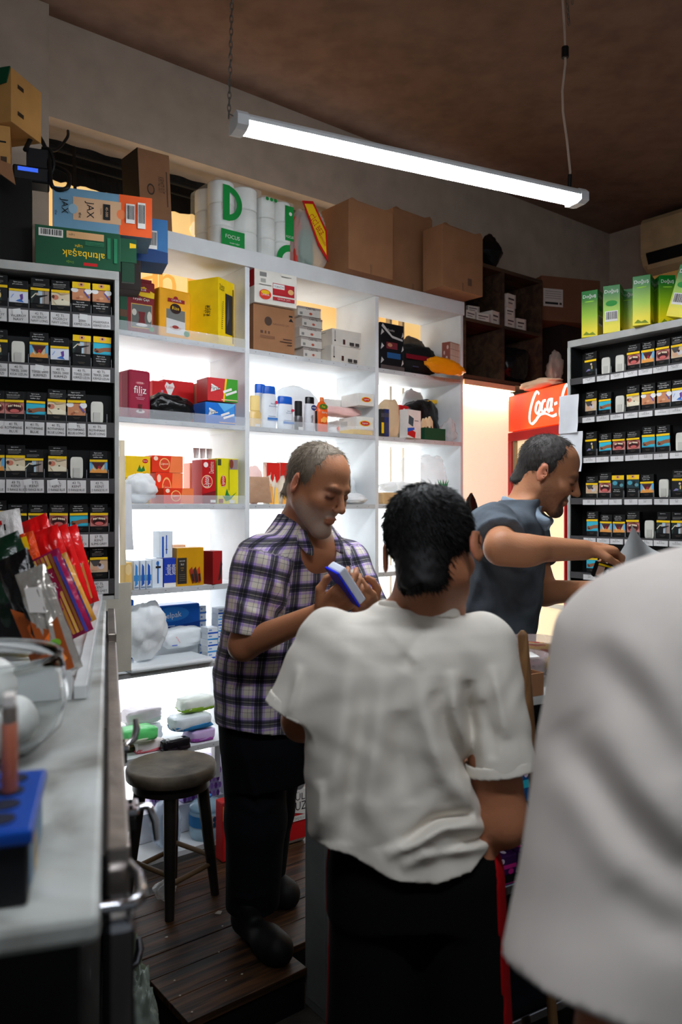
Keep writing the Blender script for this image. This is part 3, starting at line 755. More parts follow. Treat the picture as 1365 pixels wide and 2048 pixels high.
def bag(name, label, cat, x0, y0, x1, zb, d, depth, mat, seed=0, amp=.16, pw=.6, ridge=.15, yaw=0, group=None, F=W, specs=None, n=22, hgt=None, clamp=True):
    s, w, h, d, depth = fit(F, x0, y0, x1, zb, d, depth, 0, clamp, hgt)
    mb = MB().blob(w, depth, h, mat, seed, amp*1.15, min(1.0, pw+.2), max(n, 26), ridge=ridge*.7, fq=1.7)
    if specs:
        k = .30
        pl = (Vector((-w*.36, -depth/2-.004, h*.15)), Vector((1, 0, 0)), Vector((0, .0, 1)), Vector((0, -1, 0)))
        mb.decal(pl, w*.72, h*.6, specs)
    o = mb.obj(name, None, F.w(s, d+depth/2, zb), F.a+math.radians(yaw)); return tag(o, label, cat, group)
def wipes(name, label, x0, y0, x1, zb, d, depth, mat, m2, seed=0, group=None, yaw=0, lid=True, top=None, hgt=None):
    s, w, h, d, depth = fit(W, x0, y0, x1, zb, d, depth, 0, True, hgt)
    t = thing(name, label, 'wipes', W.w(s, d+depth/2, zb), WR+math.radians(yaw), group)
    MB().blob(w, depth, h, mat, seed, .08, .42, 20, ridge=.10).obj('wrapper', t)
    pl = MB()
    pl.blob(w*.98, depth*1.02, h*.42, m2, seed+5, .12, .45, 14, ridge=.12, T=Matrix.Translation((0.0, 0, 0.0))); pl.obj('printed_band', t)
    if lid: MB().box(-w*.22, w*.22, -depth*.24, depth*.24, h*.93, h*1.02, flat(228, 230, 230), bev=.003).obj('lid', t)
    return t
BLK = flat(22, 22, 24); WHT = flat(232, 230, 226); RED = flat(196, 24, 28); YEL = flat(240, 196, 16); GRN = flat(24, 120, 52); DGR = flat(14, 74, 48); BLU = flat(24, 84, 190); ORG = flat(226, 92, 36); CRM = flat(236, 214, 170); GLD = flat(206, 160, 70); PUR = flat(122, 60, 160)
m_card = M('cardboard', (150, 106, 74), rough=.85, var=.05, bump=.06, bscale=90)
m_cardd = M('cardboard_dark', (112, 76, 54), rough=.85, var=.05, bump=.06, bscale=90)
m_cardl = M('cardboard_light', (196, 146, 84), rough=.85, var=.05)
m_wfilm = M('white_film', (232, 236, 238), rough=.3, var=.02, bump=.25, bscale=18)
m_clearbag = clear_mat('clear_bag', (236, 238, 240), .32, .12, bump=.5)
m_bbag = M('black_bag', (16, 16, 17), rough=.25, bump=.6, bscale=22)
Z1, Z2, Z3, Z4, Z5, Z6 = ZS
e = .0008
# ---- column 1, top row
carton('tea_carton', 'dark green carton end squeezed in at left of the red tea bag', 'box', 240, 572, 255, Z1+e, .05, .12, DGR, [('r', .0, .35, 1, .5, flat(90, 60, 40))])
cup = [('r', .18, .14, .90, .58, GLD), ('r', .20, .155, .88, .565, flat(92, 96, 92)), ('p', [(.42, .22), (.66, .22), (.63, .33), (.66, .44), (.42, .44), (.45, .33)], flat(110, 20, 24)), ('e', .54, .20, .2, .03, flat(206, 200, 196)), ('e', .28, .42, .08, .06, flat(196, 190, 180)), ('e', .8, .36, .08, .1, flat(196, 190, 180)), ('e', .88, .14, .08, .045, GRN)]
carton('tea_packet', 'maroon tea packet with yellow badge and tea glass picture', 'tea packet', 253, 562, 309, Z1+e, .03, .085, M('maroon_foil', (122, 14, 24), rough=.6), cup+[('p', [(.10, .78), (.3, .76), (.5, .72), (.96, .70), (.98, .80), (.8, .84), (.62, .90), (.5, .88), (.3, .93), (.12, .92)], YEL), ('r', .2, .80, .82, .865, flat(150, 20, 26)), ('t', 'ÇAYKUR', .5, .833, .045, WHT, .56), ('t', 'Tiryaki Çayı', .5, .66, .06, WHT, .85), ('r', 0, 0, 1, .05, YEL)], yaw=-6, bev=.006,
       top=lambda mb, w, dp, h: mb.box(-w/2, w/2, dp*.45, dp*.5, h, h+.02, flat(122, 14, 24)))
carton('tea_packet', 'yellow tea packet with tea cup picture beside the yellow carton', 'tea packet', 317, 579, 384, Z1+e, .03, .085, M('yellow_foil', (238, 168, 20), rough=.6), [('r', .22, .12, .80, .60, flat(110, 112, 108)), ('p', [(.22, .12), (.8, .12), (.8, .38), (.22, .42)], flat(206, 206, 206)), ('e', .5, .24, .18, .04, flat(196, 170, 160)), ('e', .5, .26, .10, .035, flat(150, 50, 46)), ('e', .5, .62, .17, .10, flat(40, 16, 14)), ('t', 'Rize', .5, .63, .065, YEL, .28), ('r', .26, .74, .78, .81, flat(150, 20, 26)), ('e', .5, .82, .07, .04, flat(150, 20, 26)), ('t', 'ÇAYKUR', .52, .775, .048, WHT, .48), ('e', .84, .16, .09, .06, GRN)], yaw=4, bev=.008)
def ycut(mb, w, dp, h): mb.poly([(-w*.02, -.0012, h*.26), (w*.30, -.0012, h*.24), (w*.30, -.0012, h*.78), (-w*.04, -.0012, h*.80)], BLK)
carton('display_carton', 'large yellow carton with dark cut-out standing turned on the top shelf', 'box', 437, 563, 488, Z1+e, .042, .15, M('yellow_card', (244, 206, 10), rough=.55), [('r', .42, .20, .86, .80, flat(46, 44, 44)), ('p', [(.5, .3), (.66, .45), (.6, .75), (.54, .5)], flat(92, 92, 94)), ('r', .86, .08, .93, .9, flat(120, 90, 10)), ('t', 'Tahta', .2, .88, .05, BLK, .3), ('t', 'Kaşık', .2, .83, .05, BLK, .3)]+[('r', .16, .25+.03*i, .24, .26+.03*i, flat(90, 80, 30)) for i in range(14)], sl=[('t', 'Tahta', .60, .52, .08, BLK, .3, PI/2), ('t', 'Kaşık', .70, .52, .08, BLK, .3, PI/2)], yaw=27)
# ---- column 1, second row
carton('tea_pouch', 'crimson tea pouch with white script standing at left of the second shelf', 'tea packet', 257, 740, 303, Z2+e, .02, .07, M('crimson_foil', (150, 14, 52), rough=.5), [('e', .5, .73, .2, .03, flat(196, 90, 100)), ('t', 'ÇAYKUR', .5, .73, .03, WHT, .36), ('t', 'filiz', .5, .59, .15, WHT, .72), ('t', 'çayı', .5, .48, .05, flat(240, 190, 200), .3), ('r', .3, .42, .7, .43, flat(220, 140, 160)), ('r', .34, .39, .66, .40, flat(220, 140, 160)), ('e', .5, .14, .2, .035, flat(214, 196, 190)), ('p', [(.42, .14), (.58, .14), (.56, .22), (.59, .29), (.41, .29), (.44, .22)], flat(90, 12, 20))], yaw=5, bev=.01, top=lambda mb, w, dp, h: mb.box(-w*.1, w*.25, dp*.45, dp*.5, h, h+.004, WHT))
carton('tea_pouch', 'second crimson pouch half hidden behind the one with white script', 'tea packet', 243, 742, 262, Z2+e, .11, .07, flat(150, 24, 48), bev=.008)
carton('grocery_box', 'small red box standing behind the black plastic parcel', 'box', 305, 762, 329, Z2+e, .19, .06, RED, [('r', .72, .4, .9, .8, flat(190, 140, 170))])
bag('plastic_parcel', 'shiny black plastic parcel lying on the second shelf', 'bag', 302, 783, 401, Z2+e, .02, .13, m_bbag, 4, .12, .5, .22)
carton('wafer_box', 'red box with a white heart standing behind the black parcel', 'box', 327, 762, 388, Z2+e, .16, .06, RED, [('p', [(.20, .60), (.36, .86), (.30, .95), (.20, .90), (.10, .95), (.04, .86)], WHT), ('t', 'Kalbim', .20, .84, .07, RED, .24)])
fs = [('p', [(.10, .38), (.12, .74), (.42, .54)], WHT), ('t', 'First', .24, .55, .17, BLK, .32), ('p', [(.50, .46), (.78, .62), (.80, .52), (.52, .36)], WHT), ('p', [(.58, .34), (.95, .54), (.96, .44), (.60, .24)], WHT), ('r', .45, .06, .98, .10, flat(240, 190, 160))]
carton('gum_box', 'blue gum box lying under the red and green one', 'box', 411, 806, 471, Z2+e, .01, .10, M('blue_card', (20, 110, 204), rough=.4), [('p', [(.4, 1), (.62, .6), (.95, .9), (1, 1)], flat(96, 176, 226)), ('p', [(.62, .6), (.95, .9), (1, .3)], flat(60, 140, 214))]+fs)
carton('gum_box', 'red and green gum box lying on the blue one', 'box', 416, 757, 475, Z2+e+.0925, .005, .10, M('red_gum_card', (206, 40, 44), rough=.4), [('p', [(.52, 0), (.6, 1), (1, 1), (1, 0)], flat(60, 150, 40)), ('p', [(.50, 0), (.58, 1), (.64, 1), (.56, 0)], YEL)]+fs, yaw=-2)
carton('gum_box', 'pale orange gum box behind the red and green one', 'box', 402, 765, 420, Z2+e, .15, .10, flat(226, 140, 110), [('r', 0, .5, 1, .8, flat(150, 160, 80))])
bag('plastic_bag', 'small clear crumpled bag beside the blue gum box', 'bag', 385, 815, 414, Z2+e, .03, .06, m_clearbag, 9, .2, .8, .2)
bag('plastic_bag', 'clear crumpled bag lying behind the red wafer box', 'bag', 305, 748, 372, Z2+e, .225, .06, m_clearbag, 12, .2, .8, .3)
# ---- column 1, third row
leaf = [('p', [(.45, .30), (.55, .62), (.62, .40), (.72, .58), (.78, .34), (.64, .28)], GRN), ('p', [(.42, .34), (.5, .4), (.6, .3)], flat(60, 140, 60))]
m_lip = M('tea_yellow', (238, 196, 20), rough=.45)
carton('tea_box', 'lower of two yellow leaf tea boxes behind the white bag', 'tea box', 252, 957, 301, Z3+e, .10, .08, m_lip, leaf)
carton('tea_box', 'upper of two yellow leaf tea boxes behind the white bag', 'tea box', 252, 912, 301, Z3+e+.1015, .10, .08, m_lip, leaf+[('e', .78, .78, .12, .10, RED), ('t', 'Lipton', .78, .78, .07, WHT, .18)])
m_lr = M('tea_red_orange', (232, 58, 24), rough=.4)
def lt(lab, x0, y0, x1, z, d, h, yaw=0):
    carton('tea_box', lab, 'tea box', x0, y0, x1, z, d, .075, m_lr, [('p', [(.55, 0), (1, 0), (1, 1), (.62, 1)], flat(244, 128, 70)), ('e', .40, .5, .17, .36, flat(246, 186, 110)), ('e', .40, .5, .14, .30, flat(220, 70, 36)), ('t', 'Lipton', .40, .5, .18, flat(250, 226, 190), .24), ('e', .12, .82, .07, .13, flat(250, 214, 190))], hgt=h, group='orange tea boxes on the third shelf', yaw=yaw)
lt('lowest of three orange-red tea boxes, pushed forward to the right', 327, 976, 388, Z3+e, .02, .062, 3)
lt('middle of three orange-red tea boxes in the stack', 311, 946, 366, Z3+e, .10, .125)
lt('topmost of three orange-red tea boxes in the stack', 304, 914, 366, Z3+e+.126, .10, .068)
carton('tea_box', 'pale washed-out pink tea box standing left of the tall red one', 'tea box', 380, 926, 402, Z3+e, .16, .06, flat(246, 190, 170), [('r', .3, .1, .7, .9, flat(250, 226, 214))])
carton('tea_box', 'tall red tea box standing on end beside the tall yellow one', 'tea box', 405, 919, 431, Z3+e, .03, .09, M('deep_red', (190, 22, 26), rough=.4), [('e', .36, .5, .42, .15, flat(246, 200, 150)), ('e', .36, .5, .37, .13, flat(196, 30, 30)), ('t', 'Lipton', .36, .5, .18, WHT, .7, PI/2), ('t', 'Demleme', .68, .82, .12, flat(240, 190, 180), .8, PI/2), ('e', .25, .88, .18, .06, flat(246, 226, 220)), ('p', [(0, 0), (1, 0), (1, .3), (0, .22)], flat(120, 16, 20)), ('r', .6, .03, 1, .09, WHT)], sr=[('r', 0, 0, 1, 1, flat(60, 140, 40))])
carton('tea_box', 'tall yellow leaf tea box standing on end at the right post', 'tea box', 435, 917, 477, Z3+e, .03, .09, M('lime_yellow', (226, 212, 20), rough=.45), [('r', .02, .84, .18, .98, flat(60, 70, 30)), ('r', .55, .76, .98, .98, flat(150, 130, 130)), ('e', .66, .88, .10, .10, flat(130, 60, 40)), ('e', .27, .5, .13, .13, flat(196, 40, 20)), ('t', 'Lipton', .27, .5, .09, WHT, .55, PI/2), ('p', [(.34, .16), (.44, .34), (.52, .22), (.62, .16), (.9, .26), (.62, .10), (.4, .06), (.25, .18)], GRN), ('r', .52, .3, .56, .9, flat(150, 150, 10)), ('r', .05, .02, .26, .11, flat(150, 60, 40)), ('r', .56, .01, .8, .09, WHT)])
for i, (x, y) in enumerate(((392, 905), (405, 903), (418, 904))):
    s, z = W.px(x+4, 918, .06)
    o = MB().lathe([(.0095, 0), (.0128, .040), (.0134, .040), (.0134, .042), (.011, .042)], WHT, 16).obj('paper_cup', None, W.w(s, .075, Z3+.1875+e), WR)
    tag(o, ('leftmost', 'middle', 'rightmost')[i]+' of three white cups on the tall tea boxes', 'cup', 'white cups on the tea boxes')
bag('plastic_bag', 'white plastic bag slumped in front of the yellow leaf tea boxes', 'bag', 254, 945, 324, Z3+e, .001, .095, m_wfilm, 3, .18, .7, .2)
bag('plastic_bag', 'pinkish clear bag hanging over the shelf edge by the paper sheets', 'bag', 250, 950, 285, Z3+.04, .002, .05, m_clearbag, 8, .2, .7, .2)
sheet('paper_sheet', W, 243, 968, 263, 1100, -.035, 'curling white receipt sheet hanging at the left end of the shelving', .02)
sheet('paper_sheet', W, 238, 880, 250, 1130, -.055, 'long cream paper strip hanging beside the left-hand rack', .01, mat=flat(226, 210, 180))
# ---- column 1, fourth row
m_wb = M('pale_blue_card', (222, 232, 242), rough=.4)
tp = [('r', .0, 0, .30, 1, BLU), ('r', .42, .1, .52, .95, flat(170, 180, 196)), ('r', .58, .05, .68, .95, flat(40, 110, 190)), ('r', .80, .0, .88, 1, flat(120, 130, 150))]
carton('medicine_box', 'white and blue box standing on top of two others on the fourth shelf', 'box', 319, 1062, 345, Z4+.114+e, .03, .06, m_wb, [('r', .2, .02, .34, .8, BLU), ('r', .5, .15, .58, .85, BLU), ('r', .46, .3, .62, .33, BLK)], sr=[('r', 0, 0, .4, 1, flat(20, 40, 150))], hgt=.105)
carton('medicine_box', 'white box with blue brush picture below the topmost blue box', 'box', 305, 1116, 326, Z4+e, .02, .07, m_wb, [('r', .45, .15, .6, .9, flat(40, 110, 190)), ('r', .3, .68, .8, .75, BLK), ('e', .5, .85, .14, .08, flat(40, 110, 190))], hgt=.112)
carton('medicine_box', 'deep blue box with white lettering beside the brown coffee carton', 'box', 328, 1112, 352, Z4+e, .02, .07, flat(30, 60, 170), [('t', 'Sensitive', .35, .6, .20, WHT, .8, PI/2), ('t', 'Sensitive', .75, .6, .20, WHT, .8, PI/2), ('r', 0, 0, 1, .14, WHT)], hgt=.113)
for i, (x0, x1) in enumerate(((268, 278), (281, 291), (293, 303))):
    carton('medicine_box', ('leftmost', 'middle', 'rightmost')[i]+' of three narrow pale blue boxes in a row on the fourth shelf', 'box', x0, 1114+i, x1, Z4+e, .0, .08, m_wb, [('r', 0, .3, 1, .5, flat(70, 150, 210)), ('p', [(.2, .1), (.8, .2), (.7, .8), (.3, .9)], (flat(60, 140, 214), flat(40, 90, 180), BLU)[i]), ('r', .1, .05, .9, .1, flat(120, 140, 170))], group='narrow pale blue boxes', hgt=.11)
carton('coffee_box', 'mustard coffee carton with black panel and sachet picture', 'box', 354, 1094, 408, Z4+e, -.005, .08, M('mustard_card', (204, 146, 8), rough=.45), [('r', .02, .06, .36, .74, flat(46, 40, 36)), ('t', 'NESCAFÉ', .19, .66, .035, WHT, .3), ('t', '3ü1', .19, .57, .05, WHT, .14), ('t', 'arada', .19, .48, .03, GLD, .2), ('t', 'bol', .19, .42, .03, GLD, .2)]+[('r', .08, .3-.05*i, .3, .31-.05*i, flat(120, 110, 100)) for i in range(4)]+[('p', [(.44+.14*i, .42), (.54+.14*i, .50), (.66+.11*i, .10), (.56+.11*i, .06)], (flat(150, 50, 30), flat(70, 40, 36), flat(190, 60, 30))[i]) for i in range(3)]+[('p', [(.50+.13*i, .30), (.58+.13*i, .32), (.63+.115*i, .12), (.56+.115*i, .10)], flat(52, 34, 32)) for i in range(3)], hgt=.152)
carton('coffee_box', 'dark red coffee carton with torn top beside the plaid shirt', 'box', 424, 1118, 447, Z4+e, -.0, .07, M('dark_red_card', (160, 16, 26), rough=.45), [('p', [(.55, .1), (.8, .14), (1, .6), (.85, .7)], flat(50, 34, 32))], sl=[('r', .0, .0, 1, 1, flat(120, 10, 18))], yaw=14, hgt=.135)
carton('sachet_box', 'pale torn carton flap behind the mustard coffee carton', 'box', 346, 1090, 372, Z4+e, .1, .05, flat(246, 196, 160), hgt=.16)
carton('sachet_box', 'small yellow card box at the far left of the fourth shelf', 'box', 250, 1124, 264, Z4+e, -.005, .05, flat(232, 190, 110), [('e', .5, .75, .45, .2, flat(240, 210, 150)), ('r', .1, .05, .9, .08, flat(190, 130, 80))], hgt=.105)
# ---- column 1, fifth row
m_sp = M('tissue_blue', (26, 100, 196), rough=.3)
sel = [('p', [(0, 0), (1, 0), (1, .25), (.5, .1), (0, .3)], flat(16, 70, 160)), ('e', .5, .62, .3, .3, flat(44, 130, 214)), ('t', 'Selpak', .50, .55, .30, WHT, .42, .06), ('e', .17, .25, .09, .24, flat(150, 200, 230)), ('e', .17, .25, .05, .14, flat(210, 226, 236)), ('r', .3, .12, .54, .16, flat(190, 214, 236)), ('e', .16, .82, .03, .07, flat(210, 226, 240)), ('e', .24, .82, .03, .07, flat(210, 226, 240))]
carton('tissue_pack', 'wide blue tissue pack with white lettering behind the white bags', 'tissue pack', 287, 1194, 400, Z5+.12, .16, .09, m_sp, sel, bev=.006, hgt=.10)
carton('tissue_pack', 'stack of folded white tissue packs carrying the wide blue pack', 'tissue pack', 290, 1240, 398, Z5+e, .16, .09, m_wfilm, bev=.01, hgt=.118)
carton('tissue_pack', 'blue tissue pack end showing at the left post', 'tissue pack', 246, 1200, 269, Z5+e, .16, .09, m_sp, [('e', .6, .7, .3, .12, flat(190, 190, 206))], bev=.006)
bag('plastic_bag', 'big white carrier bag heaped at left of the fifth shelf', 'bag', 253, 1205, 350, Z5+.03, -.0, .18, m_wfilm, 6, .2, .75, .25)
def letters(x):
    return [('t', 'İNDİRİM', .3, .5, .1, flat(214, 90, 80), .5, -1.0)]
bag('plastic_bag', 'white carrier bag with red lettering lying on the flat stack', 'bag', 325, 1252, 425, Z5+.045, -.02, .17, m_wfilm, 11, .14, .6, .16, specs=[('t', 'BAYRAM', .22, .45, .10, flat(214, 70, 70), .7, -1.0), ('r', .05, .02, .2, .10, flat(90, 110, 200))])
for i in range(2):
    carton('bag_bundle', ('lower', 'upper')[i]+' flat bundle of folded white carrier bags on the fifth shelf', 'bag', 262+6*i, 1300, 428-5*i, Z5+e+.021*i, -.025+.006*i, .2, m_wfilm, bev=.008, hgt=.020, group='flat bundles of white bags', yaw=1.5*i)
m_med = M('tiny_box_white', (228, 234, 240), rough=.4)
def stackbox(lab, x0, x1, zb, d, h, yaw=0, grp='small white and blue boxes stacked on the fifth shelf', c=BLU):
    carton('medicine_box', lab, 'box', x0, 1200, x1, zb, d, .06, m_med, [('r', 0, 0, 1, .24, c), ('r', .1, .5, .4, .7, flat(110, 150, 210))], sr=[('r', 0, 0, 1, .3, c)], hgt=h, yaw=yaw, group=grp)
for i in range(5): stackbox('small white and blue box, %s from bottom in the left stack by the plaid shirt' % ordw(i), 416, 436, Z5+e+.0255*i, .05, .025, (i*37 % 11)-5, c=(BLU, flat(60, 150, 220))[i % 2])
for i in range(8): stackbox('small white and blue box, %s from bottom in the right stack by the plaid shirt' % ordw(i), 437, 458, Z5+e+.0245*i, .10, .024, (i*53 % 9)-4, c=(flat(60, 150, 220), BLU)[i % 2])
for i in range(6): stackbox('blue striped thin box, %s from bottom of the stack beside the tissue pack' % ordw(i), 400, 413, Z5+e+.034*i, .17, .0335, 0, 'thin striped boxes by the tissue pack', flat(70, 120, 200))
carton('tray_box', 'thin dark blue box under the white bags at the shelf edge', 'box', 237, 1328, 262, Z5+e, -.02, .05, flat(40, 40, 110), hgt=.012)
# ---- column 1, sixth row
wipes('wipes_pack', 'pink and white wipes pack lying at the back behind the green one', 256, 1378, 330, Z6+.075, .15, .10, M('wipes_pink_white', (234, 222, 230), rough=.3), flat(222, 232, 226), 2, lid=False, hgt=.06)
wipes('wipes_pack', 'white wipes pack under the pink and white one at the back', 258, 1420, 330, Z6+e, .15, .10, m_wfilm, flat(226, 214, 226), 22, lid=False, hgt=.072)
wipes('wipes_pack', 'bright green wipes pack on top at left of the sixth shelf', 252, 1413, 322, Z6+.050, .0, .11, M('wipes_green', (96, 206, 116), rough=.3), flat(206, 214, 190), 3, lid=False, hgt=.055)
wipes('wipes_pack', 'brown and green wipes pack underneath the bright green one', 246, 1450, 300, Z6+e, .075, .07, flat(110, 90, 50), flat(60, 70, 40), 4, lid=False, hgt=.048)
wipes('wipes_pack', 'white wipes pack with olive green base on the right pile', 368, 1370, 436, Z6+.112, .06, .10, M('wipes_white', (232, 236, 226), rough=.3), flat(130, 170, 40), 5, lid=False, hgt=.058)
wipes('wipes_pack', 'white and blue wipes pack in the middle of the right pile', 352, 1408, 432, Z6+.050, .03, .11, M('wipes_white_blue', (226, 234, 240), rough=.3), flat(40, 120, 176), 6, lid=False, hgt=.060)
wipes('wipes_pack', 'purple wipes pack at the bottom of the right pile', 386, 1447, 436, Z6+e, .02, .11, M('wipes_purple', (196, 170, 214), rough=.3), flat(150, 70, 160), 7, lid=False, hgt=.048)
wipes('wipes_pack', 'black and magenta wipes pack with white lid above the stool', 328, 1446, 386, Z6+e, -.03, .058, M('wipes_black', (22, 18, 22), rough=.2), flat(30, 20, 28), 8, hgt=.047)
wipes('wipes_pack', 'small pink and white wipes pack beside the black one', 274, 1456, 334, Z6+e, -.03, .09, M('wipes_pale', (238, 226, 224), rough=.3), flat(220, 110, 120), 9, lid=False, hgt=.045)
# ---- column 1, floor level
m_purp = M('purple_print', (206, 190, 236), rough=.3)
def flowers(w, h): 
    r = random.Random(5); out = []
    for i in range(9):
        for j in range(5): out.append(('p', [((i+.5*(j % 2)+.5)/9.5+.045*math.cos(k*PI/3), (j+.5)/5+.09*math.sin(k*PI/3)) for k in range(6)], (PUR, flat(170, 120, 214))[(i+j) % 2]))
    return out
carton('napkin_pack', 'purple flowered pack behind the stool legs, left one', 'pack', 300, 1566, 350, ZP+.17, .18, .1, m_purp, flowers(1, 1), bev=.008, hgt=.15)
carton('napkin_pack', 'purple flowered pack behind the stool seat, right one', 'pack', 366, 1540, 440, ZP+.17, .175, .11, m_purp, flowers(1, 1), bev=.008, hgt=.16)
carton('storage_box', 'plain white box on the shelving floor holding the flowered packs', 'box', 296, 1620, 468, ZP+.052, .17, .12, flat(214, 216, 222), hgt=.116)
carton('white_board', 'white card leaning at right behind the stool seat', 'board', 430, 1490, 441, .40, .11, .03, WHT, hgt=.17)
m_water = clear_mat('water_bottle', (176, 214, 232), .45, .1)
def jug(lab, x0, x1, ytop, d, sc=1.0):
    s0 = W.px(x0, 1700, d)[0]; s1 = W.px(x1, 1700, d)[0]; r = (s1-s0)/2; s = (s0+s1)/2; h = W.px((x0+x1)/2, ytop, d)[1]-ZP-.051
    t = thing('water_jug', lab, 'bottle', W.w(s, d, ZP+.051), WR)
    pf = [(r*.9, 0), (r, .015), (r, h*.28), (r*.95, h*.30), (r, h*.32), (r, h*.66), (r*.97, h*.68), (r, h*.7), (r*.96, h*.78), (r*.7, h*.88), (r*.3, h*.94), (r*.27, h*.96)]
    MB().lathe(pf, m_water, 28).obj('bottle', t)
    MB().lathe([(r*.30, h*.955), (r*.30, h)], flat(70, 130, 200), 18).obj('cap', t)
    lb = MB().lathe([(r*1.01, h*.33), (r*1.01, h*.60)], flat(50, 130, 190), 28, cap=False)
    V, Fc, (w, hh) = text_geo('Erikli'); k = .05/hh*1.0
    lb.add([(r*1.015*math.sin(x*k/r+.75), -r*1.015*math.cos(x*k/r+.75), h*.46+y*k) for x, y in V], Fc, WHT)
    lb.obj('label_band', t)
    return t
jug('clear water jug with blue band standing behind the right stool leg', 382, 443, 1590, .085)
bag('plastic_bag', 'clear bag of bottled water behind the left stool legs', 'bag', 322, 1606, 372, ZP+.052, .02, .13, clear_mat('water_bag', (196, 214, 236), .5, .1, .3), 5, .1, .45, .12)
bag('plastic_bag', 'white bag lying on the planks under the stool', 'bag', 318, 1750, 362, ZP+e, -.235, .08, m_clearbag, 15, .2, .8, .25, hgt=.06)
carton('detergent_box', 'red packet on the floor behind the plaid man, left one', 'packet', 446, 1604, 464, ZP+e, -.085, .06, flat(190, 30, 30), [('p', [(0, .7), (1, .6), (1, .8), (0, .95)], flat(240, 120, 50))], bev=.006)
def salt(lab, x0, x1, ytop, d, yaw, grp='salt bags'):
    s, w, h = place(W, x0, ytop, x1, ZP, d)
    t = thing('salt_bag', lab, 'salt bag', W.w(s, d, ZP+e), WR+math.radians(yaw))
    mb = MB().box(-w/2, w/2, 0, .09, 0, h*.82, M('salt_white', (226, 224, 220), rough=.4), bev=.02)
    pl = (Vector((-w/2, -.0008, 0)), Vector((1, 0, 0)), Vector((0, 0, 1)), Vector((0, -1, 0)))
    mb.decal(pl, w, h*.82, [('p', [(.04, .06), (.96, .06), (.96, .40), (.04, .62)], RED), ('e', .7, .82, .22, .12, flat(120, 120, 122)), ('e', .66, .87, .10, .06, flat(60, 60, 62)), ('p', [(.22, .70), (.98, .70), (.98, .36), (.24, .44)], WHT), ('t', 'GÜL', .60, .62, .11, BLK, .66), ('t', 'TUZ', .64, .49, .11, BLK, .62), ('r', .4, .30, .98, .37, WHT), ('t', 'İYOTLU', .68, .335, .04, BLK, .5)]); mb.obj('packet', t)
    m2 = MB().prism([(-w*.5, h*.80), (w*.5, h*.80), (w*.22, h*.93), (w*.30, h), (-w*.1, h), (-w*.18, h*.93)], .03, .055, flat(190, 30, 30)); m2.obj('gathered_top', t)
salt('white and red salt bag with black lettering at the counter foot', 563, 614, 1503, -.12, -4)
# ---- column 2, top row
carton('grocery_carton', 'brown carton with round logo on the top shelf, under the white one', 'box', 508, 618, 589, Z1+e, .0, .2, m_card, [('e', .35, .66, .09, .10, flat(70, 50, 40)), ('t', 'KARADENİZ ÇAY', .66, .62, .06, flat(80, 54, 40), .44), ('r', .85, .82, .94, .86, BLK), ('p', [(.84, .72), (.96, .72), (.9, .8)], BLK), ('r', .16, .38, .22, .44, flat(80, 56, 44)), ('r', .26, .38, .30, .44, flat(90, 62, 46)), ('r', .34, .38, .38, .44, flat(90, 62, 46)), ('r', .15, .28, .5, .34, flat(124, 84, 58)), ('r', .7, .3, .92, .32, flat(80, 56, 44)), ('r', .62, .24, .92, .26, flat(80, 56, 44)), ('r', .8, .18, .92, .2, flat(80, 56, 44))], yaw=-2, hgt=.195)
carton('grocery_carton', 'white carton with red panels stacked on the brown one', 'box', 511, 550, 592, Z1+.197, -.02, .2, M('white_card', (228, 224, 214), rough=.6), [('r', .12, .80, .28, .93, flat(130, 130, 126)), ('r', .14, .62, .26, .74, flat(170, 168, 160)), ('r', .42, .30, .94, .66, flat(180, 30, 40)), ('r', .43, .50, .70, .64, WHT), ('t', 'TÜRKİYE', .57, .57, .08, flat(90, 60, 60), .24), ('e', .85, .46, .07, .08, flat(220, 170, 110)), ('r', .42, .14, .94, .25, flat(180, 40, 48)), ('t', 'ÇAYKUR ÇAYI', .68, .195, .06, flat(240, 200, 200), .48), ('e', .24, .27, .14, .15, flat(220, 60, 40)), ('e', .24, .33, .1, .06, YEL), ('t', 'ÇAYKUR', .24, .25, .06, WHT, .2), ('r', .62, .88, .86, .90, flat(140, 138, 130)), ('r', .1, .54, .38, .56, flat(120, 118, 112))], sl=[('r', 0, .5, 1, 1, flat(170, 24, 32)), ('e', .5, .6, .3, .2, WHT)], yaw=-4, hgt=.142)
m_filt = M('filter_carton', (196, 190, 182), rough=.55)
for i, (x0, x1) in enumerate(((608, 642), (602, 645), (600, 643), (604, 646), (597, 641))):
    carton('filter_box', 'small grey tube carton, %s from bottom of the stack beside the brown carton' % ordw(i), 'box', x0, 700, x1, Z1+e+.0475*i, .02+.006*i, .10, m_filt, [('r', 0, .78, 1, 1, flat(150, 140, 134)), ('t', 'CARTEL', .56, .84, .22, BLK, .6), ('r', .08, .2, .2, .45, flat(120, 120, 116)), ('e', .55, .36, .07, .12, flat(170, 80, 60)), ('r', 0, 0, 1, .08, flat(90, 84, 80))], yaw=(-3, 2, -1, 3, -4)[i], group='small grey tube cartons', hgt=.047)
for i, (x0, x1, yw) in enumerate(((662, 720, 3), (665, 723, 0))):
    carton('tube_carton', ('lower', 'upper')[i]+' plain white carton with black arrow marks near the shelf divider', 'box', x0, 700, x1, Z1+e+.0765*i, .01, .16, M('tube_card', (206, 200, 190), rough=.6), [('r', .36, .12, .44, .42, flat(70, 40, 36)), ('r', .08, .3, .1, .9, flat(110, 106, 100)), ('e', .09, .28, .03, .05, BLK), ('r', .58, .1, .74, .3, flat(60, 56, 54)), ('r', .78, .1, .92, .3, flat(60, 56, 54)), ('r', .6, .04, .9, .07, BLK)], sl=[('r', .06, .2, .2, .5, flat(60, 40, 36)), ('r', .2, .8, .7, .83, flat(100, 96, 90))], yaw=yw, group='white cartons with arrow marks', hgt=.076)
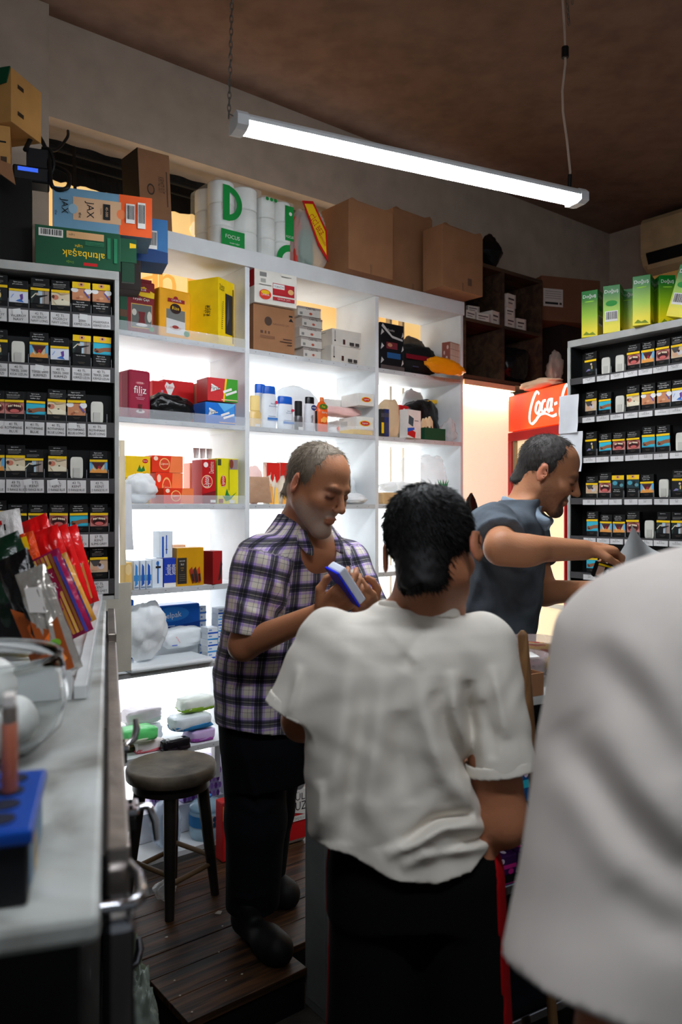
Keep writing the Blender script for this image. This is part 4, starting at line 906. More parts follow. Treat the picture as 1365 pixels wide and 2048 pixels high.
for i in range(3): bag('crumpled_paper', ('lowest', 'middle', 'topmost')[i]+' crumpled white paper squeezed behind the small carton stack', 'paper', 578, 690, 612, Z1+e+.062*i, .12, .07, WHT, 20+i, .25, .7, .3, hgt=.06, n=12)
# ---- column 2, second row: toiletries
def bottle(name, lab, x0, x1, ytop, d, body, parts, sy=.6, cat='bottle', zb=Z2, group=None, prof=None, capm=None, caph=.18, capr=.8, specs=None, yaw=0):
    s, w, h, d, dp_ = fit(W, x0, ytop, x1, zb, d, .035); r = w/2; sy = min(sy, dp_/w*.98)
    t = thing(name, lab, cat, W.w(s, d+r*sy, zb+e), WR+math.radians(yaw), group)
    hb = h*(1-caph)
    pf = prof or [(.86, 0), (1, .03), (1, .7), (.97, .85), (.8, .95), (.55, 1)]
    mb = MB().lathe([(a*r, b*hb) for a, b in pf], body, 24, sy)
    if specs: mb.decal((Vector((-r, -r*sy-.001, 0)), Vector((1, 0, 0)), Vector((0, 0, 1)), Vector((0, -1, 0))), 2*r, hb, specs)
    mb.obj('bottle', t)
    if capm: MB().lathe([(capr*r, hb*.97), (capr*r, h*.96), (capr*r*.9, h)], capm, 20, sy).obj('cap', t)
    return t
m_sham = M('shampoo_white', (226, 232, 240), rough=.3); m_bcap = M('shampoo_cap', (24, 92, 196), rough=.3)
hsx = [('r', .25, .22, .95, .31, flat(60, 120, 190)), ('r', .3, .34, .8, .36, flat(160, 180, 206)), ('t', 'head', .6, .70, .05, flat(70, 90, 140), .5), ('t', 'shoulders', .62, .63, .05, flat(70, 90, 140), .6), ('e', .85, .74, .1, .05, flat(210, 50, 80))]
spf = [(.82, 0), (.95, .02), (1, .2), (.98, .6), (.95, .8), (.86, .95), (.8, 1)]
bottle('lotion_bottle', 'translucent yellow bottle at the left of the toiletries', 503, 526, 791, .03, clear_mat('yellow_plastic', (244, 206, 120), .75, .2), [], capm=flat(244, 214, 140), caph=.45, capr=.86, specs=[('r', .3, .05, .75, .2, WHT)])
bottle('shampoo_bottle', 'white shampoo bottle with blue cap, tallest at the back left', 513, 536, 768, .12, m_sham, [], capm=m_bcap, caph=.17, capr=.9, prof=spf)
bottle('shampoo_bottle', 'tall white shampoo bottle with blue cap beside the yellow bottle', 528, 557, 772, .04, m_sham, [], capm=m_bcap, caph=.16, capr=.86, prof=spf, specs=hsx)
bottle('shampoo_bottle', 'shorter white shampoo bottle with blue cap beside the black deodorant', 559, 590, 793, .03, m_sham, [], capm=m_bcap, caph=.20, capr=.92, prof=spf, specs=hsx)
dpf = [(.95, 0), (1, .02), (1, .9), (.9, 1)]
bottle('deodorant_can', 'short black and grey roll-on deodorant among the toiletries', 594, 609, 802, .03, M('grey_can', (96, 94, 96), rough=.3, metal=.4), [], sy=1, capm=BLK, caph=.5, capr=.9, prof=dpf, specs=[('r', .2, .05, .8, .25, WHT)])
bottle('deodorant_can', 'white deodorant can with black cap beside the orange bottle', 614, 634, 794, .02, M('white_can', (220, 220, 226), rough=.3), [], sy=1, capm=M('black_cap', (20, 20, 24), rough=.3), caph=.2, capr=.86, prof=dpf, specs=[('e', .7, .86, .28, .1, flat(30, 50, 110)), ('t', 'NIVEA', .7, .86, .05, WHT, .4), ('t', 'invisible', .5, .45, .12, BLK, .6, PI/2), ('r', .8, 0, 1, .75, BLK)])
bottle('soap_bottle', 'bright orange soap bottle with white lettering', 637, 660, 794, .02, M('orange_plastic', (238, 96, 28), rough=.3), [], capm=flat(240, 130, 70), caph=.12, capr=.35, prof=[(.9, 0), (1, .04), (.94, .3), (1, .6), (.95, .8), (.6, .95), (.35, 1)], specs=[('e', .45, .82, .36, .09, flat(70, 110, 30)), ('t', 'Fax', .45, .82, .07, YEL, .4), ('t', 'duru', .5, .64, .08, WHT, .6), ('p', [(.2, .3), (.8, .42), (.85, .5), (.2, .42)], flat(250, 180, 90)), ('e', .5, .4, .2, .1, flat(250, 170, 80))])
bag('plastic_bag', 'white plastic bag lying behind the toiletries', 'bag', 556, 768, 648, Z2+e, .19, .09, m_wfilm, 31, .12, .7, .12)
lps = [('e', .5, .5, .32, .22, YEL), ('e', .5, .5, .26, .17, RED), ('t', 'Lipton', .5, .5, .2, WHT, .4)]
m_lw = M('white_tea_carton', (226, 224, 218), rough=.5)
carton('tea_box', 'yellow box lying flat at the right end of the second shelf', 'box', 706, 870, 746, Z2+e, .0, .1, YEL, hgt=.022)
carton('tea_carton', 'white tea carton lying on the yellow box at the divider', 'tea box', 715, 829, 748, Z2+.0235, .003, .14, m_lw, lps, sl=[('r', .1, .3, .5, .7, flat(190, 190, 186))], hgt=.062, yaw=-3)
carton('tea_carton', 'white tea carton topmost by the divider, above the pink bags', 'tea box', 722, 775, 751, Z2+.138, .001, .14, m_lw, lps, hgt=.058, yaw=-3)
carton('tea_carton', 'long white tea carton lying behind the topmost one', 'tea box', 668, 785, 724, Z2+.128, .15, .1, m_lw, hgt=.05)
bag('plastic_bag', 'pink clear bag squeezed between the white tea cartons', 'bag', 664, 804, 750, Z2+.087, .0, .16, M('pink_film', (236, 190, 184), rough=.3, bump=.4, bscale=20), 33, .15, .6, .2, hgt=.05)
bag('plastic_bag', 'white bag with orange printing between soap bottle and tea carton', 'bag', 661, 830, 707, Z2+e, .0, .11, m_wfilm, 35, .12, .55, .15, specs=[('e', .5, .5, .35, .25, flat(236, 110, 70)), ('r', .3, .46, .7, .54, WHT)], hgt=.085)
# ---- column 2, third row
m_chipw = M('chips_white', (240, 226, 206), rough=.35)
for i, (x0, x1) in enumerate(((529, 556), (556, 582))):
    s, w, h = place(W, x0, 925, x1, Z3, .2)
    mb = MB().pillow(w*.98, h, .05, m_chipw, 40+i); w2 = w
    pl = (Vector((-w/2, -.028, 0)), Vector((1, 0, 0)), Vector((0, 0, 1)), Vector((0, -1, 0)))
    mb.decal(pl, w, h, [('p', [(.02, .98), (.98, .98), (.98, .62), (.75, .5), (.6, .66), (.45, .52), (.3, .7), (.02, .66)], flat(214, 30, 20)), ('p', [(.2, .0), (.5, .0), (.45, .4), (.3, .5)], flat(240, 170, 70)), ('p', [(.55, .0), (.9, .0), (.85, .34), (.65, .42)], flat(250, 196, 90))])
    o = mb.obj('snack_pouch', None, W.w(s, .21, Z3+e), WR); tag(o, ('left', 'right')[i]+' red and cream snack pouch standing behind the plaid man', 'pouch', 'red and cream snack pouches')
for i in range(3):
    o = MB().pillow(.13, .115, .028, M('brown_pouch', (176, 138, 110), rough=.4), 50+i).obj('spice_pouch', None, W.w(W.px(524+3*i, 990, .03)[0], .05+.038*i, Z3+.006), rot=(-.2, 0, WR+.02*i))
    tag(o, ('front', 'middle', 'rear')[i]+' brown pouch leaning in a row left of the red and cream pouches', 'pouch', 'brown leaning pouches')
bag('plastic_bag', 'pale pink bag standing behind the brown pouches', 'bag', 502, 930, 530, Z3+e, .17, .08, flat(246, 210, 204), 44, .12, .6, .1)
o = MB().pillow(.07, .19, .05, M('brown_gold_pouch', (106, 80, 50), rough=.3), 60).obj('coffee_pouch', None, W.w(W.px(696, 960, .1)[0], .13, Z3+e), WR); tag(o, 'brown and gold pouch standing in front of the man\'s forehead', 'pouch')
bag('plastic_bag', 'white bag at the right end of the third shelf by the divider', 'bag', 734, 950, 752, Z3+e, .11, .10, m_wfilm, 46, .2, .6, .2)
bag('plastic_bag', 'low white crumpled bag in front of the man\'s face', 'bag', 690, 985, 745, Z3+e, -.01, .08, m_wfilm, 48, .2, .7, .25)
bag('plastic_bag', 'small grey-white bag on the fourth shelf right of the plaid shirt', 'bag', 712, 1098, 748, Z4+e, .10, .08, M('greyish_film', (206, 206, 196), rough=.4), 49, .25, .7, .2)
# ---- column 3
carton('tool_pack', 'black boxed pack with white wave pattern on the top shelf', 'box', 761, 648, 808, Z1+e, .02, .13, M('black_card', (22, 22, 26), rough=.35), [('p', [(.1, .98), (.5, .75), (.95, .70), (.95, .66), (.5, .70), (.05, .92)], flat(190, 190, 190)), ('t', 'Bambu', .45, .86, .05, flat(180, 180, 180), .4), ('r', .25, .46, .72, .60, flat(110, 40, 50)), ('e', .4, .54, .1, .04, flat(170, 120, 90)), ('r', .28, .26, .85, .38, flat(30, 80, 130))]+[('p', [(.88, .3*i+.12), (.98, .3*i+.18), (.94, .3*i+.26)], flat(200, 200, 200)) for i in range(3)]+[('p', [(.0, .3*i+.12), (.14, .3*i+.2), (.04, .3*i+.26)], flat(180, 180, 180)) for i in range(3)]+[('r', 0, 0, 1, .1, flat(80, 70, 70))])
bag('clothes_bag', 'black bundle with a dark red band lying on the top shelf', 'bag', 806, 684, 890, Z1+e, .0, .16, M('black_cloth', (20, 19, 20), rough=.7), 52, .15, .55, .12, specs=[('r', -.1, .48, .75, .70, flat(120, 12, 30)), ('r', .1, .1, .3, .16, flat(60, 60, 90))])
bag('clothes_bag', 'dark greenish scarf bundle behind the black bundle', 'bag', 820, 672, 880, Z1+.02, .17, .1, flat(70, 58, 46), 53, .2, .6, .2)
carton('tile_board', 'reddish board with pale grid front leaning at the right upright', 'box', 898, 672, 922, Z1+.045, -.03, .12, M('brick_red_card', (150, 84, 72), rough=.6), [('r', 0, 0, 1, 1, flat(206, 186, 170))]+[('r', 0, .24*i, 1, .24*i+.015, flat(130, 96, 84)) for i in range(1, 5)]+[('r', .25*i, 0, .25*i+.02, 1, flat(180, 156, 140)) for i in range(1, 4)], sl=[('e', .7, .8, .12, .08, flat(220, 190, 180)), ('e', .3, .6, .1, .08, flat(210, 170, 160)), ('e', .6, .4, .12, .07, flat(220, 190, 180))], yaw=12, hgt=.135)
bag('plastic_bag', 'folded orange plastic bag bulging over the top shelf edge', 'bag', 855, 725, 938, Z1+e, -.082, .08, M('orange_film', (236, 146, 10), rough=.35, bump=.4, bscale=14), 54, .2, .75, .35, hgt=.085, clamp=False)
bag('paper_bag', 'upright tan paper bag at left of the third column', 'bag', 778, 796, 806, Z2+e, .0, .1, M('tan_paper', (216, 186, 150), rough=.6), 55, .08, .4, .08)
for i, (x0, x1, c) in enumerate(((762, 770, flat(40, 40, 40)), (769, 779, flat(30, 50, 110)), (778, 788, YEL))):
    carton('battery_card', ('black', 'blue', 'yellow')[i]+' narrow card pack standing before the tan paper bag', 'box', x0, 818, x1, Z2+e, -.01, .02, c, [('r', .2, .1, .8, .5, (YEL, flat(50, 60, 90), flat(60, 70, 110))[i]), ('r', .1, .7, .9, .85, flat(70, 70, 80))], group='narrow card packs')
s, w, h = place(W, 806, 818, 842, Z2, .01)
m_fan = M('white_gloss_card', (228, 224, 220), rough=.4)
carton('razor_pack', 'white pack with red and blue corner leaning in the third column', 'box', 813, 820, 845, Z2+e, -.01, .05, m_fan, [('p', [(.0, .1), (.55, .0), (.6, .22), (.05, .35)], RED), ('p', [(.0, .2), (.5, .3), (.5, .38), (0, .34)], BLU), ('p', [(.06, .5), (.4, .4), (.45, .7), (.1, .8)], flat(60, 80, 90)), ('r', .5, .6, .8, .64, flat(150, 150, 150))], rot=(0, .0, WR+.15))
carton('flag_box', 'small red and green box perched behind the white pack', 'box', 797, 792, 822, Z2+.115, .09, .05, RED, [('p', [(0, 0), (1, 0), (1, .4), (0, .3)], flat(110, 170, 30)), ('p', [(0, .3), (1, .4), (1, .48), (0, .38)], YEL), ('e', .45, .6, .14, .16, WHT)], hgt=.06, rot=(0, -.0, WR+.3))
carton('support_box', 'pale box under the small red and green box', 'box', 797, 830, 822, Z2+e, .09, .05, flat(236, 226, 210), hgt=.113)
tr = thing('card_tray', 'dark green tray holding cream card packs on the second shelf', 'tray', W.w(W.px(871, 860, .0)[0], .0, Z2+e), WR)
MB().box(-.075, .075, 0, .008, 0, .06, DGR).box(-.075, .075, .10, .108, 0, .06, DGR).box(-.075, .075, .008, .10, 0, .004, DGR).box(-.075, -.071, .008, .1, .004, .06, DGR).box(.071, .075, .008, .1, .004, .06, DGR).obj('tray', tr)
for i, (dx, hh, yw) in enumerate(((-.045, .105, .2), (-.005, .115, -.2), (.04, .125, .15))):
    q = W.w(W.px(871, 860, .0)[0]+dx, .03+.02*i, Z2+.0055)
    mb = MB().prism([(-.022, 0), (.022, 0), (.018, hh*.8), (-.005, hh), (-.024, hh*.7)], 0, .012, CRM); mb.decal((Vector((-.02, -.0005, 0)), Vector((1, 0, 0)), Vector((0, 0, 1)), Vector((0, -1, 0))), .04, hh, [('e', .5, .5, .2, .1, flat(90, 80, 60)), ('r', .2, .3, .8, .34, YEL)])
    o = mb.obj('card_pack', None, q, WR+yw); tag(o, ('left', 'middle', 'right')[i]+' cream card pack standing in the dark green tray', 'card', 'cream card packs')
bag('plastic_bag', 'black plastic bag heaped behind the dark green tray', 'bag', 838, 796, 908, Z2+e, .11, .12, m_bbag, 57, .15, .6, .15)
bag('plastic_bag', 'tall white plastic bag against the right upright behind the black one', 'bag', 875, 785, 924, Z2+e, .235, .05, m_wfilm, 58, .12, .5, .15)
bag('plastic_bag', 'crumpled clear bag before the right upright on the second shelf', 'bag', 902, 835, 924, Z2+e, .0, .09, m_clearbag, 59, .2, .7, .25)
carton('notebook', 'narrow yellow box lying on the heaped black bag', 'box', 853, 790, 880, Z2+.212, .15, .04, YEL, hgt=.02, rot=(0, -.15, WR+.3))
bag('plastic_bag', 'big clear plastic bag on the third shelf behind the boy\'s head', 'bag', 842, 908, 922, Z3+e, .04, .2, m_clearbag, 61, .12, .5, .2)
bag('plastic_bag', 'white bag lying above the tan tray on the third shelf', 'bag', 765, 962, 840, Z3+.062, .02, .18, m_wfilm, 62, .15, .6, .18)
o = wobj(MB().box(-.09, .09, 0, .16, 0, .058, M('tan_tray', (206, 170, 120), rough=.6), bev=.01), 'bread_tray'); o.location = W.w(W.px(795, 1000, .03)[0], .03, Z3+e); tag(o, 'tan tray at left of the third column under a white bag', 'tray')
lf = MB()
for i in range(5):
    a = i*.5-1; lf.add([(0, 0, 0), (.012*math.cos(a), -.01, .05), (.05*math.sin(a), 0, .13), (-.012*math.cos(a), .01, .05)], [(0, 1, 2, 3)], GRN)
s, z = W.px(900, 948, .01); o = lf.obj('green_leaves', None, W.w(s, -.012, Z3+.11), WR); tag(o, 'green leaves showing at the right end of the third shelf', 'plant')
o.location = W.w(W.px(890, 1006, .01)[0], .02, Z3+.001)
# ================================================================== things on top of the racks and shelves
ZL = 2.305+e
cbx = flat(40, 36, 36)
carton('dark_crate', 'black crate on top of the left-hand rack under the cardboard boxes', 'crate', -40, 395, 64, ZL, .03, .16, M('crate_black', (17, 16, 16), rough=.8), F=FL, hgt=.27)
zc = ZL+.271
gtx = [('t', 'altınbaşak', .56, .36, .24, YEL, .5, PI), ('t', 'Light', .50, .56, .09, YEL, .16, PI), ('r', .56, .06, .72, .14, RED), ('t', 'Doğa', .40, .12, .08, flat(120, 160, 40), .2, PI), ('bc', .04, .72, .32, .92), ('r', .36, .74, .80, .92, flat(206, 160, 110)), ('t', 'Light', .42, .83, .07, flat(40, 60, 40), .1, PI), ('r', .84, .3, .88, .85, flat(30, 120, 80)), ('r', .92, .2, .96, .85, flat(30, 120, 80))]+[('r', .58, .60+.035*i, .80, .61+.035*i, flat(70, 150, 110)) for i in range(3)]
carton('snack_carton', 'green carton lying upside down on the left-hand rack', 'box', 70, 458, 241, ZL, .0, .19, M('green_card', (10, 76, 46), rough=.55), gtx, F=FL, parts=(('flap', lambda m, w, d, h: m.box(w/2-.001, w/2+.052, .01, .014, h*.30, h*.93, M('green_card', (10, 76, 46)), T=None)), ('hanging_flap', lambda m, w, d, h: m.box(w/2+.006, w/2+.046, .012, .03, -h*.22, h*.30, M('green_card_dark', (16, 58, 38), rough=.6))), ('printed_badge', lambda m, w, d, h: m.add([(w/2+.03, .0088, h*.68), (w/2+.05, .0088, h*.70), (w/2+.05, .0088, h*.80), (w/2+.03, .0088, h*.82)], [(0, 1, 2, 3)], YEL))))
_, _, hg = place(FL, 70, 458, 241, ZL, .0)
zj = ZL+hg+e
jx = [('r', .66, 0, 1, 1, flat(232, 92, 36)), ('p', [(.2, .24), (.68, .24), (.68, .80), (.2, .80)], flat(206, 166, 130)), ('e', .68, .5, .045, .12, flat(226, 120, 70)), ('e', .2, .5, .045, .12, flat(140, 172, 190)),
      ('t', 'JAX', .36, .52, .22, BLK, .30, -PI/2), ('t', 'the', .27, .36, .07, BLK, .12, -PI/2), ('t', 'JAX', .11, .54, .20, BLK, .30, -PI/2), ('t', 'the', .035, .36, .06, BLK, .12, -PI/2), ('r', .50, .32, .57, .70, BLK), ('t', '45-500', .535, .51, .06, flat(206, 166, 130), .2, -PI/2), ('t', 'PLASTIK', .475, .5, .03, BLK, .2, -PI/2), ('bc', .73, .30, .82, .78), ('bc', .85, .20, .93, .84)]
carton('tube_box', 'blue and orange carton with black lettering on the green one', 'box', 105, 384, 304, zj, .01, .17, M('pale_blue_box', (104, 146, 172), rough=.55), jx, F=FL, yaw=-1.5)
carton('dark_carton', 'dark carton behind the green one, carrying the blue box', 'box', 190, 500, 282, ZL, .20, .10, flat(36, 24, 22), F=FL, hgt=.105)
carton('blue_carton', 'blue carton with barcode behind the orange carton end', 'box', 236, 436, 336, ZL+.106, .205, .14, M('blue_box', (52, 108, 160), rough=.55), [('p', [(0, 0), (1, 0), (1, .25), (0, .4)], flat(26, 60, 110)), ('bc', .60, .30, .78, .72)], F=FL, hgt=.155)
ang_t = math.radians(2.5)
carton('cardboard_box', 'tall brown cardboard box leaning by the amber sign on the shelving top', 'box', 282, 305, 346, 2.623, .04, .14, M('cardboard_deep', (138, 98, 70), rough=.85, var=.05), [('e', .36, .52, .12, .07, flat(60, 44, 34)), ('e', .36, .52, .085, .05, flat(124, 84, 58)), ('t', 'KIRMIZI SÜT', .72, .60, .10, flat(60, 44, 34), .46, -PI/2), ('r', .86, .34, .9, .78, flat(84, 60, 44))], yaw=0, rot=(0, -.05, WR+.04), sl=[('r', 0, 0, 1, 1, flat(40, 30, 26))])
# cardboard boxes at far left and cables
carton('cardboard_box', 'lower pale cardboard box at far left on the black crate', 'box', -60, 300, 20, zc, .0, .15, m_cardl, [('r', .74, .62, .9, .66, BLK), ('r', .76, .18, .92, .32, flat(70, 50, 34))], F=FL, hgt=.14, parts=(('open_flap', lambda m, w, d, h: m.prism([(w*.1, -.02), (w*.66, -.06), (w*.56, .0), (w*.2, .01)], -.06, -.056, m_card)),))
carton('cardboard_box', 'upper cardboard box with dark green flap at far left', 'box', -50, 200, 30, zc+.142, .0, .15, m_cardl, [('r', .4, .0, .44, 1, flat(150, 108, 62)), ('r', .5, .0, .53, 1, flat(150, 108, 62)), ('r', .1, .4, .3, .44, BLK)], sr=[('r', .2, .7, .4, .78, flat(60, 44, 30)), ('r', .2, .2, .4, .28, flat(60, 44, 30))], F=FL, yaw=-35, hgt=.165, parts=(('green_flap', lambda m, w, d, h: m.prism([(-w*.5, h*1.0), (w*.5, h*1.0), (w*.38, h*.72), (-w*.5, h*.62)], -.006, -.002, DGR)),))
ad = thing('power_adapter', 'black router with blue light among the cables at top left', 'router', FL.w(FL.px(66, 380, .05)[0], .05, zc), FL.a)
MB().box(-.06, .05, 0, .08, 0, .05, M('router_black', (14, 14, 18), rough=.4), bev=.006).obj('case', ad)
MB().box(-.045, .015, -.003, 0, .030, .042, glow('blue_led', (60, 110, 255), .55)).obj('light', ad)
MB().box(-.02, .045, .02, .06, .05, .115, M('router_black', (14, 14, 18))).obj('plug', ad)
zb_ = zc+.06
for i, (pts, lab) in enumerate((([(50, 300, 2.44), (72, 268, 2.5), (96, 310, 2.5), (104, 372, 2.45), (134, 376, 2.45), (138, 350, 2.5), (118, 336, 2.52), (90, 330, 2.52), (72, 345, 2.52)], 'thick black cable looping beside the pillar at top left'), ([(60, 330, 2.5), (84, 300, 2.55), (112, 300, 2.6), (134, 276, 2.7), (136, 262, 2.78)], 'black cable rising from the router towards the beam'), ([(64, 320, 2.48), (80, 350, 2.5), (98, 352, 2.5), (108, 330, 2.5), (100, 300, 2.5), (84, 296, 2.5)], 'thin black cable coiled over the router'))):
    P = [P3(*p) for p in pts]; out = []
    for k in range(len(P)-1):
        a0, a1, a2, a3 = P[max(k-1, 0)], P[k], P[k+1], P[min(k+2, len(P)-1)]
        for t in np.linspace(0, 1, 7)[:-1]: out.append(.5*((2*a1)+(a2-a0)*t+(2*a0-5*a1+4*a2-a3)*t*t+(3*a1-a0-3*a2+a3)*t**3))
    out.append(P[-1])
    tag(MB().tube(out, (.007, .005, .005)[i], m_rub, 8).obj('cable'), lab, 'cable')
# ---- on the white shelving top: toilet rolls, bag, cardboard boxes
ZT = 2.621+e
m_roll = M('tissue_white', (232, 234, 230), rough=.9, bump=.1, bscale=80)
def rolls(lab, x0, x1, d, nx, ny, nz, hr, prints):
    s0 = W.px(x0, 480, d)[0]; s1 = W.px(x1, 480, d)[0]; w = s1-s0; r = w/nx/2
    t = thing('toilet_paper_pack', lab, 'toilet paper', W.w((s0+s1)/2, d, ZT), WR)
    for k in range(nz):
        for i in range(nx):
            for j in range(ny):
                MB().lathe([(r*.3, .002), (r*.95, 0), (r, .006), (r, hr-.008), (r*.95, hr-.002), (r*.3, hr-.004)], m_roll, 24, T=Matrix.Translation((-w/2+r*(2*i+1), r*(2*j+1), k*hr))).obj('roll', t)
    prints(t, w, r, hr*nz)
    MB().box(-w/2-.002, w/2+.002, -.003, r*2*ny+.002, 0, hr*nz+.003, clear_mat('pack_wrap', (240, 244, 240), .14, .1, .3), bev=.012).obj('film_wrap', t)
    return t
GR2 = flat(20, 140, 62)
def arc(mb, cx, cz, r0, r1, a0, a1, m, y=-.0045):
    V = []; n = 24
    for i in range(n+1):
        a = a0+(a1-a0)*i/n; V += [(cx+r0*math.cos(a), y, cz+r0*math.sin(a)), (cx+r1*math.cos(a), y, cz+r1*math.sin(a))]
    mb.add(V, [(2*i, 2*i+1, 2*i+3, 2*i+2) for i in range(n)], m)
def pr1(t, w, r, h):
    mb = MB(); arc(mb, -w*.28, h*.66, h*.17, h*.26, -PI/2, PI/2, GR2); mb.box(-w*.36, -w*.22, -.005, -.0045, h*.40, h*.92, GR2); mb.obj('green_print', t)
    pl = (Vector((-w/2, -.0055, 0)), Vector((1, 0, 0)), Vector((0, 0, 1)), Vector((0, -1, 0)))
    mb = MB(); mb.decal(pl, w, h, [('r', .10, .02, .60, .27, GR2), ('t', 'FOCUS', .34, .17, .055, WHT, .4), ('t', 'tuvalet kağıdı', .38, .08, .03, WHT, .34)]); mb.obj('front_label', t)
def pr2(t, w, r, h):
    mb = MB(); arc(mb, w*.36, h*.02, h*.16, h*.27, PI/2, PI, GR2); mb.box(w*.20, w*.48, -.005, -.0045, h*.36, h*.93, GR2); mb.obj('green_print', t)
    pl = (Vector((-w/2, -.0055, 0)), Vector((1, 0, 0)), Vector((0, 0, 1)), Vector((0, -1, 0)))
    mb = MB(); mb.decal(pl, w, h, [('e', .12+.13*i, .95, .05, .03, GR2) for i in range(3)]+[('t', 'FOCUS', .84, .42, .04, WHT, .24), ('e', .86, .80, .05, .03, WHT)]); mb.obj('front_label', t)
hr = (W.px(480, 372, .05)[1]-ZT)/3
rolls('left toilet paper pack with green arc print above the white shelving', 432, 524, .03, 2, 2, 3, hr, pr1)
rolls('right toilet paper pack with green panel beside the plastic bag', 526, 588, .03, 2, 2, 3, hr*.94, pr2)
s, w, h = place(W, 602, 405, 672, ZT, .0)
t = thing('cloth_bag', 'clear bag of coloured cloths with yellow and red card on shelving top', 'bag', W.w(s, .02, ZT), WR)
MB().blob(w, .11, h, clear_mat('cloth_bag_film', (230, 226, 220), .38, .12, .5), 70, .12, .7, 22, ridge=.15, T=Matrix.Translation((0, .055, 0))).obj('film', t)
MB().blob(w*.5, .08, h*.62, flat(40, 130, 120), 71, .1, .5, 14, T=Matrix.Translation((-.03, .07, .01))).obj('teal_cloth', t)
MB().blob(w*.26, .07, h*.8, flat(190, 60, 50), 72, .1, .5, 14, T=Matrix.Translation((-w*.34, .07, .01))).obj('red_cloth', t)
MB().blob(w*.35, .07, h*.5, flat(230, 180, 110), 73, .1, .5, 14, T=Matrix.Translation((w*.22, .07, .01))).obj('tan_cloth', t)
mb = MB().prism([(-w*.40, h*.98), (-w*.10, h*1.02), (w*.30, h*.62), (w*.34, h*.14), (w*.05, h*.36)], -.006, -.002, RED)
mb.prism([(-w*.34, h*.94), (-w*.12, h*.97), (w*.24, h*.60), (w*.28, h*.24), (w*.06, h*.42)], -.008, -.006, YEL)
pl = (Vector((0, -.0082, 0)), Vector((1, 0, 0)), Vector((0, 0, 1)), Vector((0, -1, 0)))
mb.text('CİCİ BEZ', -.0, h*.68, h*.14, RED, pl, w*.5, -.85); mb.text('Temizlik', w*.17, h*.46, h*.06, RED, pl, w*.3, -.95); mb.obj('header_card', t)
tp_ = lambda mb, w, d, h: mb.box(-w*.02, w*.02, -.0012, 0, 0, h*.14, M('parcel_tape', (128, 92, 66), rough=.3))
def cbox(lab, x0, x1, y0, zb, d, dp, yaw, F=W, mat=m_card, specs=(), hgt=None, lid=True, sl=()):
    def body_flap(m, w, dd, h): m.prism([(-w*.5, h), (-w*.42, h+.012), (-w*.3, h+.004), (w*.3, h+.002), (w*.44, h+.016), (w*.5, h)], .0, .003, mat)
    return carton('cardboard_box', lab, 'box', x0, y0, x1, zb, d, dp, mat, specs, F=F, yaw=yaw, hgt=hgt, sl=sl, parts=(('flap', body_flap), ('tape', tp_)))
cbox('left of three brown cardboard boxes in a row on the shelving top', 697, 787, 412, ZT, -.07, .2, 1)
cbox('middle of three brown cardboard boxes in a row on the shelving top', 786, 866, 428, ZT, .065, .2, 1)
cbox('right, foremost of three brown cardboard boxes on the shelving top', 884, 967, 438, ZT, -.14, .13, 1, specs=[('r', .62, .12, .72, .24, flat(96, 70, 56))], hgt=.305)
# cubby shelf contents
V = MB().blob(.24, .16, .22, m_bbag, 80, .12, 1.7, 24, ridge=.10)
o = V.obj('plastic_bag', None, W.w(W.px(998, 500, .05)[0], .12, ZCUBT+e), WR+.3); o.scale = (1, 1, 1.05); tag(o, 'black plastic bag knotted to a peak on top of the brown cubby shelf', 'bag')
m_sb = M('small_white_box', (206, 196, 186), rough=.5)
def sbox(lab, x0, x1, zb, d, h, yaw): carton('small_box', lab, 'box', x0, 600, x1, zb, d, .08, m_sb, [('r', .1, .55, .8, .68, flat(70, 56, 56)), ('r', .1, .25, .6, .35, flat(110, 96, 92)), ('r', .85, 0, 1, 1, flat(160, 150, 144))], yaw=yaw, hgt=h, group='small white boxes in the cubby shelf')
sbox('small white box lying at left in the upper left cubby', 932, 954, ZCUB+e, .01, .042, 4)
sbox('second small white box from left in the upper left cubby', 956, 981, ZCUB+e, .0, .042, -6)
sbox('small white box standing at right in the upper left cubby', 984, 1001, ZCUB+e, .0, .072, 8)
sbox('small white box lying on another in the upper left cubby', 938, 958, ZCUB+.0435, .03, .036, -8)
sbox('lower of three small white boxes stacked at left in the upper right cubby', 1014, 1032, ZCUB+e, .01, .06, 3)
sbox('middle of three small white boxes stacked in the upper right cubby', 1014, 1030, ZCUB+.0615, .012, .05, -4)
sbox('topmost of three small white boxes stacked in the upper right cubby', 1015, 1033, ZCUB+.1125, .008, .075, 5)
sbox('small white box standing beside the stack in the upper right cubby', 1035, 1052, ZCUB+e, .015, .065, -4)
bag('clothes_bag', 'black bag slumped in the lower right cubby over the red fridge', 'bag', 1016, 690, 1072, ZCUBB+e, .0, .2, m_bbag, 81, .15, .6, .12)
bag('plastic_bag', 'pale crumpled plastic bag draped over the black bag in the cubby', 'bag', 1030, 672, 1085, ZCUBB+.17, -.05, .12, M('pale_dusty_film', (196, 180, 168), rough=.45, bump=.5, bscale=16), 82, .25, .8, .3, hgt=.09)
bag('plastic_bag', 'long pale plastic bag trailing down beyond the cubby shelf', 'bag', 1108, 700, 1136, ZCUBB+.02, -.06, .08, M('pale_dusty_film', (196, 180, 168)), 83, .25, .8, .3, hgt=.2, clamp=False)
bag('cloth', 'cream folded cloth lying on top of the red fridge', 'cloth', 1020, 752, 1092, zt+.002, -.03, .16, M('cream_cloth', (236, 196, 160), rough=.8), 84, .2, .7, .2, F=FF, hgt=.05)
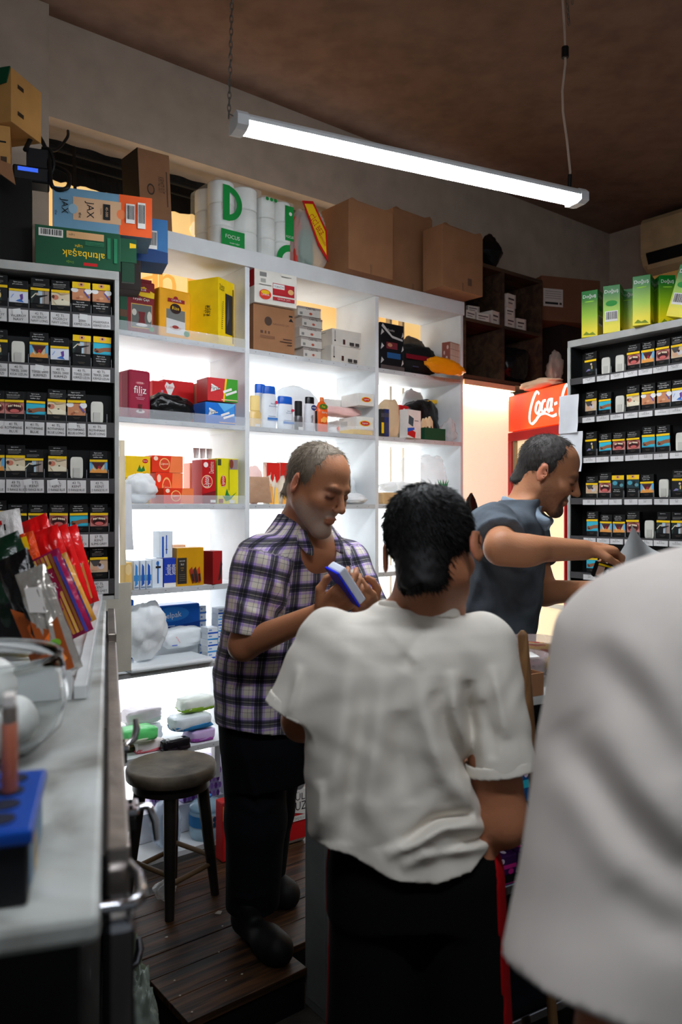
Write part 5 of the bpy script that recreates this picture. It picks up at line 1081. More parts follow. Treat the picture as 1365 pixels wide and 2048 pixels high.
# right hand end
ZB = W.px(1130, 652, .05)[1]
stt = MB().box(-.10, .30, 0, .28, 0, ZB-ZP-e, M('dark_cabinet', (36, 24, 20), rough=.6)); o = stt.obj('tall_cabinet', None, W.w(W.px(1140, 650, .05)[0], .03, ZP), WR); tag(o, 'dark tall cabinet in the back corner behind the right-hand rack', 'cabinet')
carton('cardboard_box', 'large brown cardboard box with white sticker in the back corner', 'box', 1102, 556, 1182, ZB+e, -.03, .26, m_cardd, [('r', .03, .32, .36, .72, flat(196, 190, 184)), ('r', .06, .37, .28, .42, BLK), ('r', .30, .37, .34, .42, flat(60, 50, 46))]+[('r', .06, .5+.05*i, .33, .515+.05*i, flat(140, 132, 126)) for i in range(4)], yaw=-22)
ZRt = 2.240+e
m_gt = None
def gradient_box():
    m = M('green_yellow_card', (60, 150, 30), rough=.4, var=0); nt, N, L, b = nodes_of(m)
    tc = N.new('ShaderNodeTexCoord'); sp = N.new('ShaderNodeSeparateXYZ'); r = N.new('ShaderNodeValToRGB')
    mul = N.new('ShaderNodeMath'); mul.operation = 'MULTIPLY'; mul.inputs[1].default_value = 1/.19
    L.new(tc.outputs['Object'], sp.inputs[0]); L.new(sp.outputs['Z'], mul.inputs[0]); L.new(mul.outputs[0], r.inputs['Fac']); L.new(r.outputs['Color'], b.inputs['Base Color'])
    el = r.color_ramp.elements; el[0].position = .15; el[0].color = s2l((226, 208, 20))+(1,); el[1].position = .85; el[1].color = s2l((8, 112, 34))+(1,)
    x = el.new(.45); x.color = s2l((150, 190, 24))+(1,)
    return m
m_gt = gradient_box()
gx = [('t', 'Doğuş', .5, .87, .10, WHT, .8), ('e', .5, .76, .3, .012, flat(150, 210, 60)), ('p', [(.1, .05), (.9, .03), (.7, .10), (.5, .07), (.3, .12)], flat(120, 140, 20))]
gb = [('t', 'Doğuş', .5, .87, .10, WHT, .8), ('e', .5, .62, .34, .06, flat(40, 140, 50)), ('bc', .12, .24, .88, .46)]
def gbox(lab, x0, x1, y0, yaw, d, fa, fb, rot=None, w=.066):
    carton('tea_carton', lab, 'box', x0, y0, x1, ZRt, d, .07, m_gt, fa, sr=fb, sl=fa, F=FR, yaw=yaw, group='green and yellow tea cartons on the right rack', rot=rot, wid=w, hgt=.190).location.z += .010 if rot else 0
gbox('leftmost green and yellow carton on the right-hand rack', 1164, 1196, 588, 18, .0, gx, gb)
gbox('second green carton from left, barcode facing out, on the right-hand rack', 1208, 1240, 576, 22, .005, gb, gx)
gbox('third green carton from left on the right-hand rack', 1242, 1272, 590, 24, .02, gx, gx)
gbox('fourth green carton from left, close before its neighbour, on the right-hand rack', 1268, 1300, 582, 20, -.02, gx, gx)
gbox('fifth green carton from left on the right-hand rack', 1312, 1334, 586, 15, .03, gx, gb)
gbox('green carton tilting at the right end of the right-hand rack', 1338, 1362, 590, 10, .0, gb, gb, rot=(0, .28, FR.a+.15))
gbox('dark-sided green carton behind the tilting one', 1326, 1346, 596, 50, .055, gx, gx, w=.06)
carton('cardboard_box', 'tan cardboard box with green print behind the green cartons', 'box', 1278, 560, 1378, ZRt, .12, .10, M('tan_carton', (170, 122, 62), rough=.8), [('r', .1, .5, .3, .75, flat(130, 150, 50)), ('r', .5, .3, .75, .85, flat(40, 56, 60))], F=FR, hgt=.23)
carton('cardboard_box', 'brown cardboard box between the sticker box and the tan one', 'box', 1236, 560, 1276, ZRt, .125, .08, m_cardd, F=FR, hgt=.2)
o = bag('plastic_bag', 'green and white bag cut off at the right edge of the photo', 'bag', 1358, 590, 1410, ZRt, -.01, .08, flat(150, 190, 130), 86, .15, .6, .1, F=FR, hgt=.2)

# ================================================================== left counter
FC = Frame(-.177, .5685, math.atan2(.9575, -.288))
ZC1 = 1.25
def marble():
    m = M('worn_marble', (168, 172, 168), rough=.28, var=0); nt, N, L, b = nodes_of(m)
    tc = N.new('ShaderNodeTexCoord'); n = N.new('ShaderNodeTexNoise'); n.inputs['Scale'].default_value = 3.2; n.inputs['Detail'].default_value = 8; n.inputs['Distortion'].default_value = 1.6
    r = N.new('ShaderNodeValToRGB'); el = r.color_ramp.elements; el[0].position = .36; el[0].color = s2l((112, 112, 106))+(1,); el[1].position = .62; el[1].color = s2l((186, 190, 188))+(1,)
    x = el.new(.47); x.color = s2l((158, 160, 156))+(1,)
    L.new(tc.outputs['Object'], n.inputs['Vector']); L.new(n.outputs['Fac'], r.inputs['Fac']); L.new(r.outputs['Color'], b.inputs['Base Color'])
    return m
m_marb = marble(); m_steel = M('brushed_steel', (150, 140, 132), rough=.32, metal=.85, bump=.1, bscale=50, var=.15); m_chr = M('chrome', (196, 198, 204), rough=.12, metal=1.0, var=0); m_blkcab = M('cabinet_black', (13, 13, 15), rough=.4, var=.1)
o = MB().box(0, 2.10, 0, .75, ZC1-.022, ZC1, m_marb, bev=.006).obj('marble_counter', None, FC.w(0, 0, 0), FC.a); tag(o, 'worn grey marble counter top in the left foreground', 'counter top')
sc = thing('steel_cabinet', 'black cabinet with steel rim and chrome latches under the marble', 'cabinet', FC.w(0, 0, 0), FC.a)
MB().box(.03, 2.08, .015, .74, 0, ZC1-.0225, m_blkcab).obj('body', sc)
for a, b, zz in ((.17, .60, -.012), (.605, .80, -.02), (.805, 1.44, -.030), (1.445, 1.95, -.01)):
    MB().box(a, b, -.026, -.004, ZC1-.085+zz, ZC1-.012+zz, m_steel, bev=.003).obj('steel_rim', sc)
    MB().box(a, b, -.004, .0148, ZC1-.08+zz, ZC1-.03, m_blkcab).obj('rim_backing', sc)
MB().tube([(.10, .004, ZC1-.045), (.10, -.026, ZC1-.045), (.112, -.034, ZC1-.045), (.15, -.034, ZC1-.045), (.18, -.024, ZC1-.045)], .0055, m_chr).obj('corner_rail', sc)
MB().box(.09, .15, -.028, .0, ZC1-.16, ZC1-.055, m_chr, bev=.008).obj('corner_bracket', sc)
MB().box(.095, .145, -.024, .012, 0, ZC1-.17, M('post_black', (12, 12, 13), rough=.25), bev=.012).obj('corner_post', sc)
def latch(x, z, k=1.0, fl=1):
    t = MB().box(x-.012, x+.030, -.034*k-.006, -.02, z-.010, z, m_chr, bev=.003); 
    t.box(x-.01, x+.028, -.03*k-.006, -.004, z-.03, z-.012, m_rub, bev=.002)
    o = t.obj('latch', sc)
    m2 = MB().tube([(x+.004, -.034*k, z-.004), (x+.012, -.048*k, z+.004), (x+.016, -.052*k, z+.02), (x+.018, -.050*k, z+.036)] if fl > 0 else [(x+.004, -.034*k, z-.004), (x+.0, -.05*k, z-.002), (x-.006, -.056*k, z-.02), (x-.008, -.058*k, z-.045)], [.005, .006, .006, .004], m_chr, 8); m2.obj('lever', o)
    m3 = MB()
    for dx in (-.004, .018): m3.lathe([(.003, 0), (.003, .002)], m_rub, 8, T=Matrix.Translation((x+dx, -.03*k, z+.0005)))
    m3.obj('rivet', o)
latch(.74, 1.155, 1.0, 1); latch(.46, 1.155, 1.15, -1); latch(.60, .86, 1.0, 1)
o = carton('grey_board', 'grey-beige board standing at the left end of the fifth shelf', 'board', 208, 1184, 263, Z5+.014+e, -.03, .012, M('beige_board', (176, 170, 156), rough=.7), hgt=.33)
# snack tray
rA = Vector(FC.w(0, 0, 0).to_2d()); 
def fcl(X, Y): v = Vector((X, Y))-rA; return v.dot(FC.e1), v.dot(FC.e2)
p0 = fcl(*P3(158, 1400, 1.198).to_2d()); p1 = fcl(*P3(197, 1200, 2.44).to_2d())
m_rlw = M('white_rail', (206, 208, 208), rough=.35)
tr = thing('snack_tray', 'white-railed tray full of snack bags on the marble counter', 'tray', FC.w(p0[0], p0[1], ZC1+e), FC.a+math.atan2(p1[1]-p0[1], p1[0]-p0[0]))
L_ = math.hypot(p1[0]-p0[0], p1[1]-p0[1])
MB().box(0, L_, -.012, .008, 0, .022, m_rlw, bev=.002).obj('front_rail', tr)
MB().box(0, L_, -.0155, -.0125, 0, .045, m_acr).obj('acrylic_strip', tr)
MB().box(0, .004, .011, .42, 0, .045, m_rlw).obj('end_plate', tr)
MB().box(.004, L_-.14, .011, .42, 0, .004, m_rlw).obj('base', tr)
def snack(name, lab, xb, yb, xt, yt, Y, w, th, mat, seed, specs=None, grp=None, yawz=0, tilt=-.12):
    b = P3(xb, yb, Y); tp2 = P3(xt, yt, Y); v = tp2-b; L = v.length; a = math.atan2(v.x, v.z)
    mb = MB().pillow(w, L, th, mat, seed, .2, 18, seal=.08)
    if specs: mb.decal((Vector((-w/2, -th*.5-.001, 0)), Vector((1, 0, 0)), Vector((0, 0, 1)), Vector((0, -1, 0))), w, L, specs)
    b.z = max(b.z, ZC1+.006+abs(math.sin(a))*w*.5)
    o = mb.obj(name, None, b); o.rotation_euler = (tilt, a, yawz); return tag(o, lab, 'snack bag', grp)
m_rfoil = M('red_foil', (206, 18, 20), rough=.22, bump=.35, bscale=30); m_kfoil = M('black_foil', (16, 15, 16), rough=.18, bump=.5, bscale=30); m_gfoil = M('green_black_foil', (16, 40, 26), rough=.2, bump=.5, bscale=30); m_sfoil = M('silver_foil', (186, 180, 172), rough=.18, metal=.6, bump=.6, bscale=40)
bis = [('p', [(.55, .02), (.95, .05), (.95, .5), (.6, .4)], flat(226, 170, 90)), ('r', .1, .45, .9, .5, flat(230, 200, 190))]
for i, (xb, yb, xt, yt, Y) in enumerate(((170, 1250, 120, 1096, 2.19), (156, 1258, 98, 1098, 2.11), (142, 1266, 78, 1100, 2.03), (126, 1262, 58, 1096, 2.27))):
    snack('biscuit_bag', 'long red biscuit bag, %s from right in the snack tray' % ordw(i), xb, yb, xt, yt, Y, .085, .062, m_rfoil, 90+i, bis, 'red biscuit bags', tilt=-.1)
stick = [('p', [(.1+.13*k, .03), (.19+.13*k, .03), (.19+.13*k, .95), (.1+.13*k, .95)], (flat(196, 130, 50), flat(226, 170, 80), flat(150, 92, 36))[k % 3]) for k in range(6)]+[('r', 0, .52, .72, .80, flat(150, 18, 60)), ('t', 'ÇUBUK', .36, .72, .07, WHT, .6, -.1), ('t', 'KRAKER', .36, .61, .07, WHT, .6, -.1), ('r', 0, .80, .72, .83, YEL), ('r', .88, .0, .98, .9, flat(70, 70, 160)), ('p', [(0, 0), (.5, 0), (.3, .2), (0, .25)], flat(170, 20, 110))]
snack('pretzel_bag', 'stick cracker bag with magenta label leaning in the snack tray', 158, 1318, 80, 1155, 1.66, .07, .045, M('pretzel_film', (150, 24, 70), rough=.25, bump=.3), 95, stick, tilt=-.1)
snack('pretzel_bag', 'second stick cracker bag behind the magenta labelled one', 166, 1300, 100, 1165, 1.80, .07, .045, M('pretzel_gold', (206, 146, 60), rough=.25, bump=.3), 96, stick[:6]+[('r', .88, 0, .98, .9, flat(70, 70, 160))], tilt=-.1)
org = [('p', [(.05, .02), (.9, .02), (.95, .5), (.5, .42), (.1, .55)], flat(150, 70, 20)), ('p', [(.3, .2), (.7, .3), (.6, .4), (.3, .34)], flat(236, 110, 30)), ('p', [(.5, .06), (.8, .12), (.7, .2)], flat(246, 140, 50)), ('e', .6, .28, .2, .04, flat(110, 170, 50)), ('p', [(.2, .62), (.7, .56), (.8, .8), (.3, .84)], flat(206, 200, 196))]
snack('snack_bag', 'silver-topped snack bag with orange contents leaning in the tray', 136, 1384, 52, 1178, 1.32, .055, .04, m_sfoil, 97, org, tilt=-.08)
snack('snack_bag', 'black and orange snack bag beside the silver-topped one', 112, 1380, 12, 1176, 1.42, .07, .05, m_kfoil, 98, org[:3], tilt=-.08)
snack('snack_bag', 'large black snack bag with dark green top at the left frame edge', 66, 1374, -20, 1172, 1.55, .11, .07, m_gfoil, 99, [('r', 0, 0, 1, .72, BLK), ('e', .6, .5, .03, .02, WHT)], tilt=-.05)
snack('snack_bag', 'yellow-topped snack bag at left behind the black ones', 52, 1290, 6, 1122, 1.84, .07, .05, M('yellow_film', (214, 200, 30), rough=.3, bump=.4), 100, tilt=-.05)
snack('snack_bag', 'orange and red crumpled snack bag left of the red biscuits', 92, 1290, 40, 1118, 1.94, .06, .04, M('orange_foil', (216, 70, 24), rough=.25, bump=.5), 101, [('r', .2, .8, .8, .95, YEL)], tilt=-.05)
snack('snack_bag', 'white printed snack bag tallest at the left frame edge', 40, 1270, 4, 1068, 2.10, .085, .05, M('white_foil', (210, 206, 204), rough=.3, bump=.4), 102, [('e', .3, .8, .05, .03, BLU), ('r', .4, .86, .5, .9, RED), ('r', .55, .8, .6, .86, BLK)], tilt=-.05)
# glass bowl with white eggs
gl = thing('glass_bowl', 'clear glass bowl on the marble counter at left edge', 'bowl', P3(-74, 1480, .93).to_2d().to_3d()+Vector((0, 0, ZC1+e)))
m_glass = bpy.data.materials.new('glass'); m_glass.use_nodes = True
nt = m_glass.node_tree; b_ = nt.nodes['Principled BSDF']; b_.inputs['Transmission Weight'].default_value = 1; b_.inputs['Roughness'].default_value = .02; b_.inputs['IOR'].default_value = 1.12; b_.inputs['Base Color'].default_value = (.93, .95, .95, 1)
pf = [(.05, 0), (.085, .004), (.112, .03), (.120, .065), (.116, .10), (.112, .118), (.109, .119), (.112, .10), (.1165, .065), (.109, .032), (.082, .008), (.0, .007)]
MB().lathe(pf, m_glass, 48, cap=False).obj('bowl', gl)
MB().lathe([(.111, .116), (.1135, .119), (.111, .122), (.1085, .119), (.111, .116)], m_glass, 48, cap=False).obj('rim', gl)
m_egg = M('egg_white', (226, 226, 222), rough=.55, var=.02)
eggp = [(.0, .0)]+[(.0605*math.cos(k*PI/3+.3), .0605*math.sin(k*PI/3+.3)) for k in range(6)]
gc = gl.location
for i, (dx, dy) in enumerate(eggp+[(.034, .012), (-.03, -.016)]):
    z = ZC1+.010 if i < 7 else ZC1+.0575
    pfe = [(.0, 0)]+[(.026*math.sin(PI*k/12)*(1+.10*math.cos(PI*k/12)), .029*(1-math.cos(PI*k/12))) for k in range(1, 12)]+[(.0, .058)]
    o = MB().lathe(pfe, m_egg, 20, cap=False).obj('egg', None, gc*1+Vector((dx*.98, dy*.98, z-gc.z)))
    tag(o, 'white rounded egg piled in the glass bowl on the marble counter', 'egg', 'white eggs in the glass bowl')
# lighter display
ld = thing('lighter_display', 'blue lighter display tray on a black box in the near left corner', 'display', FC.w(.028, .052, ZC1+e), FC.a)
m_ltb = M('display_blue', (14, 62, 146), rough=.3); 
mb = MB().box(0, .135, 0, .19, 0, .046, M('display_black', (16, 17, 22), rough=.45), bev=.002)
mb.decal((Vector((.135, -.0005, 0)), Vector((-1, 0, 0)), Vector((0, 0, 1)), Vector((0, -1, 0))), .135, .046, [('r', .1, .2, .95, .9, flat(110, 140, 166)), ('r', .55, .1, .7, .75, flat(196, 156, 70))]); mb.obj('box', ld)
mb = MB().box(-.004, .139, -.004, .194, .046, .058, m_ltb, bev=.003); mb.obj('tray', ld)
m_hole = M('hole_dark', (16, 20, 40), rough=.7)
mb = MB()
for i in range(4):
    for j in range(5): mb.lathe([(.0118, 0), (.0118, .0012)], m_hole, 16, 1.0, T=Matrix.Translation((.022+.031*i, .022+.036*j, .0578)))
mb.obj('hole', ld)
lt_ = thing('lighter', 'brownish translucent lighter standing in the blue display tray', 'lighter', FC.w(.028+.022+.062, .052+.022, ZC1+.0605), FC.a)
MB().lathe([(.0105, 0), (.0115, .002), (.0115, .055), (.0105, .058)], clear_mat('lighter_amber', (196, 110, 84), .8, .15), 18, .6).obj('body', lt_)
MB().lathe([(.0108, .058), (.0108, .068), (.009, .072)], m_steel, 18, .6).obj('collar', lt_)
MB().box(-.009, .004, -.005, .005, .070, .082, flat(214, 206, 200), bev=.002).obj('button', lt_)
# ================================================================== stool
st = thing('bar_stool', 'round worn dark wooden stool on the plank platform', 'stool', P3(343, 1795, 2.81).to_2d().to_3d()+Vector((0, 0, ZP)), math.radians(-35))
m_seat = M('worn_seat', (92, 82, 70), rough=.6, var=.3, bump=.3, bscale=18); m_stw = M('dark_wood', (30, 25, 22), rough=.45, var=.2)
SH = .485; R_ = .16
MB().lathe([(R_*.94, SH-.045), (R_, SH-.04), (R_*1.01, SH-.012), (R_*.985, SH), (R_*.9, SH+.001), (0, SH-.004)], m_seat, 48).obj('seat', st)
MB().lathe([(R_*.86, SH-.08), (R_*.86, SH-.046)], m_stw, 36).obj('apron', st)
tops = []; bots = []
for k in range(4):
    a = PI/4+k*PI/2; tops.append(Vector((R_*.66*math.cos(a), R_*.66*math.sin(a), SH-.05))); bots.append(Vector((R_*.98*math.cos(a), R_*.98*math.sin(a), 0)))
    MB().tube([bots[-1], bots[-1].lerp(tops[-1], .5), tops[-1]], [.016, .021, .024], m_stw, 10).obj('leg', st)
for k in range(4):
    f = .26 if k % 2 else .33
    p, q = bots[k].lerp(tops[k], f), bots[(k+1) % 4].lerp(tops[(k+1) % 4], f); MB().tube([p, q], .009, M('stretcher_wood', (96, 74, 50), rough=.5), 8).obj('stretcher', st)
# ================================================================== centre counter (grey white panel) and candy rack
FB = Frame(-.041, 2.32, math.radians(37))
cc = thing('service_counter', 'grey-white panelled counter between the plaid man and the boy', 'counter', FB.w(0, 0, 0), FB.a)
m_pan = M('grey_panel', (128, 130, 130), rough=.5, var=.05); zcc = .86
MB().box(0, .50, 0, .118, 0, zcc-.022, m_pan, bev=.002).obj('body', cc)
MB().box(-.012, .51, -.012, .128, zcc-.0215, zcc, M('counter_white', (190, 190, 186), rough=.4), bev=.003).obj('worktop', cc)
MB().box(-.003, .0, .012, .106, .03, zcc-.04, m_pan, bev=.001).obj('side_panel', cc)
# candy rack: steel frame, shelves, facing the customers
FK = Frame(.30, 1.80, math.radians(30))
ck = thing('candy_rack', 'steel candy rack with black shelves between the boy and the foreground shirt', 'rack', FK.w(0, 0, 0), FK.a)
KW, KD, KH = .80, .34, 1.085
for a in (0, KW-.025):
    for c in (0, KD-.025): MB().box(a, a+.025, c, c+.025, 0, KH-.0, m_steel, bev=.002).obj('post', ck)
for z in (.30, .63, .80, KH-.02):
    mb = MB().box(.001, KW-.001, .026 if z < 1 else -.01, KD-.001, z, z+.014 if z < 1 else KH, M('shelf_dark', (22, 24, 30), rough=.4) if z < 1 else M('counter_white', (190, 190, 186))); sf = mb.obj('shelf', ck)
    if z < 1: MB().box(.0, KW, -.012, -.0, z-.006, z+.018, m_chr, bev=.003).obj('front_rail', ck)
MB().box(.0, KW, KD-.004, KD, 0, KH-.02, M('rack_back', (26, 28, 34), rough=.6)).obj('back_panel', ck)
def bar(i, j, z, col, c2, lab, w=.07, d0=.03, h=.05):
    mb = MB().box(-w/2, w/2, 0, .10, 0, h, col, bev=.004)
    mb.decal((Vector((-w/2, 0, h)), Vector((1, 0, 0)), Vector((0, 1, 0)), Vector((0, 0, 1))), w, .10, [('r', .0, .55, 1, .75, c2), ('e', .3, .3, .14, .12, c2), ('e', .7, .35, .14, .12, c2), ('e', .55, .16, .1, .08, flat(240, 220, 240))])
    mb.decal(front(w, h), w, h, [('r', .05, .35, .95, .55, c2), ('e', .3, .75, .12, .14, flat(230, 210, 230)), ('e', .7, .2, .12, .14, c2)])
    o = mb.obj('gum_pack', None, FK.w(.06+.078*i, d0+.105*j, z+.0145), FK.a+rnd.uniform(-.05, .05)); tag(o, lab, 'gum pack', 'gum packs in the candy rack')
PK, P2_, B1, B2_ = flat(60, 20, 80), flat(214, 40, 140), flat(20, 90, 160), flat(50, 200, 220)
for i in range(9):
    bar(i, 0, .63, PK, P2_, 'magenta berry gum pack, %s from left on the pink shelf of the candy rack' % (ordw(i) if i < 8 else 'ninth'))
    bar(i, 1, .63, B1, flat(40, 60, 130), 'dark blue gum pack, %s from left behind the magenta ones' % (ordw(i) if i < 8 else 'ninth'), h=.08)
    bar(i, 0, .80, flat(16, 90, 150), (B2_, P2_, B2_)[i % 3], 'turquoise gum pack, %s from left on the upper shelf of the candy rack' % (ordw(i) if i < 8 else 'ninth'), h=.10)
# things on the candy rack top
ZK = KH+e
def onK(x, y, Y): p = P3(x, y, Y); v = p.to_2d()-FK.o; return v.dot(FK.e1), v.dot(FK.e2)
m_tub = clear_mat('tub_plastic', (222, 206, 206), .35, .1)
def tub(lab, x, Y, r, h, fill, lidm=None):
    p = P3(x, 1300, Y); t = thing('candy_tub', lab, 'tub', (p.x, p.y, ZK))
    MB().lathe([(r*.82, 0), (r*.85, .003), (r, h), (r*1.05, h), (r*1.05, h+.004), (r*.985, h+.002), (r*.83, .006)], m_tub, 32, cap=True).obj('tub', t)
    MB().lathe([(r*.8, .007), (r*.94, h*.75), (r*.6, h*.85), (0, h*.88)], fill, 24, cap=True).obj('filling', t)
    return t
def candy_mat(name, c1, c2):
    m = M(name, c1, rough=.35, var=0); nt, N, L, b = nodes_of(m); v = N.new('ShaderNodeTexVoronoi'); v.inputs['Scale'].default_value = 55
    tc = N.new('ShaderNodeTexCoord'); r = N.new('ShaderNodeValToRGB'); el = r.color_ramp.elements; el[0].color = s2l(c1)+(1,); el[1].color = s2l(c2)+(1,); r.color_ramp.interpolation = 'CONSTANT'; el[1].position = .55
    L.new(tc.outputs['Object'], v.inputs['Vector']); L.new(v.outputs['Color'], r.inputs['Fac']); L.new(r.outputs['Color'], b.inputs['Base Color']); return m
t1 = tub('clear tub of red and yellow sweets at the back of the candy rack', 1066, 2.20, .075, .085, candy_mat('jelly_mix', (190, 26, 30), (240, 190, 90)))
t2 = tub('clear tub of dark sweets with a square white card on top', 1044, 2.06, .068, .07, candy_mat('dark_sweets', (60, 26, 40), (96, 50, 60)))
o = MB().box(-.032, .032, -.022, .022, 0, .003, WHT, bev=.001).obj('price_card', None, t2.location+Vector((.006, -.01, .068)), .3, rot=(.12, 0, .3)); tag(o, 'small white price card lying in the tub of dark sweets', 'card')
for i, (x, y, Y) in enumerate(((1016, 1290, 1.93), )):
    pass
s_ = onK(1048, 1340, 1.86)
bx = thing('open_carton', 'open brown carton of candy bags in front of the sweets tubs', 'box', FK.w(s_[0], -.008, ZK), FK.a)
w_, d_, h_ = .15, .085, .055
for a in ((-w_/2, w_/2, 0, .003), (-w_/2, w_/2, d_-.003, d_)): MB().box(a[0], a[1], a[2], a[3], 0, h_ if a[2] == 0 else h_+.03, m_card).obj('wall', bx)
for a in (-w_/2, w_/2-.003): MB().box(a, a+.003, .003, d_-.003, 0, h_, m_card).obj('wall', bx)
MB().box(-w_/2, w_/2, .003, d_-.003, 0, .003, m_card).obj('bottom', bx)
for i in range(4):
    o = MB().pillow(.032, .07, .018, (flat(150, 20, 40), flat(90, 40, 130), flat(30, 24, 30), flat(190, 30, 40))[i], 110+i).obj('candy_bag', None, bx.location+Vector(FK.e1.to_3d())*(-.054+.036*i)+Vector(FK.e2.to_3d())*.04+Vector((0, 0, .004)), rot=(-.1, 0, FK.a)); tag(o, ('red', 'purple', 'black', 'bright red')[i]+' foil candy bag standing in the open brown carton', 'candy bag', 'candy bags in the carton')
p = P3(950, 1290, 2.08); o = MB().blob(.11, .10, .07, clear_mat('crumple_clear', (226, 226, 224), .45, .1, .6), 120, .25, .8, 22, ridge=.35).obj('plastic_bag', None, (p.x, p.y, ZK)); tag(o, 'crumpled clear plastic bag on the candy rack behind the boy\'s shoulder', 'bag')
p = P3(992, 1290, 2.16); mb = MB().prism([(-.045, 0), (.05, 0), (.04, .018), (-.005, .05), (-.03, .03)], 0, .004, WHT); o = mb.obj('napkin', None, (p.x, p.y-.02, ZK), .3); tag(o, 'white folded napkin standing beside the crumpled clear bag', 'napkin')
p = P3(1119, 1270, 2.09); o = MB().blob(.07, .07, .07, flat(226, 190, 110), 121, .05, 1, 16).obj('bun', None, (p.x, p.y, ZK)); tag(o, 'pale yellow round bun beside the tubs on the candy rack', 'bun')
# wooden stick
a = P3(1046, 1270, 1.70); b = P3(1064, 1500, 1.74); d = (b-a); bb = a+d*((a.z-.001)/(-d.z)); n_ = 8
o = MB().tube([a+Vector((-.0003, 0, .010))*1, a+Vector((0, 0, .004)), a]+[a.lerp(bb, k/n_) for k in range(1, n_+1)], [.004, .009, .0115]+[.0118]*n_, wood_mat('broom_wood', (110, 78, 48), (150, 112, 74), 3, .5, (10, 10, 1)), 14).obj('broom_handle'); tag(o, 'round wooden broom handle standing before the candy rack', 'handle')
# black bag hanging and litter on floors
p = W.w(W.px(940, 990, -.04)[0], -.05, 1.52)
o = MB().blob(.09, .05, .20, m_bbag, 130, .15, .9, 16, flat_bottom=False).obj('hanging_bag', None, p, WR); tag(o, 'black bag hanging on the edge of the cream panel behind the boy\'s head', 'bag')
m_lit = flat(170, 162, 150)
for i, (x, y, w_) in enumerate(((437, 1826, .024), (333, 1875, .010), (445, 1853, .007), (484, 1949, .007), (349, 1962, .006), (562, 1802, .008), (384, 2025, .006), (438, 1905, .005), (452, 1962, .005), (360, 1992, .006))):
    Y = (HZ-ZP)*FPX/(y-CY); p = P3(x, y, Y)
    o = MB().prism([(-w_/2, -w_*.3), (w_*.4, -w_*.45), (w_/2, w_*.4), (-w_*.1, w_*.5)], 0, .0015, m_lit, Matrix.Rotation(-PI/2, 4, 'X')).obj('paper_scrap', None, (p.x, p.y, ZP+.0022)); tag(o, 'largest white paper scrap on the planks right of the stool' if i == 0 else 'tiny pale scrap of litter lying on the dark platform planks', 'litter', None if i == 0 else 'litter scraps on the planks')
for i, (X, Y, sz, hh) in enumerate(((-.53, 2.05, .11, .33), (-.475, 1.94, .11, .25), (-.585, 2.17, .10, .36))):
    o = MB().blob(sz, sz, hh, (clear_mat('floor_clear', (150, 160, 150), .55, .2, .5), M('floor_grey_bag', (96, 100, 98), rough=.3, bump=.5), flat(96, 104, 84))[i], 140+i, .3, .9, 24, ridge=.4).obj('plastic_bag', None, (X, Y, .001)); tag(o, ('middle', 'lowest, nearest', 'tallest, farthest')[i]+' crumpled grey bag on the floor beside the steel cabinet', 'bag', 'crumpled bags on the floor')
# ================================================================== people (smooth implicit surfaces meshed with surface nets)
def A3(v): return np.array([v[0], v[1], v[2]], dtype=np.float64)
def smin(a, b, k):
    h = np.clip(.5+.5*(b-a)/k, 0, 1)
    return b+(a-b)*h-k*h*(1-h)
def rcone(a, b, ra, rb):
    a, b = A3(a), A3(b); ab = b-a; l2 = ab@ab
    def f(P):
        t = np.clip(((P-a)@ab)/l2, 0, 1)
        return np.linalg.norm(P-(a+t[:, None]*ab), axis=1)-(ra+(rb-ra)*t)
    return f
def ell(c, r, R=None):
    c = A3(c); r = A3(r)
    def f(P):
        q = P-c
        if R is not None: q = q@R
        k0 = np.linalg.norm(q/r, axis=1); k1 = np.linalg.norm(q/(r*r), axis=1)+1e-9
        return k0*(k0-1)/k1
    return f
def union(fs, k):
    def f(P):
        d = fs[0](P)
        for g in fs[1:]: d = smin(d, g(P), k)
        return d
    return f
class Loft:
    """elliptical tube along z: rows (z, cx, cy, half width, half depth); lateral axis given"""
    def __init__(self, rows, lat, pw=2.0):
        self.r = np.array(sorted(rows)); self.l = np.array([lat[0], lat[1]])/math.hypot(*lat[:2]); self.n = np.array([-self.l[1], self.l[0]]); self.pw = pw
    def loc(self, P):
        z = P[:, 2]; r = self.r
        g = lambda i: np.interp(z, r[:, 0], r[:, i])
        x = P[:, 0]-g(1); y = P[:, 1]-g(2)
        return x*self.l[0]+y*self.l[1], x*self.n[0]+y*self.n[1], g(3), g(4)
    def __call__(self, P):
        a, b, w, t = self.loc(P)
        q = (np.abs(a/w)**self.pw+np.abs(b/t)**self.pw)**(1/self.pw)
        d = (q-1)*np.minimum(w, t)
        return np.maximum(d, np.maximum(P[:, 2]-self.r[-1, 0], self.r[0, 0]-P[:, 2]))
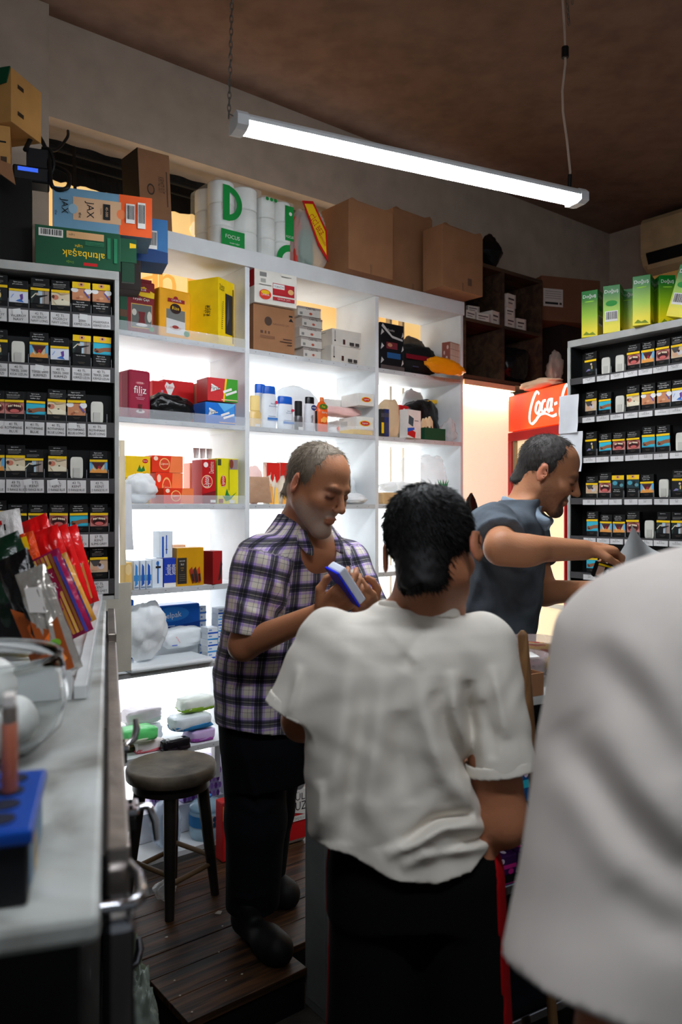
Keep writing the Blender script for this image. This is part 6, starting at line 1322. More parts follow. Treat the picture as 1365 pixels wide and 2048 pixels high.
def surf(f, lo, hi, h, B=8):
    lo = np.array(lo, float); hi = np.array(hi, float)
    nb = np.ceil((hi-lo)/(h*B)).astype(int); n = nb*B+1
    # coarse pass
    bc = np.stack(np.meshgrid(*[np.arange(k) for k in nb], indexing='ij'), -1).reshape(-1, 3)
    cc = lo+(bc+.5)*B*h
    dc = f(cc)
    act = bc[np.abs(dc) < B*h*1.35]
    F = np.ones(n, np.float32)
    inside = bc[dc <= -B*h*1.35]
    for b in inside: F[b[0]*B:b[0]*B+B+1, b[1]*B:b[1]*B+B+1, b[2]*B:b[2]*B+B+1] = -1
    loc = np.stack(np.meshgrid(*[np.arange(B+1)]*3, indexing='ij'), -1).reshape(-1, 3)
    CH = 400
    for s in range(0, len(act), CH):
        a = act[s:s+CH]; idx = (a[:, None, :]*B+loc[None]).reshape(-1, 3)
        F[idx[:, 0], idx[:, 1], idx[:, 2]] = f(lo+idx*h)
    S = F < 0
    # active cells
    c = S[:-1, :-1, :-1].astype(np.int8)
    tot = sum(S[i:n[0]-1+i, j:n[1]-1+j, k:n[2]-1+k].astype(np.int8) for i in (0, 1) for j in (0, 1) for k in (0, 1))
    cells = np.argwhere((tot > 0) & (tot < 8))
    vid = -np.ones(n-1, np.int64); vid[cells[:, 0], cells[:, 1], cells[:, 2]] = np.arange(len(cells))
    acc = np.zeros((len(cells), 3)); cnt = np.zeros(len(cells))
    co = [(i, j, k) for i in (0, 1) for j in (0, 1) for k in (0, 1)]
    for p in co:
        for ax in range(3):
            if p[ax]: continue
            q = list(p); q[ax] = 1
            fa = F[cells[:, 0]+p[0], cells[:, 1]+p[1], cells[:, 2]+p[2]]; fb = F[cells[:, 0]+q[0], cells[:, 1]+q[1], cells[:, 2]+q[2]]
            m = (fa < 0) != (fb < 0)
            t = fa[m]/(fa[m]-fb[m]); pt = np.tile(np.array(p, float), (m.sum(), 1)); pt[:, ax] = t
            acc[m] += pt; cnt[m] += 1
    V = lo+(cells+acc/cnt[:, None])*h
    Q = []
    for ax in range(3):
        u, v = (ax+1) % 3, (ax+2) % 3
        sl0 = [slice(None)]*3; sl1 = [slice(None)]*3; sl0[ax] = slice(0, -1); sl1[ax] = slice(1, None)
        e = np.argwhere(S[tuple(sl0)] != S[tuple(sl1)])
        e = e[(e[:, u] > 0) & (e[:, v] > 0) & (e[:, u] < n[u]-1) & (e[:, v] < n[v]-1)]
        if not len(e): continue
        st = S[e[:, 0], e[:, 1], e[:, 2]]
        def cid(du, dv): w = e.copy(); w[:, u] -= du; w[:, v] -= dv; return vid[w[:, 0], w[:, 1], w[:, 2]]
        q = np.stack([cid(1, 1), cid(0, 1), cid(0, 0), cid(1, 0)], 1)
        q[~st] = q[~st][:, ::-1]; Q.append(q)
    Q = np.concatenate(Q)
    return V, Q[(Q >= 0).all(1)]
def bounds(V, pad=.02): return V.min(0)-pad, V.max(0)+pad
def mk(name, VQ, mat, parent, color=None, cloth=None, smooth=2):
    V, Q = VQ
    for _ in range(smooth):   # light relaxation
        s = np.zeros_like(V); c = np.zeros(len(V))
        for a, b in ((0, 1), (1, 2), (2, 3), (3, 0)):
            np.add.at(s, Q[:, a], V[Q[:, b]]); np.add.at(s, Q[:, b], V[Q[:, a]]); np.add.at(c, Q[:, a], 1); np.add.at(c, Q[:, b], 1)
        V = V*.5+.5*s/np.maximum(c, 1)[:, None]
    me = bpy.data.meshes.new(name)
    me.vertices.add(len(V)); me.vertices.foreach_set('co', V.astype(np.float32).ravel())
    me.loops.add(len(Q)*4); me.loops.foreach_set('vertex_index', Q.astype(np.int32).ravel())
    me.polygons.add(len(Q)); me.polygons.foreach_set('loop_start', np.arange(0, len(Q)*4, 4, dtype=np.int32)); me.polygons.foreach_set('use_smooth', np.ones(len(Q), bool))
    me.update(calc_edges=True); me.validate()
    if color is not None:
        at = me.attributes.new('tint', 'FLOAT_COLOR', 'POINT'); c = np.ones((len(V), 4), np.float32); c[:, :3] = color(V); at.data.foreach_set('color', c.ravel())
    if cloth is not None:
        at = me.attributes.new('cloth', 'FLOAT_VECTOR', 'POINT'); at.data.foreach_set('vector', cloth(V).astype(np.float32).ravel())
    me.materials.append(mat)
    o = bpy.data.objects.new(name, me); COL.objects.link(o)
    if parent is not None:
        o.parent = parent; o.matrix_parent_inverse = Matrix.Translation(parent.location).inverted()
    return o
# ---- materials
def skin(name, rough=.5):
    m = M(name, (180, 128, 96), rough=rough, var=0, sss=.12, bump=.08, bscale=160); nt, N, L, b = nodes_of(m)
    a = N.new('ShaderNodeAttribute'); a.attribute_name = 'tint'; L.new(a.outputs['Color'], b.inputs['Base Color']); return m
m_skin = skin('skin')
def plaid():
    m = M('plaid_cotton', (200, 196, 186), rough=.85, var=0, sheen=.1); nt, N, L, b = nodes_of(m)
    a = N.new('ShaderNodeAttribute'); a.attribute_name = 'cloth'; sp = N.new('ShaderNodeSeparateXYZ'); L.new(a.outputs['Vector'], sp.inputs[0])
    outs = []
    for ax, per in (('X', .066), ('Y', .070)):
        d = N.new('ShaderNodeMath'); d.operation = 'MULTIPLY'; d.inputs[1].default_value = 1/per; L.new(sp.outputs[ax], d.inputs[0])
        fr = N.new('ShaderNodeMath'); fr.operation = 'FRACT'; L.new(d.outputs[0], fr.inputs[0])
        r = N.new('ShaderNodeValToRGB'); r.color_ramp.interpolation = 'CONSTANT'; el = r.color_ramp.elements
        st = [(0, (222, 216, 204)), (.13, (110, 104, 110)), (.15, (226, 220, 208)), (.30, (176, 150, 214)), (.40, (226, 220, 230)), (.43, (62, 58, 84)), (.52, (40, 40, 46)), (.60, (170, 170, 160)), (.62, (36, 36, 44)), (.74, (66, 60, 96)), (.80, (180, 156, 216)), (.90, (222, 216, 204))]
        el[0].position = 0; el[0].color = s2l(st[0][1])+(1,); el[1].position = st[-1][0]; el[1].color = s2l(st[-1][1])+(1,)
        for p, c in st[1:-1]: x = el.new(p); x.color = s2l(c)+(1,)
        L.new(fr.outputs[0], r.inputs['Fac']); outs.append(r)
    mx = N.new('ShaderNodeMix'); mx.data_type = 'RGBA'; mx.blend_type = 'MULTIPLY'; mx.inputs[0].default_value = 1
    L.new(outs[0].outputs['Color'], mx.inputs[6]); L.new(outs[1].outputs['Color'], mx.inputs[7])
    g = N.new('ShaderNodeGamma'); g.inputs['Gamma'].default_value = .60; L.new(mx.outputs[2], g.inputs['Color']); L.new(g.outputs['Color'], b.inputs['Base Color']); return m
m_plaid = plaid()
def cloth_mat(name, rgb, var=.04, bs=240, bump=.12): return M(name, rgb, rough=.95, var=var, bump=bump, bscale=bs, spec=.1)
m_wshirt = cloth_mat('white_cotton', (218, 212, 202), .02, 120, .03); m_wshirt2 = cloth_mat('white_cotton_smooth', (196, 188, 182), bump=.03)
m_polo = cloth_mat('grey_blue_melange', (82, 89, 97), .2, 300, .2); m_pant = cloth_mat('black_trouser', (17, 19, 23), .06); m_short = cloth_mat('black_shorts', (8, 8, 9)); m_stripe = cloth_mat('red_stripe', (150, 10, 16))
m_shoe = M('black_leather', (12, 12, 13), rough=.6)
def hairm(name, rgb, rough=.4): return M(name, rgb, rough=rough, var=.1, spec=.22)
# ---- head template: x forward, y left, z up (metres)
def head_parts(long=1.0, full=.0, ear=.083):
    ps = [ell((-.014, 0, .042), (.100, .077, .082)), ell((.030, 0, -.028), (.062, .060+full, .084*long)), rcone((.0, .044+full, -.055*long), (.066, .014, -.106*long), .026, .021), rcone((.0, -.044-full, -.055*long), (.066, -.014, -.106*long), .026, .021), ell((.074, 0, -.108*long), (.021, .026, .019)), ell((-.02, 0, -.03), (.07, .058+full, .05))]
    def f(Q):
        d = ps[0](Q)
        for g in ps[1:]: d = smin(d, g(Q), .022)
        d = smin(d, rcone((.080, -.030, .022), (.080, .030, .022), .013, .013)(Q), .014)
        for s in (-1, 1): d = smin(d, ell((.060, s*.042, -.022), (.026, .022, .022))(Q), .018)
        for s in (-1, 1): d = -smin(-d, ell((.100, s*.032, .002), (.016, .018, .011))(Q), .012)
        d = smin(d, rcone((.088, 0, .012), (.114, 0, -.028), .0085, .0115)(Q), .010)
        for s in (-1, 1): d = smin(d, ell((.103, s*.012, -.033), (.010, .0075, .008))(Q), .006)
        for s in (-1, 1): d = smin(d, ell((.078, s*.032, .001), (.014, .016, .011))(Q), .003)
        d = smin(d, ell((.090, 0, -.063*long), (.009, .024, .0065))(Q), .006); d = smin(d, ell((.088, 0, -.074*long), (.010, .021, .007))(Q), .006)
        d = -smin(-d, rcone((.100, -.020, -.0685*long), (.100, .020, -.0685*long), .0022, .0022)(Q), .004)
        for s in (-1, 1):
            a = math.radians(22)*s; R = np.array([[math.cos(a), 0, 0], [0, 1, 0], [0, 0, 1]]); 
            ca, sa = math.cos(.45*s), math.sin(.45*s); Rz = np.array([[ca, -sa, 0], [sa, ca, 0], [0, 0, 1.0]])
            e = ell((-.016, s*ear, -.004), (.021, .0065, .033), Rz)(Q); e = -smin(-e, ell((-.010, s*(ear+.010), .0), (.011, .008, .020), Rz)(Q), .004)
            d = smin(d, e, .006)
        return d
    return f
class Head:
    def __init__(self, C, yaw, pitch, roll, k, long=1.0, full=0.0, ear=.083):
        """yaw: 0 looks at the camera, + turns to image right; pitch + looks down"""
        f0 = Vector((math.sin(yaw), -math.cos(yaw), 0)); u0 = Vector((0, 0, 1)); l0 = u0.cross(f0)
        f = f0*math.cos(pitch)-u0*math.sin(pitch); u = u0*math.cos(pitch)+f0*math.sin(pitch)
        c, s = math.cos(roll), math.sin(roll); l = l0*c+u*s; u = u*c-l0*s
        self.R = np.array([f, l, u]).T; self.C = A3(C); self.k = k; self.f = head_parts(long, full, ear); self.ear = ear
    def loc(self, P): return ((P-self.C)@self.R)/self.k
    def wld(self, q): return self.C+self.R@(np.array(q)*self.k)
    def __call__(self, P):
        d = np.linalg.norm(P-self.C, axis=1); out = d-.15*self.k; m = d < .24*self.k
        if m.any(): out[m] = self.f(self.loc(P[m]))*self.k
        return out
def hand(w, dr, nrm, thumb, k=1.0, curl=.9, sp=.02):
    """w wrist, dr pointing direction, nrm palm normal (fingers curl towards it), thumb = sideways direction of the thumb"""
    w, dr, nrm, th = [np.array(v, float) for v in (w, dr, nrm, thumb)]; dr /= np.linalg.norm(dr); nrm -= dr*(nrm@dr); nrm /= np.linalg.norm(nrm); th = th-dr*(th@dr)-nrm*(th@nrm); th /= np.linalg.norm(th)
    fs = [rcone(w, w+dr*.04*k, .024*k, .022*k)]
    for i in range(4):
        o = (1.5-i)*.019*k; L = (.072, .082, .078, .062)[i]*k; r = .0092*k
        a = w+dr*.02*k+th*o*.6; b = w+dr*(.086-.004*abs(i-1))*k+th*o
        fs.append(rcone(a, b, .015*k, .0125*k))
        p = b; ang = curl*(.5+.06*i)
        for j, fr in enumerate((.45, .32, .23)):
            v = dr*math.cos(ang)+nrm*math.sin(ang)+th*(1.5-i)*sp
            q = p+v*L*fr; fs.append(rcone(p, q, r*(1.05-.1*j), r*(.97-.1*j))); p = q; ang += curl*.75
    a = w+dr*.025*k+th*.022*k; b = a+(dr*.55+th*.62+nrm*.35)*.042*k; c = b+(dr*.8+th*.1+nrm*.45)*.034*k; d = c+(dr*.75-th*.2+nrm*.4)*.026*k
    fs += [rcone(a, b, .015*k, .0115*k), rcone(b, c, .0112*k, .0095*k), rcone(c, d, .0095*k, .008*k)]
    return union(fs, .006)
def bbox_f(f, c, r):
    """evaluate f only near c; outside use the distance to a sphere"""
    c = A3(c)
    def g(P):
        d = np.linalg.norm(P-c, axis=1); out = d-r*.55; m = d < r
        if m.any(): out[m] = f(P[m])
        return out
    return g
def limb(pts, rs, k=.02):
    return union([rcone(pts[i], pts[i+1], rs[i], rs[i+1]) for i in range(len(pts)-1)], k)
def polyd(P, lines):
    """relief of drawn folds: lines [(amp, width_px, [(x, y)..])] measured in the photograph's directions from the camera"""
    px = CX+FPX*P[:, 0]/np.maximum(P[:, 1], .1); py = CY-FPX*(P[:, 2]-HZ)/np.maximum(P[:, 1], .1); out = np.zeros(len(P))
    for amp, w, pts in lines:
        best = np.full(len(P), 1e9); bt = np.zeros(len(P))
        n = len(pts)-1
        for i in range(n):
            ax, ay = pts[i]; bx, by = pts[i+1]; l2 = (bx-ax)**2+(by-ay)**2
            t = np.clip(((px-ax)*(bx-ax)+(py-ay)*(by-ay))/l2, 0, 1)
            dd = np.hypot(px-ax-t*(bx-ax), py-ay-t*(by-ay)); m = dd < best
            best = np.where(m, dd, best); bt = np.where(m, (i+t)/n, bt)
        out += amp*np.clip(4*bt*(1-bt), 0, 1)**.7*np.exp(-(best/w)**2)
    return out
def wrinkle(P, amp, fx, seed=0):
    q = P*fx+seed
    return amp*(np.sin(q[:, 0]*3.1+1.7*np.sin(q[:, 2]*2.3)+q[:, 1])*np.sin(q[:, 2]*2.9+1.3*np.sin(q[:, 0]*1.9+q[:, 1]*2.1)))
def bnd(pts, pad): 
    a = np.array([A3(p) for p in pts]); return a.min(0)-pad, a.max(0)+pad
def mixc(base, c, m): return base*(1-m[:, None])+np.array(s2l(c))*m[:, None]
def face_color(H, base, beard, beard_c, brow_c, goatee=0.0, noise_=True, long=1.0):
    def col(V):
        q = H.loc(V); c = np.tile(np.array(s2l(base)), (len(V), 1))
        near = np.linalg.norm(q, axis=1) < .2
        sm = lambda d, a, b: np.clip((b-d)/(b-a), 0, 1)
        r = np.abs(np.sin(V[:, 0]*911+V[:, 2]*577)*np.cos(V[:, 1]*731+V[:, 2]*397))
        for s in (-1, 1):
            c = mixc(c, (196, 110, 88), near*sm(ell((-.016, s*.083, -.004), (.021, .009, .033))(q), .0, .006)*.45)
            c = mixc(c, brow_c, near*sm(np.minimum(rcone((.090, s*.011, .018), (.087, s*.034, .024), .0055, .005)(q), rcone((.087, s*.034, .024), (.070, s*.054, .014), .005, .003)(q)), .0, .006)*.62)
            c = mixc(c, (60, 34, 26), near*sm(rcone((.094, s*.020, -.004), (.082, s*.048, -.005), .0038, .003)(q), 0, .003)*.95)
            c = mixc(c, (96, 56, 42), near*sm(ell((.092, s*.032, .0), (.014, .022, .014))(q), 0, .012)*.55)
        c = mixc(c, (140, 76, 66), near*sm(np.minimum(ell((.092, 0, -.063*long), (.010, .023, .006))(q), ell((.090, 0, -.074*long), (.010, .020, .007))(q)), -.001, .003)*.4)
        lip = ell((.095, 0, -.069*long), (.016, .021, .010))(q)
        if beard > 0:
            z0 = -.040+.30*(q[:, 0]-.02)*(-1)*.4
            m = sm(q[:, 2], -.060, -.025)*np.clip((q[:, 0]+.012)/.02, 0, 1)*np.clip(lip/.008, 0, 1)*np.clip((q[:, 2]+.150)/.02, 0, 1)
            m = np.maximum(m, sm(np.abs(q[:, 2]+.050*long), .006, .012)*np.clip((q[:, 0]-.075)/.01, 0, 1)*sm(np.abs(q[:, 1]), .026, .034))
            c = mixc(c, beard_c, np.clip(near*m*beard*(.55+.45*r), 0, .92))
        if goatee > 0:
            g = np.minimum(np.minimum(rcone((.098, -.024, -.054*long), (.098, .024, -.054*long), .008, .008)(q), ell((.078, 0, -.108*long), (.03, .034, .026))(q)), np.minimum(rcone((.088, .026, -.055), (.074, .026, -.10), .006, .008)(q), rcone((.088, -.026, -.055), (.074, -.026, -.10), .006, .008)(q)))
            c = mixc(c, beard_c, near*sm(g, 0, .006)*np.clip(lip/.004, 0, 1)*goatee*(.8+.2*r))
        return c
    return col
def hair_cap(H, zx, zz, off, parent, mat, seed, n, ln, whorl=(-.05, 0, .115), lift=.25, rad=.0007, cowl=1.0, noise_amp=.002, cover=1.0):
    """hair cap above the hairline given as z over x, plus short strands growing from it"""
    k = H.k
    cr = ell((-.014, 0, .042), (.100+off, .077+off, .082+off)); nape = rcone((-.05, 0, .0), (-.066, 0, -.075), .055+off*.6, .046+off*.3)
    def f(P):
        q = H.loc(P)
        d = smin(cr(q), nape(q), .02)
        d = d+noise_amp*np.sin(q[:, 0]*240+seed)*np.sin(q[:, 1]*260)*np.sin(q[:, 2]*230+1)
        g = q[:, 2]-np.interp(q[:, 0], zx, zz)+.004*np.sin(q[:, 1]*160)
        for s in (-1, 1): g = np.minimum(g, ell((-.016, s*(H.ear+.003), -.006), (.024, .018, .036))(q))
        return np.maximum(d, -g)*k
    c = H.C; VQ = surf(f, c-.16*k, c+.16*k, .004)
    o = mk('hair', VQ, mat, parent, smooth=1)
    V = VQ[0]; r = random.Random(seed); q = H.loc(V); nrm = q-np.array([-.014, 0, .03]); nrm /= np.linalg.norm(nrm, axis=1)[:, None]
    me = o.data; nv = []; nf = []
    w = np.array(whorl); base = len(V)
    idx = [r.randrange(len(V)) for _ in range(n)]
    for i in idx:
        p = q[i]; N_ = nrm[i]
        if cr(q[i:i+1])[0] < -.004: continue
        t = p-w; t = t-N_*(t@N_); L0 = np.linalg.norm(t)
        if L0 < 1e-4: continue
        t = t/L0; side = np.cross(N_, t); t = t+side*.55*cowl+np.array([r.gauss(0, .25) for _ in range(3)]); t /= np.linalg.norm(t)
        L = ln*r.uniform(.6, 1.2); P0 = p-N_*.003; P1 = p+t*L*.5+N_*L*lift*.75; P2 = p+t*L+N_*L*lift*.55
        a = np.cross(t, N_); a /= np.linalg.norm(a)
        for P_, rr in ((P0, rad*1.3), (P1, rad), (P2, rad*.25)):
            for kx in range(3):
                an = 2*PI*kx/3; nv.append(H.wld(P_+(a*math.cos(an)+N_*math.sin(an))*rr))
        b = base+len(nv)-9
        for s_ in (0, 3):
            for kx in range(3): nf.append((b+s_+kx, b+s_+(kx+1) % 3, b+s_+3+(kx+1) % 3, b+s_+3+kx))
    Vold = [v.co.copy() for v in me.vertices]; Fold = [tuple(p.vertices) for p in me.polygons]
    m2 = bpy.data.meshes.new('hair'); m2.from_pydata([tuple(v) for v in Vold]+[tuple(v) for v in nv], [], Fold+nf); m2.materials.append(mat)
    m2.polygons.foreach_set('use_smooth', np.ones(len(m2.polygons), bool)); o.data = m2
    return o
def sleeve(a, b, ra, rb, wall=.006):
    """open ended tube: solid minus an inner tube reaching past the hem"""
    a, b = A3(a), A3(b); d = (b-a)/np.linalg.norm(b-a)
    out = rcone(a, b, ra, rb); inn = rcone(b+d*(rb-.03), b+d*.10, rb-wall-.004, rb-wall)
    def f(P):
        return np.maximum(out(P), np.maximum((P-b)@d, -1)), inn(P), (P-b)@d
    return f
def shirt_sdf(tor, sls, k, cuts=(), folds=(), wr=(0, 1, 0), hem=None):
    def f(P):
        rel = 0
        if folds: rel = rel-polyd(P, folds)
        if wr[0]: rel = rel+wrinkle(P, *wr)
        d = tor(P)+rel
        for s in sls:
            o, i, e = s(P); d = smin(d, np.maximum(o+rel, -i), k)
        for c in cuts: d = np.maximum(d, -c(P))
        if hem is not None: d = np.maximum(d, hem(P))
        return d
    return f
def limb_uv(limbs, tor):
    """cloth coordinates: limbs [(a, b, r)] and a Loft torso"""
    def uv(V):
        a, b, w, t = tor.loc(V); out = np.stack([np.arctan2(a/w, -b/t)*.185, V[:, 2], 0*a], 1); best = np.full(len(V), .0)
        dt = tor(V)
        for (p, q, r) in limbs:
            p, q = A3(p), A3(q); ax = q-p; L = np.linalg.norm(ax); ax /= L
            t_ = (V-p)@ax; rad = V-p-t_[:, None]*ax; dist = np.linalg.norm(rad, axis=1)-r
            e1 = np.cross(ax, [0, 1, 0]); e1 /= np.linalg.norm(e1); e2 = np.cross(ax, e1)
            m = (dt > .012) & (dist < .05) & (t_ > -.03)
            out[m, 0] = (np.arctan2(rad@e1, rad@e2)*r)[m]; out[m, 1] = (-t_)[m]
        return out
    return uv
def shoe(parent, heel, toe, mat=m_shoe):
    h, t = A3(heel), A3(toe); d = (t-h)/np.linalg.norm(t-h); zf = heel[2]
    f0 = union([rcone(h+d*.035+[0, 0, .045], t-d*.045+[0, 0, .038], .042, .040), rcone(h+d*.03+[0, 0, .07], h+d*.06+[0, 0, .11], .042, .045), rcone(t-d*.10+[0, 0, .04], t-d*.06+[0, 0, .036], .05, .05)], .03)
    f = lambda P: np.maximum(f0(P), zf+.001-P[:, 2])
    lo, hi = bnd([h, t], .09); hi[2] += .10; return mk('shoe', surf(f, lo, hi, .006), mat, parent)
V3 = lambda p: Vector(tuple(p))

# ------------------------------------------------------------------ man in the plaid shirt
def man_plaid():
    foot = P3(520, 1860, 2.60)
    root = thing('person', 'balding man in purple and black plaid shirt looking down behind the counter', 'person', (foot.x, foot.y, ZP))
    H = Head(P3(636, 972, 2.33), math.radians(50), math.radians(24), math.radians(-4), 1.03, 1.03, .004)
    ctr = lambda x, y, Y: P3(x, y, Y)
    latv = Vector((.70, .71, 0)).normalized()          # towards his left
    rows = []
    for x, y, Y, w, t in ((552, 1475, 2.56, .205, .150), (552, 1400, 2.56, .212, .162), (554, 1330, 2.55, .214, .168), (566, 1260, 2.53, .208, .158), (582, 1190, 2.50, .206, .142), (594, 1130, 2.47, .200, .122), (602, 1085, 2.45, .165, .095), (604, 1050, 2.43, .105, .078), (604, 1025, 2.42, .075, .068)):
        p = ctr(x, y, Y); rows.append((p.z, p.x, p.y, w, t))
    tor = Loft(rows, latv, 2.3); hz0 = rows[0][0]+.10
    rs, re, rw = P3(523, 1128, 2.31), P3(488, 1290, 2.27), P3(642, 1226, 2.10)
    ls, le, lw = P3(690, 1128, 2.58), P3(752, 1265, 2.50), P3(742, 1218, 2.27)
    neck = rcone(P3(604, 1075, 2.43), H.wld((-.03, 0, -.03)), .062, .060)
    hr_ = bbox_f(hand(rw, A3(P3(700, 1185, 2.04)-rw), (.5, .1, .7), (-.1, -.8, .5), 1.08, .75), rw, .22)
    hl_ = bbox_f(hand(lw, A3(P3(706, 1180, 2.08)-lw), (-.5, .1, .6), (.2, -.6, .6), 1.08, .8), lw, .22)
    arms = [limb([rs, re, rw], [.050, .044, .028], .02), limb([ls, le, lw], [.050, .044, .028], .02)]
    chest = ell(P3(610, 1100, 2.42), (.10, .09, .10))
    hipR, hipL = P3(515, 1440, 2.55), P3(562, 1440, 2.64); kR, kL = P3(512, 1640, 2.56), P3(536, 1620, 2.74); aR, aL = P3(500, 1850, 2.62), P3(524, 1790, 2.84)
    trunk = Loft([(max(r[0], hz0), r[1], r[2], r[3]*.82, r[4]*.80) for r in rows], latv)
    legs = [limb([hipR, kR, aR], [.075, .055, .04]), limb([hipL, kL, aL], [.075, .055, .04])]
    bf = union([trunk]+arms+legs+[chest, neck], .03)
    def body(P): return smin(smin(smin(bf(P), H(P), .018), hr_(P), .010), hl_(P), .010)
    lo, hi = bnd([rs, re, rw, ls, le, lw, hipR, aR, aL, P3(700, 1185, 2.04), H.wld((0, 0, .16)), H.wld((.13, 0, 0))], .12)
    mk('body', surf(body, lo, hi, .0042), m_skin, root, face_color(H, (166, 112, 80), .95, (146, 136, 126), (44, 34, 28), long=1.03))
    d1 = (re-rs).normalized(); d2 = (le-ls).normalized()
    sl = [sleeve(rs, re-d1*.03+Vector((.004, 0, .0)), .088, .078), sleeve(ls, le-d2*.05, .086, .076)]
    fwd = Vector((.71, -.70, 0))
    nb = P3(604, 1075, 2.43); vt = nb+fwd*.13+Vector((0, 0, -.17))
    cut = [rcone(nb+Vector((0, 0, -.03)), nb+Vector((0, 0, .2)), .068, .075), union([rcone(nb+fwd*.07, nb+fwd*.17+Vector((0, 0, .03)), .05, .05), rcone(nb+fwd*.10+Vector((0, 0, -.03)), vt, .036, .008)], .02)]
    folds = [(.008, 9, [(520, 1120), (560, 1180), (575, 1260)]), (-.007, 8, [(548, 1100), (552, 1180), (545, 1260)]), (.007, 8, [(470, 1200), (500, 1225), (530, 1230)]), (.008, 10, [(448, 1330), (500, 1310), (560, 1330)]), (-.006, 8, [(445, 1370), (500, 1350), (560, 1360)]), (.007, 9, [(600, 1180), (610, 1250), (600, 1330)]), (.007, 9, [(640, 1130), (650, 1200), (630, 1260)]), (.006, 7, [(460, 1250), (480, 1230), (520, 1250)])]
    hemz = rows[0][0]+.062
    sf = shirt_sdf(tor, sl, .035, cut, folds, (.003, 13, .4), lambda P: (hemz+.03*0+.012*np.sin(P[:, 0]*14))-P[:, 2])
    lo, hi = bnd([rs, re, ls, le, P3(440, 1480, 2.5), P3(660, 1480, 2.6), H.wld((0, 0, -.1))], .14)
    mk('shirt', surf(sf, lo, hi, .0045), m_plaid, root, cloth=limb_uv([(rs, re, .08), (ls, le, .08)], tor))
    # collar
    up = Vector((.12, -.10, 1)).normalized()
    o_ = rcone(nb+Vector((0, 0, -.02)), nb+up*.05, .084, .076); i_ = rcone(nb+Vector((0, 0, -.05)), nb+up*.09, .073, .068)
    flapf = union([rcone(nb+fwd*.062+latv*s*.052+Vector((0, 0, .022)), nb+fwd*.115+latv*s*.064+Vector((0, 0, -.045)), .013, .005) for s in (-1, 1)]+[rcone(nb+fwd*.03+latv*s*.072+Vector((0, 0, .026)), nb+fwd*.10+latv*s*.066+Vector((0, 0, -.03)), .014, .012) for s in (-1, 1)], .02)
    def colr(P):
        d = np.maximum(np.maximum(o_(P), -i_(P)), np.maximum((P-A3(nb+up*.045))@A3(up), -(P-A3(nb+Vector((0, 0, -.035))))@A3(up)))
        op = rcone(nb+fwd*.06, nb+fwd*.14, .034, .05)(P)
        return smin(np.maximum(d, -op), flapf(P), .008)
    mk('collar', surf(colr, *bnd([nb], .17), .0035), m_plaid, root, cloth=lambda V: np.stack([V[:, 0]+V[:, 1]*.4, V[:, 2]*1.2, 0*V[:, 0]], 1))
    # placket buttons
    for i in range(3):
        a, b, w_, t_ = [float(v[0]) for v in tor.loc(np.array([[0, 0, vt.z-.09*i-.02]]))]
        r = np.array([np.interp(vt.z-.09*i-.02, tor.r[:, 0], tor.r[:, j]) for j in (1, 2, 4)]); p = Vector((r[0], r[1], vt.z-.09*i-.02))+fwd*(r[2]+.004)
        o = MB().lathe([(.0055, 0), (.0055, .002), (.004, .003)], flat(214, 210, 206), 14).obj('button', root, p-root.location); o.rotation_euler = fwd.to_track_quat('Z', 'Y').to_euler()
    # trousers
    tr = [limb([P3(508, 1420, 2.55), P3(512, 1640, 2.56), P3(504, 1846, 2.61)], [.115, .098, .088], .03), limb([P3(562, 1430, 2.64), P3(538, 1620, 2.74), P3(526, 1775, 2.84)], [.105, .086, .076], .03), Loft([(hemz-.20, *rows[0][1:3], .150, .105), (hemz-.08, *rows[0][1:3], .185, .135), (hemz+.1, *rows[1][1:3], .19, .14)], latv)]
    tf0 = union(tr, .04); kf = [(.008, 9, [(470, 1600), (520, 1630), (560, 1600)]), (.007, 8, [(460, 1790), (500, 1800), (555, 1780)]), (-.006, 8, [(470, 1820), (520, 1828), (560, 1815)]), (.006, 8, [(480, 1480), (500, 1560), (520, 1620)])]
    ba, bb = P3(504, 1846, 2.61).z, 0
    tf = lambda P: np.maximum(tf0(P)-polyd(P, kf), ZP+.075-P[:, 2])
    lo, hi = bnd([P3(440, 1400, 2.5), P3(640, 1400, 2.7), P3(500, 1900, 2.6), P3(590, 1850, 2.85)], .2); lo[2] = ZP+.05
    mk('trousers', surf(tf, lo, hi, .006), m_pant, root)
    a = P3(480, 1862, 2.59); t_ = P3(574, 1940, 2.375); shoe(root, (a.x, a.y, ZP), (t_.x, t_.y, ZP))
    a = P3(512, 1800, 2.90); t_ = P3(590, 1840, 2.72); shoe(root, (a.x, a.y, ZP), (t_.x, t_.y, ZP))
    hair_cap(H, [-.12, -.04, -.026, -.012, .012, .022, .032, .045], [-.068, -.062, -.03, .015, -.005, .025, .07, .25], .0015, root, hairm('grey_brown_hair', (118, 106, 92), .6), 3, 4200, .020, (-.01, 0, .13), .06, .0005)
    # the blue and white packet in his hands
    c = P3(694, 1166, 2.03); mb = MB().box(-.012, .012, -.03, .03, -.062, .062, flat(206, 212, 226), bev=.005); o = mb.obj('packet', None, c); o.rotation_euler = (.3, -.70, .4)
    t = tag(o, 'white packet with bright blue edge held by the plaid shirted man', 'packet')
    m2 = MB().box(-.0185, -.0125, -.031, .031, -.064, .064, M('bright_blue', (34, 50, 224), rough=.3), bev=.002).obj('blue_edge', o)
    return root
man_plaid()

